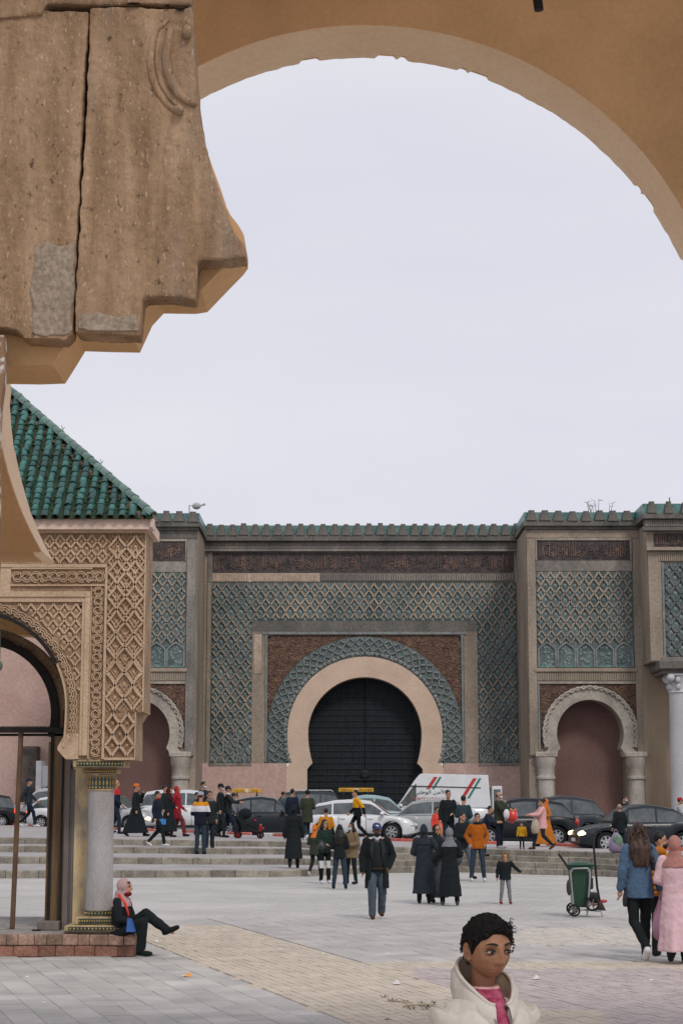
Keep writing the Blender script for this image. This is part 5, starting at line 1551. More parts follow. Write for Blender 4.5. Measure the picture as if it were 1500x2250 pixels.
def V(*a): return Vector(a)
def capsule(mb, p0, p1, r0, r1, n=10):
    p0, p1 = Vector(p0), Vector(p1)
    d = (p1 - p0); L = d.length or 1e-4; d.normalize()
    up = V(0, 0, 1) if abs(d.z) < .9 else V(0, 1, 0)
    a = d.cross(up).normalized(); b = d.cross(a).normalized()
    rings = []
    for t in (-.98, -.7, -.3, 0): rings.append((p0 + d * r0 * t, r0 * sqrt(1 - t * t)))
    for t in (0, .3, .7, .98): rings.append((p1 + d * r1 * t, r1 * sqrt(1 - t * t)))
    mb.loft([[c + (a * cos(2 * pi * k / n) + b * sin(2 * pi * k / n)) * r for k in range(n)] for c, r in rings])
def limb(mb, pts, rads):
    for i in range(len(pts) - 1): capsule(mb, pts[i], pts[i + 1], rads[i], rads[i + 1])
def rings_z(mb, tab, n=20, sh=lambda z: (0, 0)):
    """tab: (z, half width, half depth[, y])"""
    rs = []
    for t in tab:
        z, a, b = t[:3]; yo = t[3] if len(t) > 3 else 0
        ox, oy = sh(z)
        rs.append([(ox + a * cos(2 * pi * k / n), oy + yo + b * sin(2 * pi * k / n), z) for k in range(n)])
    mb.loft(rs)
TEX = {}
def folds(o, strength, scale):
    k = round(scale, 3)
    if k not in TEX:
        TEX[k] = bpy.data.textures.new('cloth_folds', 'CLOUDS'); TEX[k].noise_scale = scale; TEX[k].noise_depth = 2
    d = o.modifiers.new('folds', 'DISPLACE'); d.texture = TEX[k]; d.strength = strength; d.mid_level = .5; d.texture_coords = 'LOCAL'
def grow(name, mb, mat, root, vox, fold=0.0, fscale=.14, smooth=2, label=None):
    o = obj(name, mb, mat, root, smooth=True, local=True, label=label)
    m = o.modifiers.new('skin', 'REMESH'); m.mode = 'VOXEL'; m.voxel_size = vox; m.use_smooth_shade = True
    if smooth:
        s_ = o.modifiers.new('smooth', 'SMOOTH'); s_.iterations = smooth; s_.factor = .5
    if fold: folds(o, fold, fscale)
    return o

ARM = {'down': ((.255, .035, 1.15), (.27, -.03, .90)), 'swing_f': ((.25, .00, 1.15), (.24, -.22, .96)), 'swing_b': ((.25, .15, 1.16), (.26, .18, .92)),
       'pocket': ((.30, .09, 1.17), (.21, -.06, .96)), 'front': ((.27, .0, 1.15), (.05, -.23, 1.08)), 'hold': ((.26, .02, 1.15), (.13, -.28, 1.12)), 'hip': ((.37, .10, 1.18), (.19, .02, 1.02)),
       'face': ((.24, -.14, 1.16), (.09, -.22, 1.44)), 'out': ((.36, -.06, 1.22), (.50, -.20, 1.10)), 'fwd': ((.23, -.18, 1.22), (.17, -.42, 1.20)), 'carry': ((.27, .05, 1.16), (.29, -.02, .91)), 'back': ((.27, .13, 1.17), (.06, .16, 1.0))}
LEG = {'stand': (((.10, -.02, .50), (.105, .0, .09)), ((.10, -.02, .50), (.12, .0, .09))),
       'apart': (((.13, -.03, .50), (.17, .0, .09)), ((.13, -.03, .50), (.17, .0, .09))),
       'walk': (((.09, -.23, .53), (.085, -.30, .10)), ((.09, .01, .49), (.085, .34, .17))),
       'walk2': (((.09, .01, .49), (.085, .34, .17)), ((.09, -.23, .53), (.085, -.30, .10))),
       'step': (((.10, -.13, .52), (.10, -.15, .09)), ((.10, .02, .50), (.10, .18, .12))),
       'cross': (((.11, -.08, .50), (.05, -.06, .09)), ((.11, .03, .50), (.12, .16, .11)))}
HANDS = []
def hand(mb, wrist, d, s, k=1.0, curl=.5):
    """Palm, four unequal bent fingers and a thumb leaving the side of the palm."""
    d = Vector(d).normalized()
    side = V(0, -1, 0) if abs(d.y) < .8 else V(0, 0, 1)     # thumb side
    side = (side - d * side.dot(d)).normalized(); nrm = d.cross(side).normalized() * -s
    c = Vector(wrist) + d * .055 * k
    capsule(mb, Vector(wrist), c, .027 * k, .036 * k, 8); capsule(mb, c + side * .018 * k, c - side * .020 * k, .024 * k, .022 * k, 8)
    for i, L in enumerate((.062, .070, .066, .052)):
        o_ = c + side * (.028 - .019 * i) * k + d * .022 * k
        m_ = o_ + (d * .95 + nrm * curl * .5).normalized() * L * .55 * k
        t_ = m_ + (d * .75 + nrm * curl).normalized() * L * .5 * k
        capsule(mb, o_, m_, .0095 * k, .009 * k, 6); capsule(mb, m_, t_, .009 * k, .0075 * k, 6)
    t0 = c + side * .022 * k - d * .02 * k; t1 = t0 + (side * .8 + d * .6).normalized() * .034 * k; t2 = t1 + (side * .3 + d + nrm * .4).normalized() * .028 * k
    capsule(mb, t0, t1, .012 * k, .010 * k, 6); capsule(mb, t1, t2, .010 * k, .008 * k, 6)

def spot(x, y, surf):
    if surf == 'P': return floor_at(x, y, .014)
    if surf == 'T': return pave_at(x, y)
    if isinstance(surf, tuple) and surf[0] == 'S':
        z = .3
        for _ in range(5):
            p = floor_at(x, y, z); z = stepz(surf[1], p.x)
        return p
    d, z = surf[1], surf[2]
    p = at(x, y, d)
    return V(p.x, d, z if z is not None else zp(p.x))

def person(label, x, y, head_y, surf, face=0, top='jacket', tc='black', bottom='trousers', bc='navy', shoe='black', cover='hair', cc=None, arms=('down', 'down'), legs='stand', build=1.0, sk=None,
           look=0, lean=0.0, mask=False, H=None, joints=None, hem=None, collar=None, group=None, extra=None, vox=None, child=False, cat='person', hand_r=True):
    p = spot(x, y, surf)
    s = ppm(p)
    H = H or (y - head_y) / s * 1.0
    k = H / 1.76
    o = empty('person', p, radians(face), label, cat, group)
    o.scale = (k, k, k)
    far = p.y > 44
    vb, vg = (vox, vox * 1.1) if vox else ((.0135, .021) if far else (.0115, .014))
    sk = sk or skin_m
    fem = build < .95
    hs_ = 1.42 if child else 1.0                     # a child's head is larger for its height
    sx = .150 * build + .016 + (.012 if top in ('parka', 'vest') else 0)
    lf = lambda z: (0, -lean * (z - .9))             # the body leans forward from the hips
    def L_(q): q = Vector(q); q.y += lf(q.z)[1] if q.z > .9 else 0; return q
    # joints
    J = {}
    for i, sd in enumerate((-1, 1)):
        kn, an = LEG[legs][i]
        J[('hip', sd)] = V(sd * .088, 0, .93); J[('knee', sd)] = V(sd * kn[0], kn[1], kn[2]); J[('ankle', sd)] = V(sd * an[0], an[1], an[2])
        e_, w_ = ARM[arms[i]]
        J[('sh', sd)] = L_((sd * sx, .0, 1.425)); J[('elbow', sd)] = L_((sd * (e_[0] - .18 + sx), e_[1], e_[2])); J[('wrist', sd)] = L_((sd * (w_[0] - (.18 - sx if w_[0] > .15 else 0)), w_[1], w_[2]))
    if joints: J.update({q: Vector(w_) for q, w_ in joints.items()})
    hc = L_((0, -.015, 1.64 - (.05 if child else 0)))
    if joints and 'head' in J: hc = J['head']
    T = J.get('torso_off', V(0, 0, 0))               # a seated figure carries its trunk lower
    tz = lambda tab: [(z + T.z, a * (build if z > 1.0 else (build + 1) / 2), b, (T.y + (t[0] if t else 0))) for z, a, b, *t in tab]
    # body: one continuous skin
    bm = MB()
    rings_z(bm, tz([(.88, .13, .10), (.98, .14, .10), (1.10, .125, .09), (1.28, .15, .105), (1.40, .14, .09), (1.46, .06, .06)]), 14, lambda z: lf(z - T.z))
    nb = L_((0, .012, 1.42)) + T
    capsule(bm, nb, hc + V(0, .02, -.06), .058, .052)
    RL = Matrix.Rotation(radians(look), 3, 'Z')
    hd = lambda q: hc + RL @ (Vector(q) * hs_)
    bm.ball(hd((0, .012, .025)), (.074 * hs_, .094 * hs_, .092 * hs_), 14, 10, RL)
    bm.ball(hd((0, -.020, -.045)), (.058 * hs_, .068 * hs_, .072 * hs_), 12, 8, RL)
    capsule(bm, hd((0, -.088, .012)), hd((0, -.112, -.026)), .010, .015, 6)
    bm.ball(hd((0, -.082, -.062)), (.024, .014, .010), 8, 5, RL); bm.ball(hd((0, -.076, -.098)), (.022, .018, .018), 8, 5, RL)
    for sd in (-1, 1): bm.ball(hd((sd * .078, .01, -.012)), (.012, .022, .034), 8, 6, RL)
    for sd in (-1, 1):
        limb(bm, [J[('sh', sd)], J[('elbow', sd)], J[('wrist', sd)]], [.050, .040, .030])
        if hand_r: hand(bm, J[('wrist', sd)], J[('wrist', sd)] - J[('elbow', sd)], sd, 1.0)
        limb(bm, [J[('hip', sd)], J[('knee', sd)], J[('ankle', sd)]], [.070, .050, .040])
        an = J[('ankle', sd)]
        capsule(bm, an, an + V(0, -.10, -.045), .036, .026)
    grow('body', bm, sk, o, vb, smooth=1)
    # trousers or bare hem
    def C_(c): return c if not isinstance(c, str) else CL[c]
    if bottom == 'trousers' or bottom == 'wide':
        t = MB(); w_ = 1.25 if bottom == 'wide' else 1.0
        t.ball(V(0, T.y, .95 + T.z), (.165 * (.5 + build / 2), .118, .12), 14, 8)
        for sd in (-1, 1):
            an = J[('ankle', sd)] + V(0, 0, .0)
            limb(t, [J[('hip', sd)], J[('knee', sd)], an], [.094, .071 * w_, .056 * w_])
        grow('trousers', t, C_(bc), o, vg, .022, .10)
    # upper garment
    g = MB()
    E = dict(jacket=.030, tee=.016, parka=.05, coat=.036, robe=.036, vest=.06)[top]
    hemz = hem if hem is not None else dict(jacket=.84, tee=.88, parka=.74, coat=.44, robe=.075, vest=.86)[top]
    tab = [(.98, .150 + E, .105 + E), (1.10, .138 + E, .10 + E), (1.28, .152 + E, .108 + E), (1.39, .140 + E * .7, .096 + E * .7), (1.445, .092 + E * .4, .076 + E * .4), (1.485, .068, .068)]
    stride = max(abs(J[('ankle', sd)].y) for sd in (-1, 1))
    low = []
    if hemz < .9:
        f = (.92 - hemz) / .9
        flare = .035 if top in ('coat', 'parka', 'jacket') else .09
        for q in (1.0, .75, .5, .25, 0.0):
            z = hemz + (.94 - hemz) * (1 - q)
            low.append((z, .158 + E + flare * f * q, .112 + E + (flare * .9 + (stride * .75 if top == 'robe' else stride * .25)) * f * q))
    def pleat(z, t):
        f = max(0, (.95 - z) / .9) if top in ('robe', 'coat') else 0
        return 1 + f * (.055 * sin(7 * t + len(label)) + .035 * sin(12 * t + 2.1 * len(label)))
    rs = []
    for z, a, b, yo in tz([t if len(t) > 3 else (*t, 0) for t in low + tab]):
        oy = lf(max(z - T.z, .9))[1]
        rs.append([(a * cos(2 * pi * q / 44) * pleat(z, 2 * pi * q / 44), oy + yo + b * sin(2 * pi * q / 44) * pleat(z, 2 * pi * q / 44), z) for q in range(44)])
    g.loft(rs)
    if top != 'vest':
        ar = .046 + E * .42
        for sd in (-1, 1): limb(g, [J[('sh', sd)], J[('elbow', sd)], J[('wrist', sd)] + (J[('elbow', sd)] - J[('wrist', sd)]).normalized() * .02], [ar + .013, ar + .003, ar - (.008 if top != 'robe' else -.012)])
    names_ = dict(jacket='jacket', tee='shirt', parka='parka', coat='coat', robe='robe', vest='padded_vest')
    grow(names_[top], g, C_(tc), o, vg, .030 if top in ('robe', 'coat') else .022, .13 if top in ('robe', 'coat') else .09)
    if top == 'vest' :
        g2 = MB()
        for sd in (-1, 1): limb(g2, [J[('sh', sd)], J[('elbow', sd)], J[('wrist', sd)]], [.068, .056, .044])
        grow('sleeves', g2, C_(collar or 'navy'), o, vg, .015, .08)
        collar = None
    if collar:
        c = MB(); c.mi = 0
        ring = [(.066, 1.46), (.076, 1.50), (.072, 1.535)]
        rings_z(c, [(z + T.z, r_ + .012, r_ + .012, T.y + .004) for r_, z in ring], 16, lambda z: lf(z - T.z))
        obj('collar', c, C_(collar), o, smooth=True, local=True)
    # shoes
    for sd in (-1, 1):
        an = J[('ankle', sd)]; sh_ = MB()
        foot = J.get(('toe', sd))
        toe = foot if foot is not None else an + (V(0, -.155, -.055) if an.z < .12 else V(0, -.10, -.135))
        heel = an + V(0, .035, -.045)
        capsule(sh_, heel, heel.lerp(toe, .55), .044, .047); capsule(sh_, heel.lerp(toe, .55), toe, .047, .036); capsule(sh_, an + V(0, 0, .01), heel, .046, .042)
        so = grow('shoe', sh_, C_(shoe), o, .014, smooth=1)
    # head cover
    h = MB()
    if cover in ('hair', 'long', 'bun', 'afro', 'balding'):
        gr = hs_ * (1.12 if cover == 'afro' else 1.0)
        h.ball(hd((0, .026, .044)), (.082 * gr, .098 * gr, .094 * gr), 14, 10, RL)
        if cover == 'balding': h = MB(); h.ball(hd((0, .04, .0)), (.082, .082, .06), 12, 8, RL)
        if cover == 'long':
            pts_ = [hd((0, .05, .03)), hd((0, .075, -.08)), L_((0, .115, 1.42)) + T, L_((0, .13, 1.24)) + T]
            for i in range(3):
                for sd in (-1, 0, 1):
                    w_ = (.05, .075, .085, .07)
                    capsule(h, pts_[i] + V(sd * w_[i] * .9, -abs(sd) * .03, 0), pts_[i + 1] + V(sd * w_[i + 1] * .9, -abs(sd) * .02, 0), w_[i] * .85, w_[i + 1] * .72)
            for sd in (-1, 1): capsule(h, hd((sd * .068, .0, .02)), hd((sd * .082, .01, -.11)), .030, .034)
        if cover == 'bun': h.ball(hd((0, .12, .08)), .05, 10, 8)
        grow('hair', h, cc or hair_m, o, .013 if not far else .016, .012, .05, smooth=1)
    elif cover in ('hijab', 'hood', 'hoodup'):
        h.ball(hd((0, .038, .018)), (.096 * hs_, .108 * hs_, .122 * hs_), 16, 12, RL)
        h.ball(hd((0, .0, -.085)), (.075, .088, .05), 14, 8, RL)
        rings_z(h, [(z + T.z, a, b, T.y) for z, a, b in ((1.33, .18 * build + .03, .155), (1.40, .165 * build + .02, .14), (1.48, .10, .105), (1.56, .085, .09))], 18, lambda z: lf(z - T.z))
        if cover == 'hoodup':
            h = MB(); h.ball(hd((0, .045, .02)), (.10 * hs_, .10 * hs_, .125 * hs_), 16, 12, RL)
            fr_ = [hd((.088 * sin(q * 2 * pi / 16), -.045, .01 + .115 * cos(q * 2 * pi / 16))) for q in range(17)]
            for a_, b_ in zip(fr_, fr_[1:]): capsule(h, a_, b_, .026, .026, 8)
        if cover == 'hood': capsule(h, hd((0, .08, .10)), hd((0, .16, .0)), .07, .05)
        grow('headscarf' if cover == 'hijab' else 'hood', h, C_(cc), o, .015, .014, .07, smooth=1)
    elif cover in ('cap', 'beanie', 'hat'):
        hh = MB(); hh.ball(hd((0, .026, .03)), (.079, .094, .082), 12, 8, RL); grow('hair', hh, hair_m, o, .016, smooth=1)
        rings = []
        for a, z in ((1.0, .028), (1.02, .055), (.95, .095), (.70, .128), (.3, .142)):
            rings.append([hd((.086 * a * cos(2 * pi * q / 16), .018 + .103 * a * sin(2 * pi * q / 16), z)) for q in range(16)])
        h.loft(rings)
        if cover == 'cap':
            h.loft([[hd((x_, -.075 - .075 * sqrt(max(0, 1 - (x_ / .08) ** 2)) * f, .03 + zz)) for x_ in (-.078, -.05, 0, .05, .078)] for f, zz in ((0, .012), (1, .0), (1, -.012), (0, -.004))], True, False)
        if cover == 'hat':
            h.lathe([(.10, hd((0, 0, .03)).z), (.112, hd((0, 0, .05)).z), (.09, hd((0, 0, .065)).z)], (hd((0, .018, 0)).x, hd((0, .018, 0)).y, 0), 16)
        obj(cover if cover != 'beanie' else 'knit_cap', h, C_(cc), o, smooth=True, local=True)
    # eyes, brows, mask
    for sd in (-1, 1):
        e = MB(); e.ball(hd((sd * .031, -.081, .012)), (.013, .008, .008), 8, 5, RL); obj('eye', e, eye_m, o, smooth=True, local=True)
        e = MB(); e.ball(hd((sd * .032, -.083, .036)), (.019, .008, .005), 8, 5, RL); obj('eyebrow', e, hair_m, o, smooth=True, local=True)
    if mask:
        e = MB(); e.ball(hd((0, -.062, -.055)), (.055, .052, .045), 12, 8, RL); obj('face_mask', e, mask_m, o, smooth=True, local=True)
    if extra: extra(o, J, hd, hc)
    return o

# ---- dyes; the darkest are lifted to paint in haze
for n_, h_ in dict(black='1d2224', soot='24292b', navy='222b37', midnight='1c2432', jeans='2d3946', dkjeans='232c36', greyblue='4a545e', charcoal='2a2f34', charcoat='2b3138', olive='33382c', dkgreen='20302b',
                   grey='74757a', dgrey='44484c', ltgrey='9a9aa0', white='c9cace', mustard='b5781f', yellow='c09226', orange='c46c2c', amber='ab6a26', rust='9c5518', coral='d04c42', red='9c2a30', crimson='8d1f2c',
                   maroon='3d161c', pink='cf9f9c', palepink='cfb0b6', rose='a5756c', beige='a8957e', khaki='6f5f48', brown='4a352a', blue='36456a', steelblue='4c637c', sky='3a7fc0', teal='2b3c42', lilac='8a6a9a',
                   plum='5a3a55', cream='b9b0a4', magenta='9c2350', dkred='6e1c22').items(): cloth(n_, h_)
striped = banded('navy with white stripe', 'X', [(-.5, '1a2230'), (.115, 'b8bcc2'), (.15, '1a2230')])
redtop = banded('red over navy', 'Z', [(0, '1c2636'), (1.28, 'bb2a30')])
threeband = banded('orange white navy', 'Z', [(0, '1a1d2a'), (1.20, 'c8c8cc'), (1.36, 'c4801e')])
track = banded('black with yellow side', 'X', [(-.5, 'c8901c'), (-.09, '15181a')])
trackt = banded('yellow yoke', 'Z', [(0, '15181a'), (1.14, 'd0951e')])
bw = banded('black and white print', 'Z', [(0, '14171a'), (.42, 'c4c4c6'), (.62, '14171a')])
flower = M('cloth dark red print', (0.05, 0.012, 0.015), .9, .3, 26, .006, 20, col2=(.30, .06, .07), mix=(.45, .6))

# ---- along the street, left
person('man in a dark hooded jacket and striped track trousers striding past the rusty post', 62, 1817, 1712, 'T', 80, 'jacket', 'charcoal', bc=striped, shoe='white', cover='beanie', cc='navy', arms=('swing_b', 'swing_f'), legs='walk')
person('man in a red and navy jacket half hidden by the speckled column', 254, 1832, 1715, 'T', 85, 'jacket', redtop, bc='navy', cover='balding', cc=M('grey stubble', (.2, .17, .15)), arms=('swing_f', 'down'), legs='step')
person('person in an orange cap and long black robe, one hand at the face', 298, 1838, 1724, 'T', 88, 'robe', 'black', bottom='trousers', bc='black', cover='beanie', cc='orange', arms=('down', 'face'), legs='walk2', build=.95, hem=.12)
person('bearded man in a navy jacket carrying a blue folder down the steps', 345, 1860, 1740, ('S', 2), 70, 'jacket', 'midnight', bc='black', shoe='white', arms=('down', 'carry'), legs='walk', collar='dkred')
person('woman in black with a maroon headscarf walking beside the red headscarf', 371, 1839, 1733, 'T', 75, 'robe', 'black', bc='black', cover='hijab', cc='maroon', arms=('down', 'front'), legs='step', build=.9, hem=.2)
person('woman with a bright red headscarf, red top and printed dress', 388, 1838, 1729, 'T', 85, 'coat', 'crimson', bc=flower, bottom='wide', cover='hijab', cc='red', arms=('swing_b', 'swing_f'), legs='walk', build=.9, hem=.62)
person('dark haired man with a pale mask behind the two headscarves', 361, 1833, 1727, 'T', 75, 'jacket', 'soot', bc='dgrey', arms=('down', 'down'), legs='step', mask=True)
person('man in a white cap and tricolour jacket seen from behind on the steps', 440, 1877, 1742, ('S', 1), 165, 'jacket', threeband, bc='jeans', cover='cap', cc='ltgrey', arms=('front', 'front'), legs='stand')
person('man in a dark jacket over a grey shirt beside the tricolour jacket on the steps', 459, 1876, 1740, ('S', 1), 40, 'jacket', 'soot', bc='dkjeans', arms=('pocket', 'pocket'), legs='stand', look=-20, collar='grey')
person('man with cropped hair and a mask standing before the white people carrier', 446, 1835, 1719, 'T', 60, 'jacket', 'soot', bc='grey', arms=('down', 'down'), mask=True, legs='step')
person('short dark haired person just left of the masked man at the white carrier', 432, 1833, 1722, ('D', 76, None), 70, 'jacket', 'dgrey', bc='dgrey', H=1.72, arms=('down', 'down'))
person('man in a black cap, black jacket and blue mask strolling right', 484, 1840, 1724, 'T', 80, 'jacket', 'black', bc='soot', cover='cap', cc='black', arms=('down', 'swing_b'), legs='step', mask=True)
person('man in a dark cap and white shirt pushing the twin stroller', 500, 1840, 1729, 'T', 85, 'jacket', 'soot', bc='navy', cover='cap', cc='charcoal', arms=('fwd', 'fwd'), legs='walk', collar='white')
person('curly haired person whose head shows over the white carrier bonnet', 513, 1842, 1733, ('D', 80, None), 95, 'jacket', 'grey', bc='navy', H=1.72, cover='afro')
person('dark haired man whose head shows above the open taxi door', 622, 1842, 1730, ('D', 84, None), 120, 'jacket', 'greyblue', bc='navy', H=1.82)
person('man in a navy jacket behind the long hooded robe', 642, 1845, 1735, 'T', 150, 'jacket', 'midnight', bc='dkjeans', arms=('down', 'down'), legs='stand')
person('person in a black hat and long dark coat by the white hatchback', 675, 1846, 1738, 'T', 195, 'coat', 'olive', bc='dkjeans', shoe='white', cover='hat', cc='black', arms=('front', 'front'), legs='walk', hem=.62)
person('man in a yellow and black tracksuit walking along the white hatchback', 786, 1846, 1737, 'T', -75, 'jacket', trackt, bc=track, arms=('swing_f', 'swing_b'), legs='walk', lean=.12)
# ---- on the lower steps and the middle of the square
person('person in a long black hooded robe seen from behind on the lowest step', 645, 1908, 1772, ('S', 0), 178, 'robe', 'black', bc='black', cover='hood', cc='black', arms=('down', 'down'), legs='step', hem=.27)
person('man in a mustard shirt seen from behind near the white hatchback', 716, 1876, 1776, ('D', 60, .25), 180, 'jacket', 'mustard', bc='dkjeans', H=1.66, arms=('front', 'front'))
person('girl in an olive parka with an orange scarf turned away', 692, 1926, 1815, 'P', 160, 'parka', 'olive', bc='black', shoe='cream', cover='hood', cc='orange', arms=('down', 'front'), legs='walk', build=.88)
person('girl in sunglasses and a dark green jacket with black and white trousers', 713, 1941, 1803, 'P', 20, 'jacket', 'dkgreen', bc=bw, shoe='white', cover='long', arms=('front', 'hold'), legs='stand', build=.88, look=10)
person('girl with long black hair, black jacket and tight jeans seen from behind', 746, 1953, 1814, 'P', 175, 'jacket', 'black', bc='jeans', cover='long', arms=('front', 'front'), legs='apart', build=.88)
person('girl in a fur trimmed khaki parka and blue mask next to the long haired girl', 772, 1942, 1810, 'P', -40, 'parka', 'khaki', bc='black', cover='long', arms=('front', 'hold'), legs='apart', build=.88, mask=True)
def coatman(o, J, hd, hc):
    sw = MB(); rings_z(sw, [(.86, .155, .14, -.012), (1.1, .15, .145, -.012), (1.3, .15, .145, -.012), (1.42, .11, .11, -.012)], 18); obj('sweater', sw, CL['soot'], o, smooth=True, local=True)
    b = MB(); rings_z(b, [(.905, .172, .148, -.01), (.945, .172, .148, -.01)], 18); obj('belt', b, cloth('belt', '3a2c22'), o, smooth=True, local=True)
    c = MB(); rings_z(c, [(1.44, .082, .082, .0), (1.50, .078, .080, .0), (1.53, .07, .07, 0)], 16); obj('shirt_collar', c, CL['white'], o, smooth=True, local=True)
    lp = MB()
    for sd in (-1, 1): lp.loft([[(sd * .05, -.155, 1.45), (sd * .12, -.12, 1.44), (sd * .12, -.11, 1.43)], [(sd * .08, -.178, 1.22), (sd * .15, -.16, 1.25), (sd * .15, -.15, 1.25)], [(sd * .085, -.17, 1.08), (sd * .09, -.168, 1.08), (sd * .09, -.16, 1.08)]])
    obj('lapel', lp, CL['charcoal'], o, local=True)
    lg = MB(); lg.ball(hd((-.012, -.088, .085)), (.022, .008, .016), 8, 5); lg.ball(hd((.016, -.086, .078)), (.014, .008, .020), 8, 5); obj('cap_emblem', lg, CL['white'], o, local=True)
    bd = MB(); bd.ball(hd((0, -.045, -.08)), (.058, .06, .05), 10, 8); obj('beard', bd, hair_m, o, smooth=True, local=True)
# ---- the walking man: an open coat, so its front is built with the sweater showing
def open_coat_man():
    o = person('man in a navy baseball cap, open black coat and baggy jeans walking forward', 828, 2018, 1813, 'P', 4, 'coat', 'black', bc='greyblue', bottom='wide', shoe='brown', cover='cap', cc='blue', arms=('down', 'pocket'), legs='step', build=1.05, sk=skin_d, hem=.56)
    coat = [c for c in o.children if c.name.startswith('coat')][0]
    for m in coat.modifiers: pass
    # open the coat down the front: the garment is cut by a wedge
    cut = MB(); cut.loft([[(-.075, -.6, .2), (.095, -.6, .2), (.095, -.085, .2), (-.075, -.085, .2)], [(-.075, -.6, .95), (.095, -.6, .95), (.095, -.085, .95), (-.075, -.085, .95)], [(-.055, -.6, 1.2), (.055, -.6, 1.2), (.055, -.09, 1.2), (-.055, -.09, 1.2)], [(-.03, -.6, 1.44), (.03, -.6, 1.44), (.03, -.05, 1.44), (-.03, -.05, 1.44)]])
    return o, coat, cut
o, coat, cut = open_coat_man()
def shell_coat(o, coat):
    """An open coat: the closed garment is replaced by panels that leave a gap down the front."""
    g = MB()
    tab = [(.56, .235, .20), (.75, .225, .185), (.95, .215, .165), (1.10, .20, .155), (1.28, .215, .160), (1.39, .19, .135), (1.45, .13, .10), (1.49, .085, .08)]
    n = 26
    for lay in (0, ):
        A = []
        for z, a, b in tab:
            gap = .62 if z < 1.0 else .50 if z < 1.3 else .42
            row = []
            for k in range(n + 1):
                t = -pi / 2 + gap + (2 * pi - 2 * gap) * k / n
                row.append((t, z, a, b))
            A.append(row)
        outer = [[(a * cos(t), b * sin(t), z) for t, z, a, b in r] for r in A]
        inner = [[((a - .035) * cos(t), (b - .035) * sin(t), z) for t, z, a, b in reversed(r)] for r in A]
        g.loft([q + w_ for q, w_ in zip(outer, inner)])
    for sd, (e, w_) in ((-1, ARM['down']), (1, ARM['pocket'])):
        limb(g, [V(sd * .19, 0, 1.425), V(sd * (e[0] + .01), e[1], e[2]), V(sd * w_[0], w_[1], w_[2])], [.088, .078, .068])
    for m in list(coat.modifiers): coat.modifiers.remove(m)
    me = g.mesh('coat', [CL['black']], True)
    coat.data = me
    m = coat.modifiers.new('skin', 'REMESH'); m.mode = 'VOXEL'; m.voxel_size = .0125; m.use_smooth_shade = True
    folds(coat, .02, .1)
shell_coat(o, coat)
coatman(o, None, lambda q: V(0, -.015, 1.64) + Vector(q), None)

person('stout person in a charcoal hooded coat with an elbow out, seen from behind', 932, 1985, 1817, 'P', 172, 'robe', 'charcoat', bc='black', cover='hood', cc='charcoat', arms=('hip', 'front'), legs='stand', build=1.08, hem=.22)
person('woman in a black headscarf and grey dress facing us between two robes', 960, 1983, 1815, 'P', 10, 'robe', 'dgrey', bc='dgrey', cover='hijab', cc='soot', arms=('front', 'front'), legs='stand', build=.92, look=12, hem=.12)
person('woman with a silver grey headscarf and black robe seen from behind', 988, 1989, 1822, 'P', 176, 'robe', 'black', bc='black', shoe='dgrey', cover='hijab', cc='grey', arms=('front', 'front'), legs='apart', build=1.02, hem=.2)
person('man in a black jacket looking down behind the silver headscarf', 1016, 1931, 1787, 'P', 35, 'jacket', 'black', bc='greyblue', arms=('front', 'front'), legs='walk2', look=10)
person('young man in an orange jacket with hands in his pockets', 1049, 1936, 1789, 'P', 5, 'jacket', 'rust', bc='jeans', shoe='white', arms=('pocket', 'pocket'), legs='apart', collar='black')
person('short haired man in a black coat before the police van', 985, 1872, 1742, ('D', 57, .62), 15, 'jacket', 'black', bc='navy', H=1.86, arms=('down', 'front'), look=10)
person('man in a grey green jacket turned away beside the police van', 1019, 1878, 1751, ('D', 56.5, .55), 150, 'jacket', 'teal', bc='navy', H=1.76, arms=('front', 'hold'))
person('child in a coral red top behind the hooded robes', 961, 1862, 1776, ('D', 59, .66), 25, 'jacket', 'coral', bc='black', H=1.30, child=True, arms=('down', 'carry'), legs='step')
person('person in a navy coat bending forward behind the orange jacket', 1062, 1880, 1786, ('D', 56, .5), 70, 'jacket', 'navy', bc='navy', H=1.50, lean=.35, arms=('fwd', 'fwd'))
person('small child in a fur trimmed hood, black jacket and grey trousers with one arm out', 1110, 1986, 1876, 'P', 8, 'jacket', 'black', bc='grey', shoe='dkred', cover='hoodup', cc='khaki', arms=('down', 'out'), legs='apart', child=True, build=1.25, look=-8)
# ---- along the kerb, right
person('man in a dark green coat and pale mask holding a red balloon', 1097, 1864, 1741, 'T', 60, 'parka', 'olive', bc='midnight', shoe='ltgrey', cover='balding', cc=hair_m, arms=('fwd', 'fwd'), legs='stand', mask=True)
person('toddler in a yellow padded jacket standing by the red kerb', 1146, 1866, 1808, 'T', -15, 'jacket', 'yellow', bc='black', shoe='teal', cover='hair', arms=('down', 'down'), legs='stand', child=True, build=1.35)
person('woman in an orange robe behind the pink coat', 1199, 1860, 1757, 'T', -60, 'robe', 'amber', bc='amber', cover='hijab', cc='orange', arms=('front', 'front'), legs='walk', build=.95, hem=.1)
person('woman in a pink padded coat with tied dark hair walking left', 1191, 1867, 1757, 'T', -82, 'parka', 'pink', bc='dkjeans', shoe='brown', cover='bun', arms=('fwd', 'fwd'), legs='walk', build=.92, hem=.72)
person('man in a dark jacket sitting on a white scooter by the niche column', 1157, 1790, 1737, ('D', 82, None), 20, 'jacket', 'soot', bc='black', H=1.62, arms=('front', 'front'))
person('grey haired man in black seen from behind with a bag at his side', 1362, 1874, 1768, 'T', 200, 'coat', 'black', bc='black', cover='balding', cc=M('grey hair', (.16, .14, .145), .8), arms=('down', 'carry'), legs='stand', hem=.7)
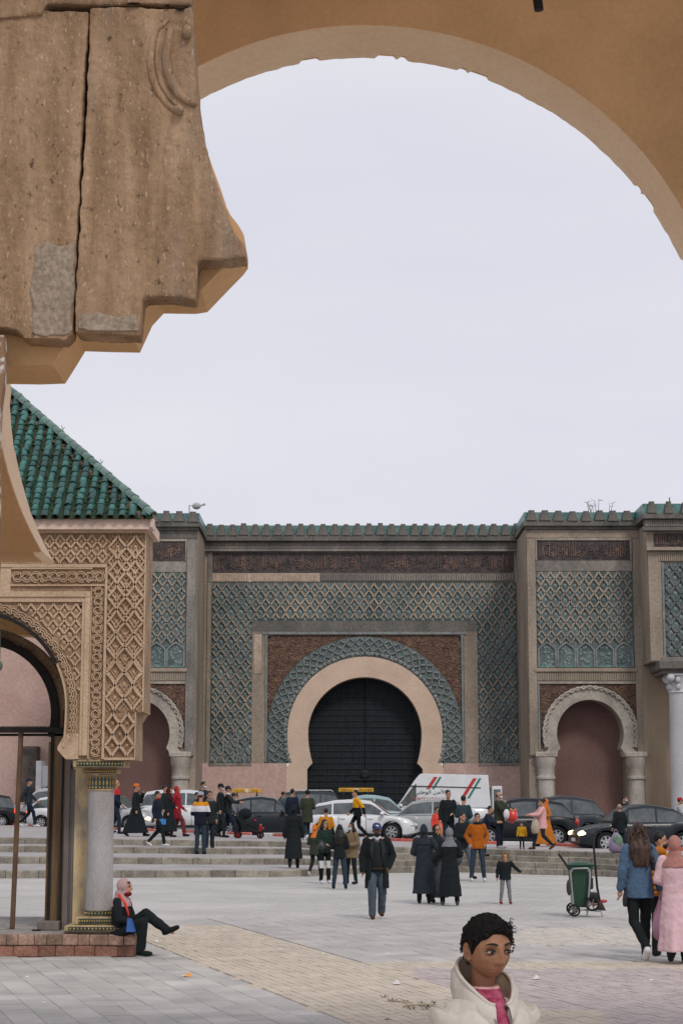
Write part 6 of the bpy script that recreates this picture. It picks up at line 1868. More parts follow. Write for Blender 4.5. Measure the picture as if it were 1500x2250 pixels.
person('dark haired person in a pale mask half hidden behind the grey haired man', 1373, 1858, 1765, ('D', 64, None), 60, 'jacket', 'soot', bc='navy', H=1.72, mask=True)
person('person in a white top and red cap leaning by the marble column', 1474, 1868, 1769, ('D', 64, None), 95, 'tee', 'ltgrey', bc='navy', H=1.66, cover='cap', cc='red', lean=.5, arms=('fwd', 'fwd'))
person('man in a pale blue shirt far behind at the right edge', 1493, 1850, 1800, ('D', 72, None), 30, 'tee', 'steelblue', bc='navy', H=1.25)
# ---- near on the right
def curls(o, J, hd, hc):
    c = MB(); rr = random.Random(5)
    for i in range(64):
        a = rr.uniform(-.2 * pi, 1.2 * pi); z = rr.uniform(-.40, .06)
        w_ = .085 + .075 * min(1, max(0, -z * 3.2))
        p0 = hd((w_ * cos(a) * (1 + .1 * rr.random()), .035 + (.075 + .035 * min(1, -z * 3)) * max(.0, sin(a)) + .01, z + .05))
        pts_ = [p0]
        for q in range(5): pts_.append(pts_[-1] + V(rr.uniform(-.016, .016), rr.uniform(-.012, .014), -.026))
        c.tube(pts_, [.016, .017, .016, .014, .011, .006], 6)
    obj('hair_curls', c, hair_b, o, smooth=True, local=True, kind='stuff')
    st = MB(); pts_ = [(-.13, .10, 1.44), (-.05, .158, 1.30), (.06, .17, 1.12), (.14, .13, .96)]
    st.tube(pts_, .012, 6); 
person('young woman with long curly hair and a blue jacket walking away', 1408, 2112, 1812, 'P', 186, 'jacket', 'steelblue', bc='black', shoe='white', cover='long', cc=hair_b, arms=('carry', 'down'), legs='step', build=.95, hem=.80, extra=curls, vox=.0105,
       joints={('knee', 1): (.09, .02, .50), ('ankle', 1): (-.02, .20, .20), ('toe', 1): (-.02, .10, .04)})
def quilt(o, J, hd, hc):
    q = MB()
    for i in range(8):
        z = .90 + i * .072
        a, b = (.232, .185) if z < 1.35 else (.21, .165)
        rings = []
        m_ = 22
        ring = [(a * cos(2 * pi * j / m_), b * sin(2 * pi * j / m_), z) for j in range(m_)]
        q.tube(ring + [ring[0]], .034, 8, False)
    obj('quilting', q, CL['amber'], o, smooth=True, local=True)
    h = MB(); h.ball((0, .12, 1.49), (.13, .09, .07), 12, 8); obj('hood', h, CL['amber'], o, smooth=True, local=True)
    bd = MB(); bd.ball(hd((0, -.045, -.075)), (.06, .06, .05), 10, 8); obj('beard', bd, hair_m, o, smooth=True, local=True)
person('bearded man in an orange padded vest over a navy sweater looking right', 1455, 2048, 1788, ('D', 26, .014), 150, 'vest', 'amber', bc='black', collar='navy', cover='hair', arms=('down', 'down'), legs='stand', look=-75, build=1.05, extra=quilt, H=1.70)
person('woman in a pale pink robe and rose headscarf at the right edge', 1488, 2116, 1842, 'P', 172, 'robe', 'palepink', bc='soot', shoe='black', cover='hijab', cc='rose', arms=('carry', 'front'), legs='step', build=1.05, hem=.17, vox=.0115)

# ---- seated by the column
def sit(o, J, hd, hc):
    sc_ = MB(); sc_.tube([(-.10, -.02, .92), (-.12, -.145, .78), (-.06, -.17, .62), (-.02, -.12, .50)], [.02, .024, .02, .012], 8); obj('coral_scarf', sc_, CL['coral'], o, smooth=True, local=True)
    m = MB(); m.ball(hd((0, -.03, -.10)), (.075, .07, .045), 12, 8); obj('neck_scarf', m, CL['dkred'], o, smooth=True, local=True)
    hr = MB(); hr.ball(hd((0, -.05, .066)), (.05, .03, .02), 10, 8); obj('fringe', hr, hair_m, o, smooth=True, local=True)
    sk_ = MB(); limb(sk_, [(-.09, -.38, .12), (-.09, -.40, .30)], [.05, .055]); obj('grey_sock', sk_, CL['ltgrey'], o, smooth=True, local=True)
pb = floor_at(322, 2086, .014)
sw = person('woman in a pale headscarf and black clothes sitting cross legged against the column', 262, 2086, 1928, ('D', 26.15, .014), 72, 'jacket', 'black', bottom='wide', bc='black', shoe='black', cover='hijab', cc=cloth('dusty pink', 'ab8f90'), arms=('front', 'front'), H=1.62, extra=sit, hem=.90, vox=.0125,
       joints={('hip', -1): (-.09, .0, .33), ('hip', 1): (.09, .0, .33), ('knee', -1): (-.09, -.42, .50), ('ankle', -1): (-.09, -.40, .10), ('toe', -1): (-.09, -.56, .045), ('knee', 1): (.07, -.40, .62), ('ankle', 1): (.0, -.78, .40), ('toe', 1): (-.01, -.96, .44),
               ('sh', -1): (-.165, -.03, .80), ('sh', 1): (.165, -.03, .80), ('elbow', -1): (-.24, -.10, .55), ('elbow', 1): (.24, -.10, .55), ('wrist', -1): (-.08, -.26, .50), ('wrist', 1): (.05, -.24, .52), 'head': (0, -.09, 1.02), 'torso_off': (0, -.02, -.60)})
# ================================================================ THE CHILD IN FRONT
bp = at(1066, 2080, 5.84); bp.z = .5
boy = empty('person', bp, radians(24), 'dark haired child in a white padded jacket close in front, looking to the right', 'person')
skin_b = M('skin warm brown', (0.285, 0.138, 0.076), 0.55, 0.14, 20, .0015, 90, fine=.06, fscale=60)
HC = V(0, -.016, 1.193)
HR = Matrix.Rotation(radians(0), 3, 'Z') @ Matrix.Rotation(radians(3), 3, 'X') @ Matrix.Diagonal((.96, 1, .885))
hl = lambda q: HC + HR @ Vector(q)
def g2(dx, dz, sx_, sz_): return math.exp(-(dx / sx_) ** 2 - (dz / sz_) ** 2)
def head_pt(lon, lat, off=0.0):
    """lon 0 faces -y; lat from -pi/2 to pi/2."""
    cl = cos(lat) if lat > 0 else cos(lat) ** .58       # a full jaw
    x, y, z = sin(lon) * cl, -cos(lon) * cl, sin(lat)
    X, Y, Z = x * (.0685 + off), y * (.086 + off) + .004, z * (.100 + off) + .008
    if Z < -.01:                                     # narrow to the jaw and chin
        f = min(1, (-Z - .01) / .085)
        X *= 1 - .36 * f ** 1.5
        if Y > 0: Y *= 1 - .45 * f
        else: Y = Y * (1 - .05 * f) - .004 * f * max(0, cos(lon)) ** 2
    if y < .15:
        d = 0
        w_ = max(0, cos(lon)) ** .4 if cos(lon) > 0 else 0
        ax = abs(X)
        d -= .012 * g2(ax - .031, Z - .002, .015, .011)             # eye sockets
        d += .004 * g2(ax - .030, Z - .026, .022, .008)             # brow
        d += (.007 + .019 * min(1, max(0, (.012 - Z) / .046))) * g2(X, 0, .0085, 1) * (1 if -.036 < Z < .016 else math.exp(-((Z + .036 if Z < -.036 else Z - .016) / .006) ** 2))
        d += .007 * g2(ax - .012, Z + .037, .007, .007)             # nostril wings
        d += .0065 * g2(X, Z + .058, .021, .0055) + .0065 * g2(X, Z + .0705, .018, .0065) - .004 * g2(X, Z + .0640, .021, .0022)
        d += .006 * g2(X, Z + .096, .016, .012)                      # chin
        d += .005 * g2(ax - .042, Z + .028, .018, .020)              # cheeks
        Y -= d * w_
    return V(X, Y, Z)
bm = MB()
NL, NA = 72, 60
rows_ = [[hl(head_pt(2 * pi * i / NL, -pi / 2 * .985 + pi * .985 * j / NA)) for i in range(NL)] for j in range(NA + 1)]
bm.loft(rows_)
capsule(bm, V(0, .030, 1.02), HC + V(0, .030, -.05), .040, .037, 16)
rings_z(bm, [(.66, .11, .085), (.78, .10, .08), (.92, .115, .085), (1.0, .11, .075), (1.045, .055, .05)], 18)
for sd in (-1, 1):
    # ear: a rim round a hollow
    for k in range(9):
        a0, a1 = -2.3 + k * .5, -2.3 + (k + 1) * .5
        e = lambda a: hl((sd * (.0685 + .005 * (cos(a) > -.3)), .012 + .0135 * cos(a) * 1, -.004 + .024 * sin(a)))
        capsule(bm, e(a0), e(a1), .0055, .0055, 8)
    bm.ball(hl((sd * .069, .008, -.008)), (.006, .013, .022), 10, 8); bm.ball(hl((sd * .070, .002, -.031)), (.006, .008, .009), 8, 6)
    S_, E_, W_ = V(sd * .092, .01, .972), V(sd * .165, .03, .80), V(sd * .150, -.06, .62)
    limb(bm, [S_, E_, W_], [.030, .027, .022]); hand(bm, W_, W_ - E_, sd, .75)
    limb(bm, [V(sd * .065, 0, .68), V(sd * .07, -.01, .37), V(sd * .075, .0, .07)], [.058, .042, .032]); capsule(bm, V(sd * .075, 0, .07), V(sd * .078, -.08, .03), .03, .022)
grow('body', bm, skin_b, boy, .0036, smooth=1)
# eyes, lids, brows, lips
for sd in (-1, 1):
    c = V(sd * .0305, -.0715, .001)
    e = MB(); e.ball(hl(c), (.0128, .0085, .0056), 16, 10, HR); ey = obj('eye', e, M('eye white', (.36, .33, .31), .45, .05), boy, smooth=True, local=True)
    e = MB(); e.ball(hl(c + V(.0012, -.0058, -.0002)), (.0074, .0046, .0058), 12, 8, HR); obj('iris', e, M('dark brown iris', (.012, .007, .005), .35, .2, spec=.35), ey, smooth=True, local=True)
    e = MB(); pts_ = [hl(V(sd * (.0165 + .029 * q / 8), -.0775 + .0085 * (q / 8) ** 2, .0022 + .0048 * sin(pi * (q + .8) / 9.5))) for q in range(9)]
    e.tube(pts_, [.0012, .0022, .0027, .0029, .0029, .0028, .0026, .0022, .0014], 6); obj('eyelash', e, hair_m, boy, smooth=True, local=True)
    e = MB(); pts_ = [hl(V(sd * (.0165 + .029 * q / 8), -.0765 + .0085 * (q / 8) ** 2, -.0022 - .0032 * sin(pi * q / 8))) for q in range(9)]
    e.tube(pts_, [.0008, .0013, .0016, .0017, .0017, .0016, .0015, .0013, .001], 6); obj('lower_lid', e, M('lid skin', (.20, .085, .05), .6, .1), boy, smooth=True, local=True)
    e = MB(); pts_ = [hl(V(sd * (.013 + .037 * q / 8), -.0855 + .012 * (q / 8) ** 2, .0215 + .0085 * sin(pi * (q + 1.5) / 11))) for q in range(9)]
    e.tube(pts_, [.0022, .0034, .0038, .0038, .0036, .0033, .003, .0022, .0012], 6); obj('eyebrow', e, hair_m, boy, smooth=True, local=True)
lp = M('lips', (0.25, 0.085, 0.062), .5, .1, 20)
e = MB(); n_ = 13
def face_y(x, z):
    lat = math.asin((z - .008) / .100); lo, hi = 0, 1.2
    for _ in range(24):
        m_ = (lo + hi) / 2
        if head_pt(m_, lat).x < abs(x): lo = m_
        else: hi = m_
    return head_pt(lo, lat).y
def lip(z0, z1, z2, d0, d1, d2):
    rows = []
    for q in range(n_):
        t = -1 + 2 * q / (n_ - 1); x = .0205 * t; f = sqrt(max(0, 1 - t * t)); yb = face_y(x, -.0665)
        rows.append([hl((x, yb - d0 * f, -.0645 + z0 * f)), hl((x, yb - d1 * f, -.0645 + z1 * f)), hl((x, yb - d2 * f, -.0645 + z2 * f)), hl((x, yb + .012, -.0645 + z1 * f))])
    e.loft(rows)
lip(.0002, .0034, .0066, .0006, .0028, .0004); lip(-.0008, -.0048, -.0088, .0006, .0030, .0002)
obj('lips', e, lp, boy, smooth=True, local=True)
# short curly hair
def hairline(lon):
    a = abs((lon + pi) % (2 * pi) - pi)              # 0 front, pi back
    tab = [(0, .066), (.35, .062), (.62, .050), (.85, .040), (1.05, .030), (1.22, .000), (1.36, -.018), (1.46, .012), (1.75, .022), (2.0, -.035), (2.4, -.062), (pi, -.066)]
    return interp(tab, a) + .006 * noise.noise((lon * 3.1, 4, 2)) + .004 * noise.noise((lon * 9.0, 1, 7))
hm = MB(); rows_ = []
NL = 84
for j in range(15):
    row = []
    for i in range(NL):
        lon = 2 * pi * i / NL
        zl = hairline(lon); lat0 = math.asin(max(-.95, min(.95, (zl - .008) / .106)))
        f = j / 14
        lat = lat0 + (pi / 2 * .995 - lat0) * f
        th_ = .002 + .009 * min(1, f * 5) + .006 * max(0, sin(lat)) 
        nn = noise.noise((sin(lon) * cos(lat) * 7, cos(lon) * cos(lat) * 7, sin(lat) * 7)) * .007 + noise.noise((sin(lon) * cos(lat) * 17, cos(lon) * cos(lat) * 17, sin(lat) * 17)) * .004
        row.append(hl(head_pt(lon, lat, th_ + nn * min(1, f * 5))))
    rows_.append(row)
hm.loft(rows_)
obj('hair', hm, M('matte curly hair', (.007, .006, .006), .85, .5, 60, .004, 160, spec=.15), boy, smooth=True, local=True)
cu = MB(); rr = random.Random(8)
def curl(p, d, L, r_, th_=.0016):
    d = d.normalized(); a = d.orthogonal().normalized(); b = d.cross(a)
    ph = rr.uniform(0, 6.28)
    cu.tube([p + d * L * q / 9 + (a * cos(ph + q * .95) + b * sin(ph + q * .95)) * r_ * min(1, q / 2) for q in range(10)], [th_ * (1 - .5 * q / 9) for q in range(10)], 4)
for _ in range(420):
    lon = rr.uniform(-pi, pi); zl = hairline(lon); lat0 = math.asin(max(-.95, min(.95, (zl - .008) / .106)))
    lat = lat0 + (pi / 2 - lat0) * rr.uniform(.06, 1) ** 1.2
    p = head_pt(lon, lat, .011); d = (p - V(0, 0, -.01)).normalized() + V(rr.uniform(-.7, .7), rr.uniform(-.7, .7), rr.uniform(-.5, .5))
    curl(hl(p), HR @ d, rr.uniform(.003, .008), rr.uniform(.002, .004), .0018)
for _ in range(46):                                  # the tuft over the forehead
    lon = rr.uniform(.15, .85); lat = rr.uniform(.62, .95)
    p = head_pt(lon, lat, .012)
    curl(hl(p), HR @ V(rr.uniform(.1, .9), rr.uniform(-1.0, -.4), rr.uniform(-.5, .45)), rr.uniform(.015, .034), rr.uniform(.004, .007), .0019)
obj('hair_curls', cu, hair_m, boy, smooth=True, local=True, kind='stuff')
# padded jacket
jk = M('white padded jacket', (0.51, 0.465, 0.415), 0.7, .07, 5, .004, 26, spec=.3, fine=.05, fscale=50)
lining = M('tan hood lining', (0.30, 0.235, 0.165), .85, .12, 9, .004, 40)
def puff(z): return .011 * abs(sin(pi * (z - .62) / .066)) ** .55
jm = MB()
base = [(.60, .150, .120), (.70, .152, .124), (.80, .154, .126), (.90, .156, .124), (.97, .150, .115), (1.015, .126, .098), (1.045, .088, .082)]
def bz(z):
    for a, b in zip(base, base[1:]):
        if z <= b[0]:
            f = (z - a[0]) / (b[0] - a[0]); return a[1] + (b[1] - a[1]) * f, a[2] + (b[2] - a[2]) * f
    return base[-1][1:]
rows_ = []
for j in range(76):
    z = .60 + .445 * j / 75; a, b = bz(z); pf = puff(z)
    row = []
    for k in range(48):
        t = 2 * pi * k / 48
        zip_ = math.exp(-((t - 1.5 * pi) / .10) ** 2)
        wr_ = .006 * noise.noise((cos(t) * 4, sin(t) * 4, z * 26)) + .003 * noise.noise((cos(t) * 11, sin(t) * 11, z * 40))
        r_ = pf * (1 - .8 * zip_) - .010 * zip_ + wr_
        vn = math.exp(-((t - 1.5 * pi) / .30) ** 2) * max(0, (z - .88) / .165)      # the neckline dips to the zip
        row.append(((a + r_) * cos(t), (b + r_) * sin(t) * (1 - .06 * vn), z - .085 * vn))
    rows_.append(row)
jm.loft(rows_)
for sd in (-1, 1):
    sm = MB(); S_, E_, W_ = V(sd * .112, .008, 1.000), V(sd * .178, .03, .80), V(sd * .158, -.055, .64)
    rows_ = []
    pts_ = [S_.lerp(E_, q / 26) for q in range(27)] + [E_.lerp(W_, q / 18) for q in range(1, 19)]
    L_t = 0
    for q, p in enumerate(pts_):
        d = (pts_[min(q + 1, len(pts_) - 1)] - pts_[max(q - 1, 0)]).normalized()
        a = d.cross(V(0, 1, 0)).normalized(); b = d.cross(a)
        if q: L_t += (p - pts_[q - 1]).length
        rb = .060 - .012 * q / len(pts_) + .010 * abs(sin(pi * L_t / .068 + .4)) ** .55
        rows_.append([p + (a * cos(2 * pi * k / 22) + b * sin(2 * pi * k / 22)) * (rb + .005 * noise.noise((k * .7, q * .45, sd))) for k in range(22)])
    sm.ball(S_ + V(-sd * .030, 0, -.004), (.066, .064, .050), 16, 10)
    sm.loft(rows_); jm.add(sm.v, sm.f)
    cfm = MB(); capsule(cfm, W_ + (E_ - W_).normalized() * .03, W_, .040, .036, 14); obj('cuff', cfm, jk, boy, smooth=True, local=True)
    tr = MB(); limb(tr, [V(sd * .065, 0, .68), V(sd * .07, -.01, .37), V(sd * .075, .0, .10)], [.085, .066, .056]); obj('trouser_leg', tr, CL['dkjeans'], boy, smooth=True, local=True)
    sh_ = MB(); capsule(sh_, V(sd * .075, .03, .045), V(sd * .078, -.11, .035), .043, .036, 12); obj('shoe', sh_, CL['white'], boy, smooth=True, local=True)
grow('jacket', jm, jk, boy, .0046, smooth=2)
# hood lying open behind the neck, its front edges running down to the zip
hm = MB(); li = MB(); rows_o, rows_i = [], []
NH = 40
for i in range(NH + 1):
    u = i / NH; t = -pi / 2 + .30 + (2 * pi - .60) * u     # round from the front right to the front left
    back = (1 - cos(2 * pi * u)) / 2                       # 0 at the zip, 1 behind the head
    c_, s_ = cos(t), sin(t)
    wob = .009 * noise.noise((u * 7, 0, 4))
    col = []; wob += .005 * noise.noise((u * 23, 1, 4))
    lift = .014
    sag = .012 * sin(2 * pi * u * 2 + .6) * back
    prof = [(.092, .985), (.101 + .004 * back, 1.008 + .008 * back), (.103 + .012 * back + wob, 1.036 + .022 * back + sag * .5), (.093 + .020 * back + wob * 1.4, 1.064 + .046 * back + sag), (.079 + .020 * back, 1.074 + .062 * back + sag)]
    prof_in = [(.079 + .020 * back, 1.074 + .062 * back + sag), (.072 + .017 * back, 1.066 + .054 * back + sag), (.068 + .012 * back, 1.044 + .034 * back), (.062 + .004 * back, 1.026 + .01 * back), (.056, 1.015)]
    fr_ = 1 - back
    dz = lift - .046 * fr_ ** 4 - .010 * fr_
    rows_o.append([(r_ * c_ * (1 - .12 * fr_), (r_ * .93 * s_) - .024 * fr_ + .012 * back, z + dz) for r_, z in prof])
    rows_i.append([(r_ * c_ * (1 - .12 * fr_), (r_ * .93 * s_) - .018 * fr_ + .012 * back, z + dz) for r_, z in prof_in])
hm.loft(rows_o, False, False); li.loft(rows_i, False, False)
ho = obj('hood', hm, jk, boy, smooth=True, local=True); obj('hood_lining', li, lining, ho, smooth=True, local=True)
rim_ = MB(); rim_.tube([rows_o[i][4] for i in range(NH + 1)], [.0062 + .002 * noise.noise((i * .4, 3, 1)) for i in range(NH + 1)], 8); obj('hood_rim', rim_, jk, ho, smooth=True, local=True)
# shirt at the throat, zip, chest emblem
t_ = MB(); rings_z(t_, [(.90, .060, .085, -.034), (.98, .058, .078, -.030), (1.03, .060, .066, -.012), (1.050, .054, .060, .006), (1.074, .050, .053, .014)], 22)
sp_ = M('magenta shirt', (.22, .015, .05), .9, .3, 30, col2=(.42, .10, .17), mix=(.4, .62)); obj('shirt', t_, sp_, boy, smooth=True, local=True)
pk = MB(); rings_z(pk, [(1.066, .051, .054, .012), (1.080, .047, .050, .015)], 22); obj('pink_collar', pk, CL['pink'], boy, smooth=True, local=True)
zp_ = MB()
for sd in (-1, 1): zp_.tube([(sd * .004, -bz(z)[1] - .004, z) for z in (.62, .72, .82, .90)] + [(sd * .008, -.126, .94), (sd * .020, -.121, .965), (sd * .034, -.112, .995)], .0026, 6)
obj('zip', zp_, M('zip tape', (.20, .19, .18), .6), boy, smooth=True, local=True)
em = MB(); q = V(.072, -.118, .955)
nrm_ = V(.42, -.9, .05).normalized(); a_ = nrm_.cross(V(0, 0, 1)).normalized(); b_ = nrm_.cross(a_)
for r0_ in (.0125, .0075): em.tube([q + nrm_ * .010 + (a_ * cos(k * pi / 10) + b_ * sin(k * pi / 10)) * r0_ for k in range(21)], .0011, 5)
em.tube([q + nrm_ * .0145 + b_ * .006, q + nrm_ * .0145 - b_ * .006], .001, 4)
obj('chest_emblem', em, M('emblem grey', (.24, .24, .25), .6), boy, local=True)
# ================================================================ THINGS CARRIED, WHEELED AND DROPPED
def lone(name, mb, mat, label, cat, smooth=True, group=None): return tag(obj(name, mb, mat, smooth=smooth), label, cat, group)
plast = lambda n, c: M('plastic ' + n, c, .45, .12, 6, spec=.4)
# red balloon and white carrier held by the man at the kerb
b = MB(); q = pave_at(1097, 1864); q = at(1124, 1793, q.y - .1); s = ppm(q)
b.ball(q, (13.0 / s, 13 / s, 14.5 / s), 20, 14); b.ball(q + V(0, 0, -15.3 / s), (.02, .02, .02), 8, 5)
lone('balloon', b, M('red balloon skin', (.62, .045, .035), .25, .08, 4, spec=.6), 'round red balloon held by the man in dark green', 'balloon')
b = MB(); q2 = at(1112, 1789, q.y - .35); b.ball(q2, (.10, .08, .16), 12, 8); lone('carrier_bag', b, plast('white', (.6, .58, .58)), 'small white carrier bag held in front of the red balloon', 'bag')
def bag(px, top, bot, Y, w_, mat, label, name='bag', depth=.10):
    p0, p1 = at(px, top, Y), at(px, bot, Y); s = ppm(p0); hw = w_ / 2 / s; h = p0.z - p1.z
    o = empty(name, (p1.x, Y, p1.z), 0, label, 'bag')
    b = MB()
    rings_z(b, [(.0, hw * .55, depth * .6), (h * .08, hw * .9, depth), (h * .30, hw, depth * 1.1), (h * .55, hw * .8, depth * .9), (h * .78, hw * .42, depth * .5), (h * .86, hw * .3, depth * .35)], 16)
    x = obj('bag_body', b, mat, o, smooth=True, local=True); folds(x, .05 * hw * 4, hw * .5)
    b = MB()
    for sd in (-1, 1): b.tube([(sd * hw * .25, 0, h * .84), (sd * hw * .18, 0, h * .93), (0, 0, h)], .012, 6)
    obj('bag_handle', b, mat, o, smooth=True, local=True)
    return o
wb = spot(1408, 2112, 'P')
bg_ = bag(1455, 1962, 2066, wb.y - .05, 46, plast('pink', (.50, .25, .36)), 'pink plastic bag with oranges in it hanging between the blue jacket and the pink robe', depth=.13)
fr_ = MB(); rr = random.Random(2)
for i in range(7): fr_.ball((rr.uniform(-.08, .08), rr.uniform(-.13, -.06), rr.uniform(.06, .16)), .042, 10, 8)
lone('orange', fr_, plast('orange peel', (.55, .16, .05)), 'oranges showing at the bottom of the pink plastic bag', 'fruit')
bpy.data.objects['orange'].location = bg_.location
bag(1373, 1950, 1992, spot(1408, 2112, 'P').y - .02, 13, plast('black', (.012, .013, .015)), 'small black handbag at the hip of the blue jacket', 'handbag', .06)
q = pave_at(1191, 1867); bag(1176, 1788, 1832, q.y - .1, 20, plast('beige', (.40, .33, .26)), 'beige shopping bag carried by the woman in a pink coat')
q = pave_at(1362, 1874); o_ = bag(1353, 1822, 1874, q.y - .4, 34, plast('violet grey', (.22, .17, .26)), 'bulky violet and green shopping bag beside the grey haired man', depth=.2)
b = MB(); b.ball((.05, -.17, .34), (.12, .06, .20), 12, 8); b.ball((-.06, -.19, .42), (.05, .03, .10), 10, 6); obj('green_cloth', b, plast('green grey', (.12, .19, .14)), o_, smooth=True, local=True)
bag(967, 1798, 1838, 58.3, 11, plast('orange net', (.62, .20, .10)), 'orange net bag held by the child in coral red', depth=.08)
bag(706, 1846, 1866, 47.2, 16, plast('soft black', (.03, .032, .038)), 'dark shoulder bag of the girl in sunglasses', 'handbag', .08)
q = pave_at(345, 1860); q = at(357, 1806, spot(345, 1860, ('S', 2)).y - .15)
b = MB(); b.box(q.x - .12, q.x + .12, q.y - .02, q.y + .02, q.z - .09, q.z + .10); lone('folder', b, plast('blue', (.035, .20, .52)), 'bright blue folder carried by the bearded man on the steps', 'folder', False)
b = MB(); p0, p1 = at(286, 2018, 25.75), at(291, 2046, 25.75); b.loft([[(p0.x - .03, 25.7, p0.z), (p0.x + .02, 25.68, p0.z), (p0.x + .02, 25.8, p0.z), (p0.x - .03, 25.8, p0.z)], [(p1.x - .07, 25.62, p1.z), (p1.x + .05, 25.6, p1.z), (p1.x + .05, 25.8, p1.z), (p1.x - .07, 25.8, p1.z)]])
lone('tote_bag', b, plast('strong blue', (.02, .09, .30)), 'blue bag beside the seated woman by the tiled column foot', 'bag', False)

# twin stroller
q = pave_at(548, 1842)
st = empty('twin_stroller', (q.x, q.y - .1, q.z), radians(90), 'black twin stroller with red wheels standing before the blue black taxi', 'stroller')
fm = MB()
for sd in (-.36, 0, .36):
    fm.tube([(sd, .62, 1.02), (sd, .40, .80), (sd, .05, .42), (sd, -.45, .16)], .018, 6); fm.tube([(sd, .42, .14), (sd, .12, .50), (sd, -.18, .62)], .016, 6)
fm.tube([(-.36, .62, 1.02), (.36, .62, 1.02)], .02, 6)
obj('frame', fm, MATS['black car trim'], st, smooth=60, local=True)
for sd in (-.18, .18):
    b = MB(); b.loft([[(sd - .15, .30, .62), (sd + .15, .30, .62), (sd + .15, .34, .98), (sd - .15, .34, .98)], [(sd - .15, .02, .36), (sd + .15, .02, .36), (sd + .15, .05, .52), (sd - .15, .05, .52)], [(sd - .15, -.30, .34), (sd + .15, -.30, .34), (sd + .15, -.28, .46), (sd - .15, -.28, .46)]]); obj('seat', b, CL['black'], st, local=True)
    b = MB(); b.ball((sd, .16, .92), (.16, .25, .20), 14, 8); obj('sun_hood', b, CL['black'], st, smooth=True, local=True)
    b = MB(); b.box(sd - .13, sd + .13, -.34, -.1, .12, .26, .02); obj('basket', b, CL['maroon'], st, local=True)
b = MB(); b.ball((.2, -.20, .66), (.10, .06, .05), 10, 6); obj('red_toy', b, CL['red'], st, smooth=True, local=True)
for sd in (-.38, 0, .38):
    for y_ in (-.42, .42):
        b = MB(); n = 16
        ring = [[(sd + o2, y_ + r_ * cos(2 * pi * k / n), .125 + r_ * sin(2 * pi * k / n)) for r_, o2 in ((.085, -.02), (.125, -.025), (.125, .025), (.085, .02))] for k in range(n)]; ring.append(ring[0]); b.loft(ring, False)
        w_ = obj('wheel', b, MATS['tyre rubber'], st, local=True)
        b = MB()
        for k in range(3):
            a = k * pi / 3; b.tube([(sd, y_ + .09 * cos(a), .125 + .09 * sin(a)), (sd, y_ - .09 * cos(a), .125 - .09 * sin(a))], .010, 5)
        b.ball((sd, y_, .125), (.02, .035, .035), 8, 6); obj('hub', b, CL['crimson'], w_, local=True)
person('toddler in red riding at the front of the twin stroller', 572, 1843, 1808, 'T', 70, 'jacket', 'red', bc='black', shoe='black', cover='beanie', cc='black', arms=('fwd', 'front'), legs='stand', child=True, build=1.3)

# street sweeper's bin cart
q = floor_at(1282, 2012, .014)
ct = empty('bin_cart', q, radians(-4), 'green wheeled street bin on a grey tube cart in the open square', 'bin')
s = ppm(q); m_ = lambda px: px / s
gb = plast('bin green', (.018, .062, .036))
b = MB()
for z0, z1, w0, w1 in ((.16, .92, .155, .215),):
    b.loft([[(-w0, -w0 * .9, z0), (w0, -w0 * .9, z0), (w0, w0 * .9, z0), (-w0, w0 * .9, z0)], [(-w1, -w1, z1 - .06), (w1, -w1, z1 - .06), (w1, w1, z1 - .06), (-w1, w1, z1 - .06)], [(-w1 - .02, -w1 - .02, z1 - .06), (w1 + .02, -w1 - .02, z1 - .06), (w1 + .02, w1 + .02, z1 - .06), (-w1 - .02, w1 + .02, z1 - .06)], [(-w1 - .02, -w1 - .02, z1), (w1 + .02, -w1 - .02, z1), (w1 + .02, w1 + .02, z1), (-w1 - .02, w1 + .02, z1)]])
b.v = [(x - .06, y, z) for x, y, z in b.v]
obj('bin_body', b, gb, ct, local=True)
b = MB(); b.box(-.31, .20, -.26, .25, .925, .965, .02); b.ball((-.06, 0, .96), (.22, .2, .05), 14, 6); obj('lid', b, gb, ct, smooth=40, local=True)
b = MB()
gt = M('grey tube', (.30, .30, .31), .4, .1, 5, metal=.3)
b.tube([(-.20, -.28, .10), (-.24, -.28, .60), (-.25, -.28, .84), (-.20, -.28, .88), (.06, -.28, .89), (.11, -.28, .85), (.10, -.28, .60), (.06, -.28, .20), (.04, -.28, .02)], .018, 8)
b.tube([(-.20, .26, .10), (-.25, .26, .84), (.08, .26, .88), (.08, .26, .02)], .018, 8)
for z in (.16, .84): b.tube([(-.22, -.28, z), (-.22, .26, z)], .016, 6); b.tube([(.08, -.28, z), (.08, .26, z)], .016, 6)
b.tube([(-.20, -.27, .14), (.30, -.27, .10), (.33, -.27, .0)], .018, 6)
obj('cart_frame', b, gt, ct, smooth=60, local=True)
for x_, r_, y_ in ((-.20, .115, -.33), (-.20, .115, .31), (.14, .135, -.30)):
    b = MB(); n = 20
    ring = [[(x_ + rr_ * cos(2 * pi * k / n), y_ + o2, r_ + .0 + (.10 if x_ > 0 else 0) + rr_ * sin(2 * pi * k / n)) for rr_, o2 in ((r_ * .72, -.025), (r_, -.03), (r_, .03), (r_ * .72, .025))] for k in range(n)]; ring.append(ring[0]); b.loft(ring, False)
    w_ = obj('wheel', b, MATS['tyre rubber'], ct, local=True)
    b = MB(); zc_ = r_ + (.10 if x_ > 0 else 0)
    for k in range(5):
        a = 2 * pi * k / 5; b.tube([(x_, y_ - .01, zc_), (x_ + r_ * .75 * cos(a), y_ - .01, zc_ + r_ * .75 * sin(a))], .014, 5)
    obj('hub', b, plast('grey brown hub', (.14, .12, .11)), w_, local=True)
b = MB(); b.box(.06, .26, -.24, .0, .24, .44, .03); b.box(.08, .17, -.25, -.1, .5, .72, .02); obj('tool_box', b, plast('dark box', (.02, .025, .024)), ct, local=True)
Q = Vector(q)
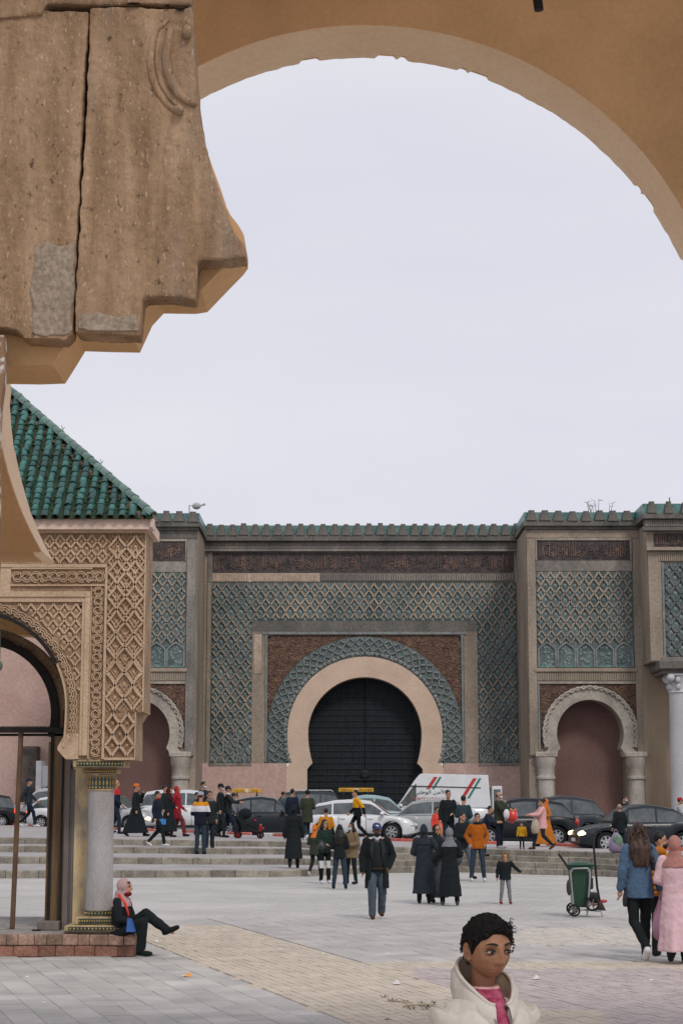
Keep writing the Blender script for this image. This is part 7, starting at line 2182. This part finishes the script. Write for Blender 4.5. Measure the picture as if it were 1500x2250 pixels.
def wp(px, py, dy): return at(px, py, Q.y + dy)
b = MB(); b.tube([wp(1301, 1832, -.1), wp(1306, 1890, -.12), wp(1311, 1950, -.14), wp(1318, 1985, -.15)], [.020, .022, .022, .02], 8); b.tube([wp(1299, 1832, -.1), wp(1304, 1834, -.1)], .03, 6)
br = empty('broom', wp(1318, 1985, -.15), 0, 'tall black broom standing upright against the green bin cart', 'broom'); obj('broom_handle', b, MATS['black car trim'], br, smooth=60)
b = MB(); p0 = wp(1318, 1985, -.15); b.loft([[p0 + V(-.03, -.03, .02), p0 + V(.03, -.03, .02), p0 + V(.03, .03, .02), p0 + V(-.03, .03, .02)], [p0 + V(-.10, -.05, -.13), p0 + V(.10, -.05, -.13), p0 + V(.10, .05, -.13), p0 + V(-.10, .05, -.13)]]); obj('broom_brush', b, plast('brush brown', (.05, .03, .025)), br)
b = MB(); b.tube([wp(1226, 1876, -.2), wp(1249, 1908, -.22)], .022, 8)
sv = empty('shovel', wp(1249, 1950, -.24), 0, 'dark shovel hanging head down at the side of the bin cart', 'shovel'); b.tube([wp(1252, 1908, -.24), wp(1250, 1936, -.24)], .014, 6); obj('shovel_handle', b, MATS['black car trim'], sv, smooth=60)
b = MB(); p0 = wp(1249, 1950, -.26); b.ball(p0, (.05, .025, .15), 10, 8); obj('shovel_blade', b, plast('dark blade', (.03, .03, .03)), sv, smooth=True)
b = MB(); b.tube([wp(1302, 1990, -.3), wp(1318, 1982, -.32)], .022, 6); b.ball(wp(1325, 1980, -.33), (.075, .05, .032), 10, 6); lone('hand_brush', b, plast('red brush', (.33, .05, .04)), 'small red hand brush sticking out behind the bin cart', 'brush')

# scooters beyond
def scooter(px, Y, face, label, lit):
    p = at(px, 1800, Y); o = empty('motor_scooter', (p.x, Y, zp(p.x) - .12), radians(face), label, 'scooter', 'motor scooters in the street')
    for y_ in (-.62, .62):
        b = MB(); n = 16
        ring = [[(o2, y_ + rr_ * cos(2 * pi * k / n), .25 + rr_ * sin(2 * pi * k / n)) for rr_, o2 in ((.13, -.04), (.25, -.05), (.25, .05), (.13, .04))] for k in range(n)]; ring.append(ring[0]); b.loft(ring, False); obj('wheel', b, MATS['tyre rubber'], o, local=True)
    b = MB(); rings_z(b, [(.35, .14, .34, .32), (.6, .17, .36, .34), (.76, .15, .34, .34)], 14); obj('body', b, white, o, smooth=True, local=True)
    b = MB(); b.box(-.13, .13, -.02, .62, .77, .85, .03); obj('seat', b, CL['black'], o, local=True)
    b = MB(); b.loft([[(-.20, -.32, .35), (.20, -.32, .35), (.20, -.26, .35), (-.20, -.26, .35)], [(-.24, -.46, .75), (.24, -.46, .75), (.2, -.38, .75), (-.2, -.38, .75)], [(-.14, -.42, 1.02), (.14, -.42, 1.02), (.12, -.34, 1.02), (-.12, -.34, 1.02)]]); b.box(-.14, .14, -.3, .1, .28, .36); obj('leg_shield', b, white, o, local=True)
    b = MB(); b.tube([(-.34, -.30, 1.05), (0, -.38, 1.02), (.34, -.30, 1.05)], .022, 6); b.tube([(0, -.62, .25), (0, -.40, 1.0)], .03, 6); obj('handlebar', b, MATS['black car trim'], o, smooth=60, local=True)
    b = MB(); b.ball((0, -.47, .95), (.09, .05, .09), 12, 8); obj('headlight', b, lamp_on if lit else lamp_w, o, smooth=True, local=True)
scooter(1156, 81.6, 20, 'white scooter ridden before the pale niche column, mostly behind the black hatchback', False)
scooter(1491, 73, 10, 'scooter with its lamp lit at the right edge of the street', True)

# litter and weeds on the paving
def paper(px, py, cols, label, size=.10):
    q = floor_at(px, py, .016); o = empty('litter_paper', q, R.uniform(0, 3), label, 'litter')
    for i, c in enumerate(cols):
        b = MB(); rr = random.Random(px + i)
        pts_ = [V((i - .5) * size * .8 + rr.uniform(-1, 1) * size, rr.uniform(-1, 1) * size, rr.uniform(0, 1) * size * .9) for _ in range(6)]
        pts_ = [V((i - .3) * size * .9, 0, size * (.9 if i == 0 else .35))] + [V((i - .3) * size * .9 + size * cos(k * 1.05), size * .8 * sin(k * 1.05), rr.uniform(0, .02)) for k in range(6)]
        b.add(pts_, [(0, 1 + k, 1 + (k + 1) % 6) for k in range(6)]); obj('paper_scrap', b, c, o, local=True)
wp_ = M('white litter', (.68, .64, .62), .8, .1, 20); op_ = M('orange litter', (.75, .33, .08), .7, .2, 20)
paper(412, 2146, [op_, wp_], 'crumpled orange and white wrapper on the grey slabs', .062)
paper(343, 2070, [wp_], 'scrap of white paper near the seated woman', .05)
paper(1177, 2151, [wp_], 'flat white scrap on the pink paving by the child', .06)
paper(870, 2162, [wp_], 'pale flat scrap on the sand coloured paving', .06)
for px, py, lab in ((60, 2146, 'tiny pale crumb on the grey slabs before the brick plinth'), (97, 2203, 'tiny pale crumb on the grey slabs near the bottom left corner'), (850, 2096, 'tiny pale crumb where the sand paving meets the grey, left of the child'),
                    (710, 2095, 'tiny pale crumb on the far edge of the sand band'), (1430, 2153, 'tiny pale crumb on the pink paving below the blue jacket'), (615, 2085, 'tiny pale crumb in the middle of the sand band')):
    q = floor_at(px, py, .014); b = MB(); b.ball(q, (.028, .022, .012), 7, 4)
    tag(obj('litter_crumb', b, wp_), lab, 'litter', 'crumbs of litter on the paving')
st_ = MB(); a, b2 = floor_at(852, 2197, .03), floor_at(905, 2203, .03); st_.tube([a, b2], [.012, .008], 6); lone('stick', st_, M('pale stick', (.5, .42, .32), .9, .1, 8), 'short pale stick lying among weeds on the sand paving', 'stick')
st_ = MB(); a, b2 = floor_at(885, 2211, .03), floor_at(958, 2207, .03); st_.tube([a, a.lerp(b2, .5) + V(0, .02, .01), b2], [.009, .011, .008], 6); lone('stick', st_, MATS['pale stick'], 'longer pale stick beside the white padded jacket', 'stick')
wd = MB(); rr = random.Random(6)
for px, py in ((858, 2198), (868, 2199), (893, 2202), (925, 2210), (942, 2212), (930, 2206), (905, 2216), (950, 2204), (845, 2190), (935, 2218)):
    for _ in range(9):
        q = floor_at(px + rr.uniform(-7, 7), py + rr.uniform(-2.5, 2.5), .014); d = V(rr.uniform(-.04, .04), rr.uniform(-.04, .04), rr.uniform(.01, .04))
        n_ = V(-d.y, d.x, 0).normalized() * .007
        wd.add([q - n_, q + n_, q + d * .6 + n_ * .8, q + d], [(0, 1, 2, 3)])
tag(obj('weeds', wd, M('weed green', (.05, .085, .03), .9, .3, 20)), 'green weeds sprouting in the joints of the sand paving', 'weeds', kind='stuff')
lf = MB(); q = floor_at(851, 2241, .02); lf.add([q + V(-.04, 0, 0), q + V(0, -.025, .012), q + V(.045, .0, .005), q + V(.0, .03, .014)], [(0, 1, 2, 3)]); lone('leaf', lf, M('brown leaf', (.16, .06, .025), .8, .2, 20), 'brown dead leaf on the sand paving at the bottom edge', 'leaf')
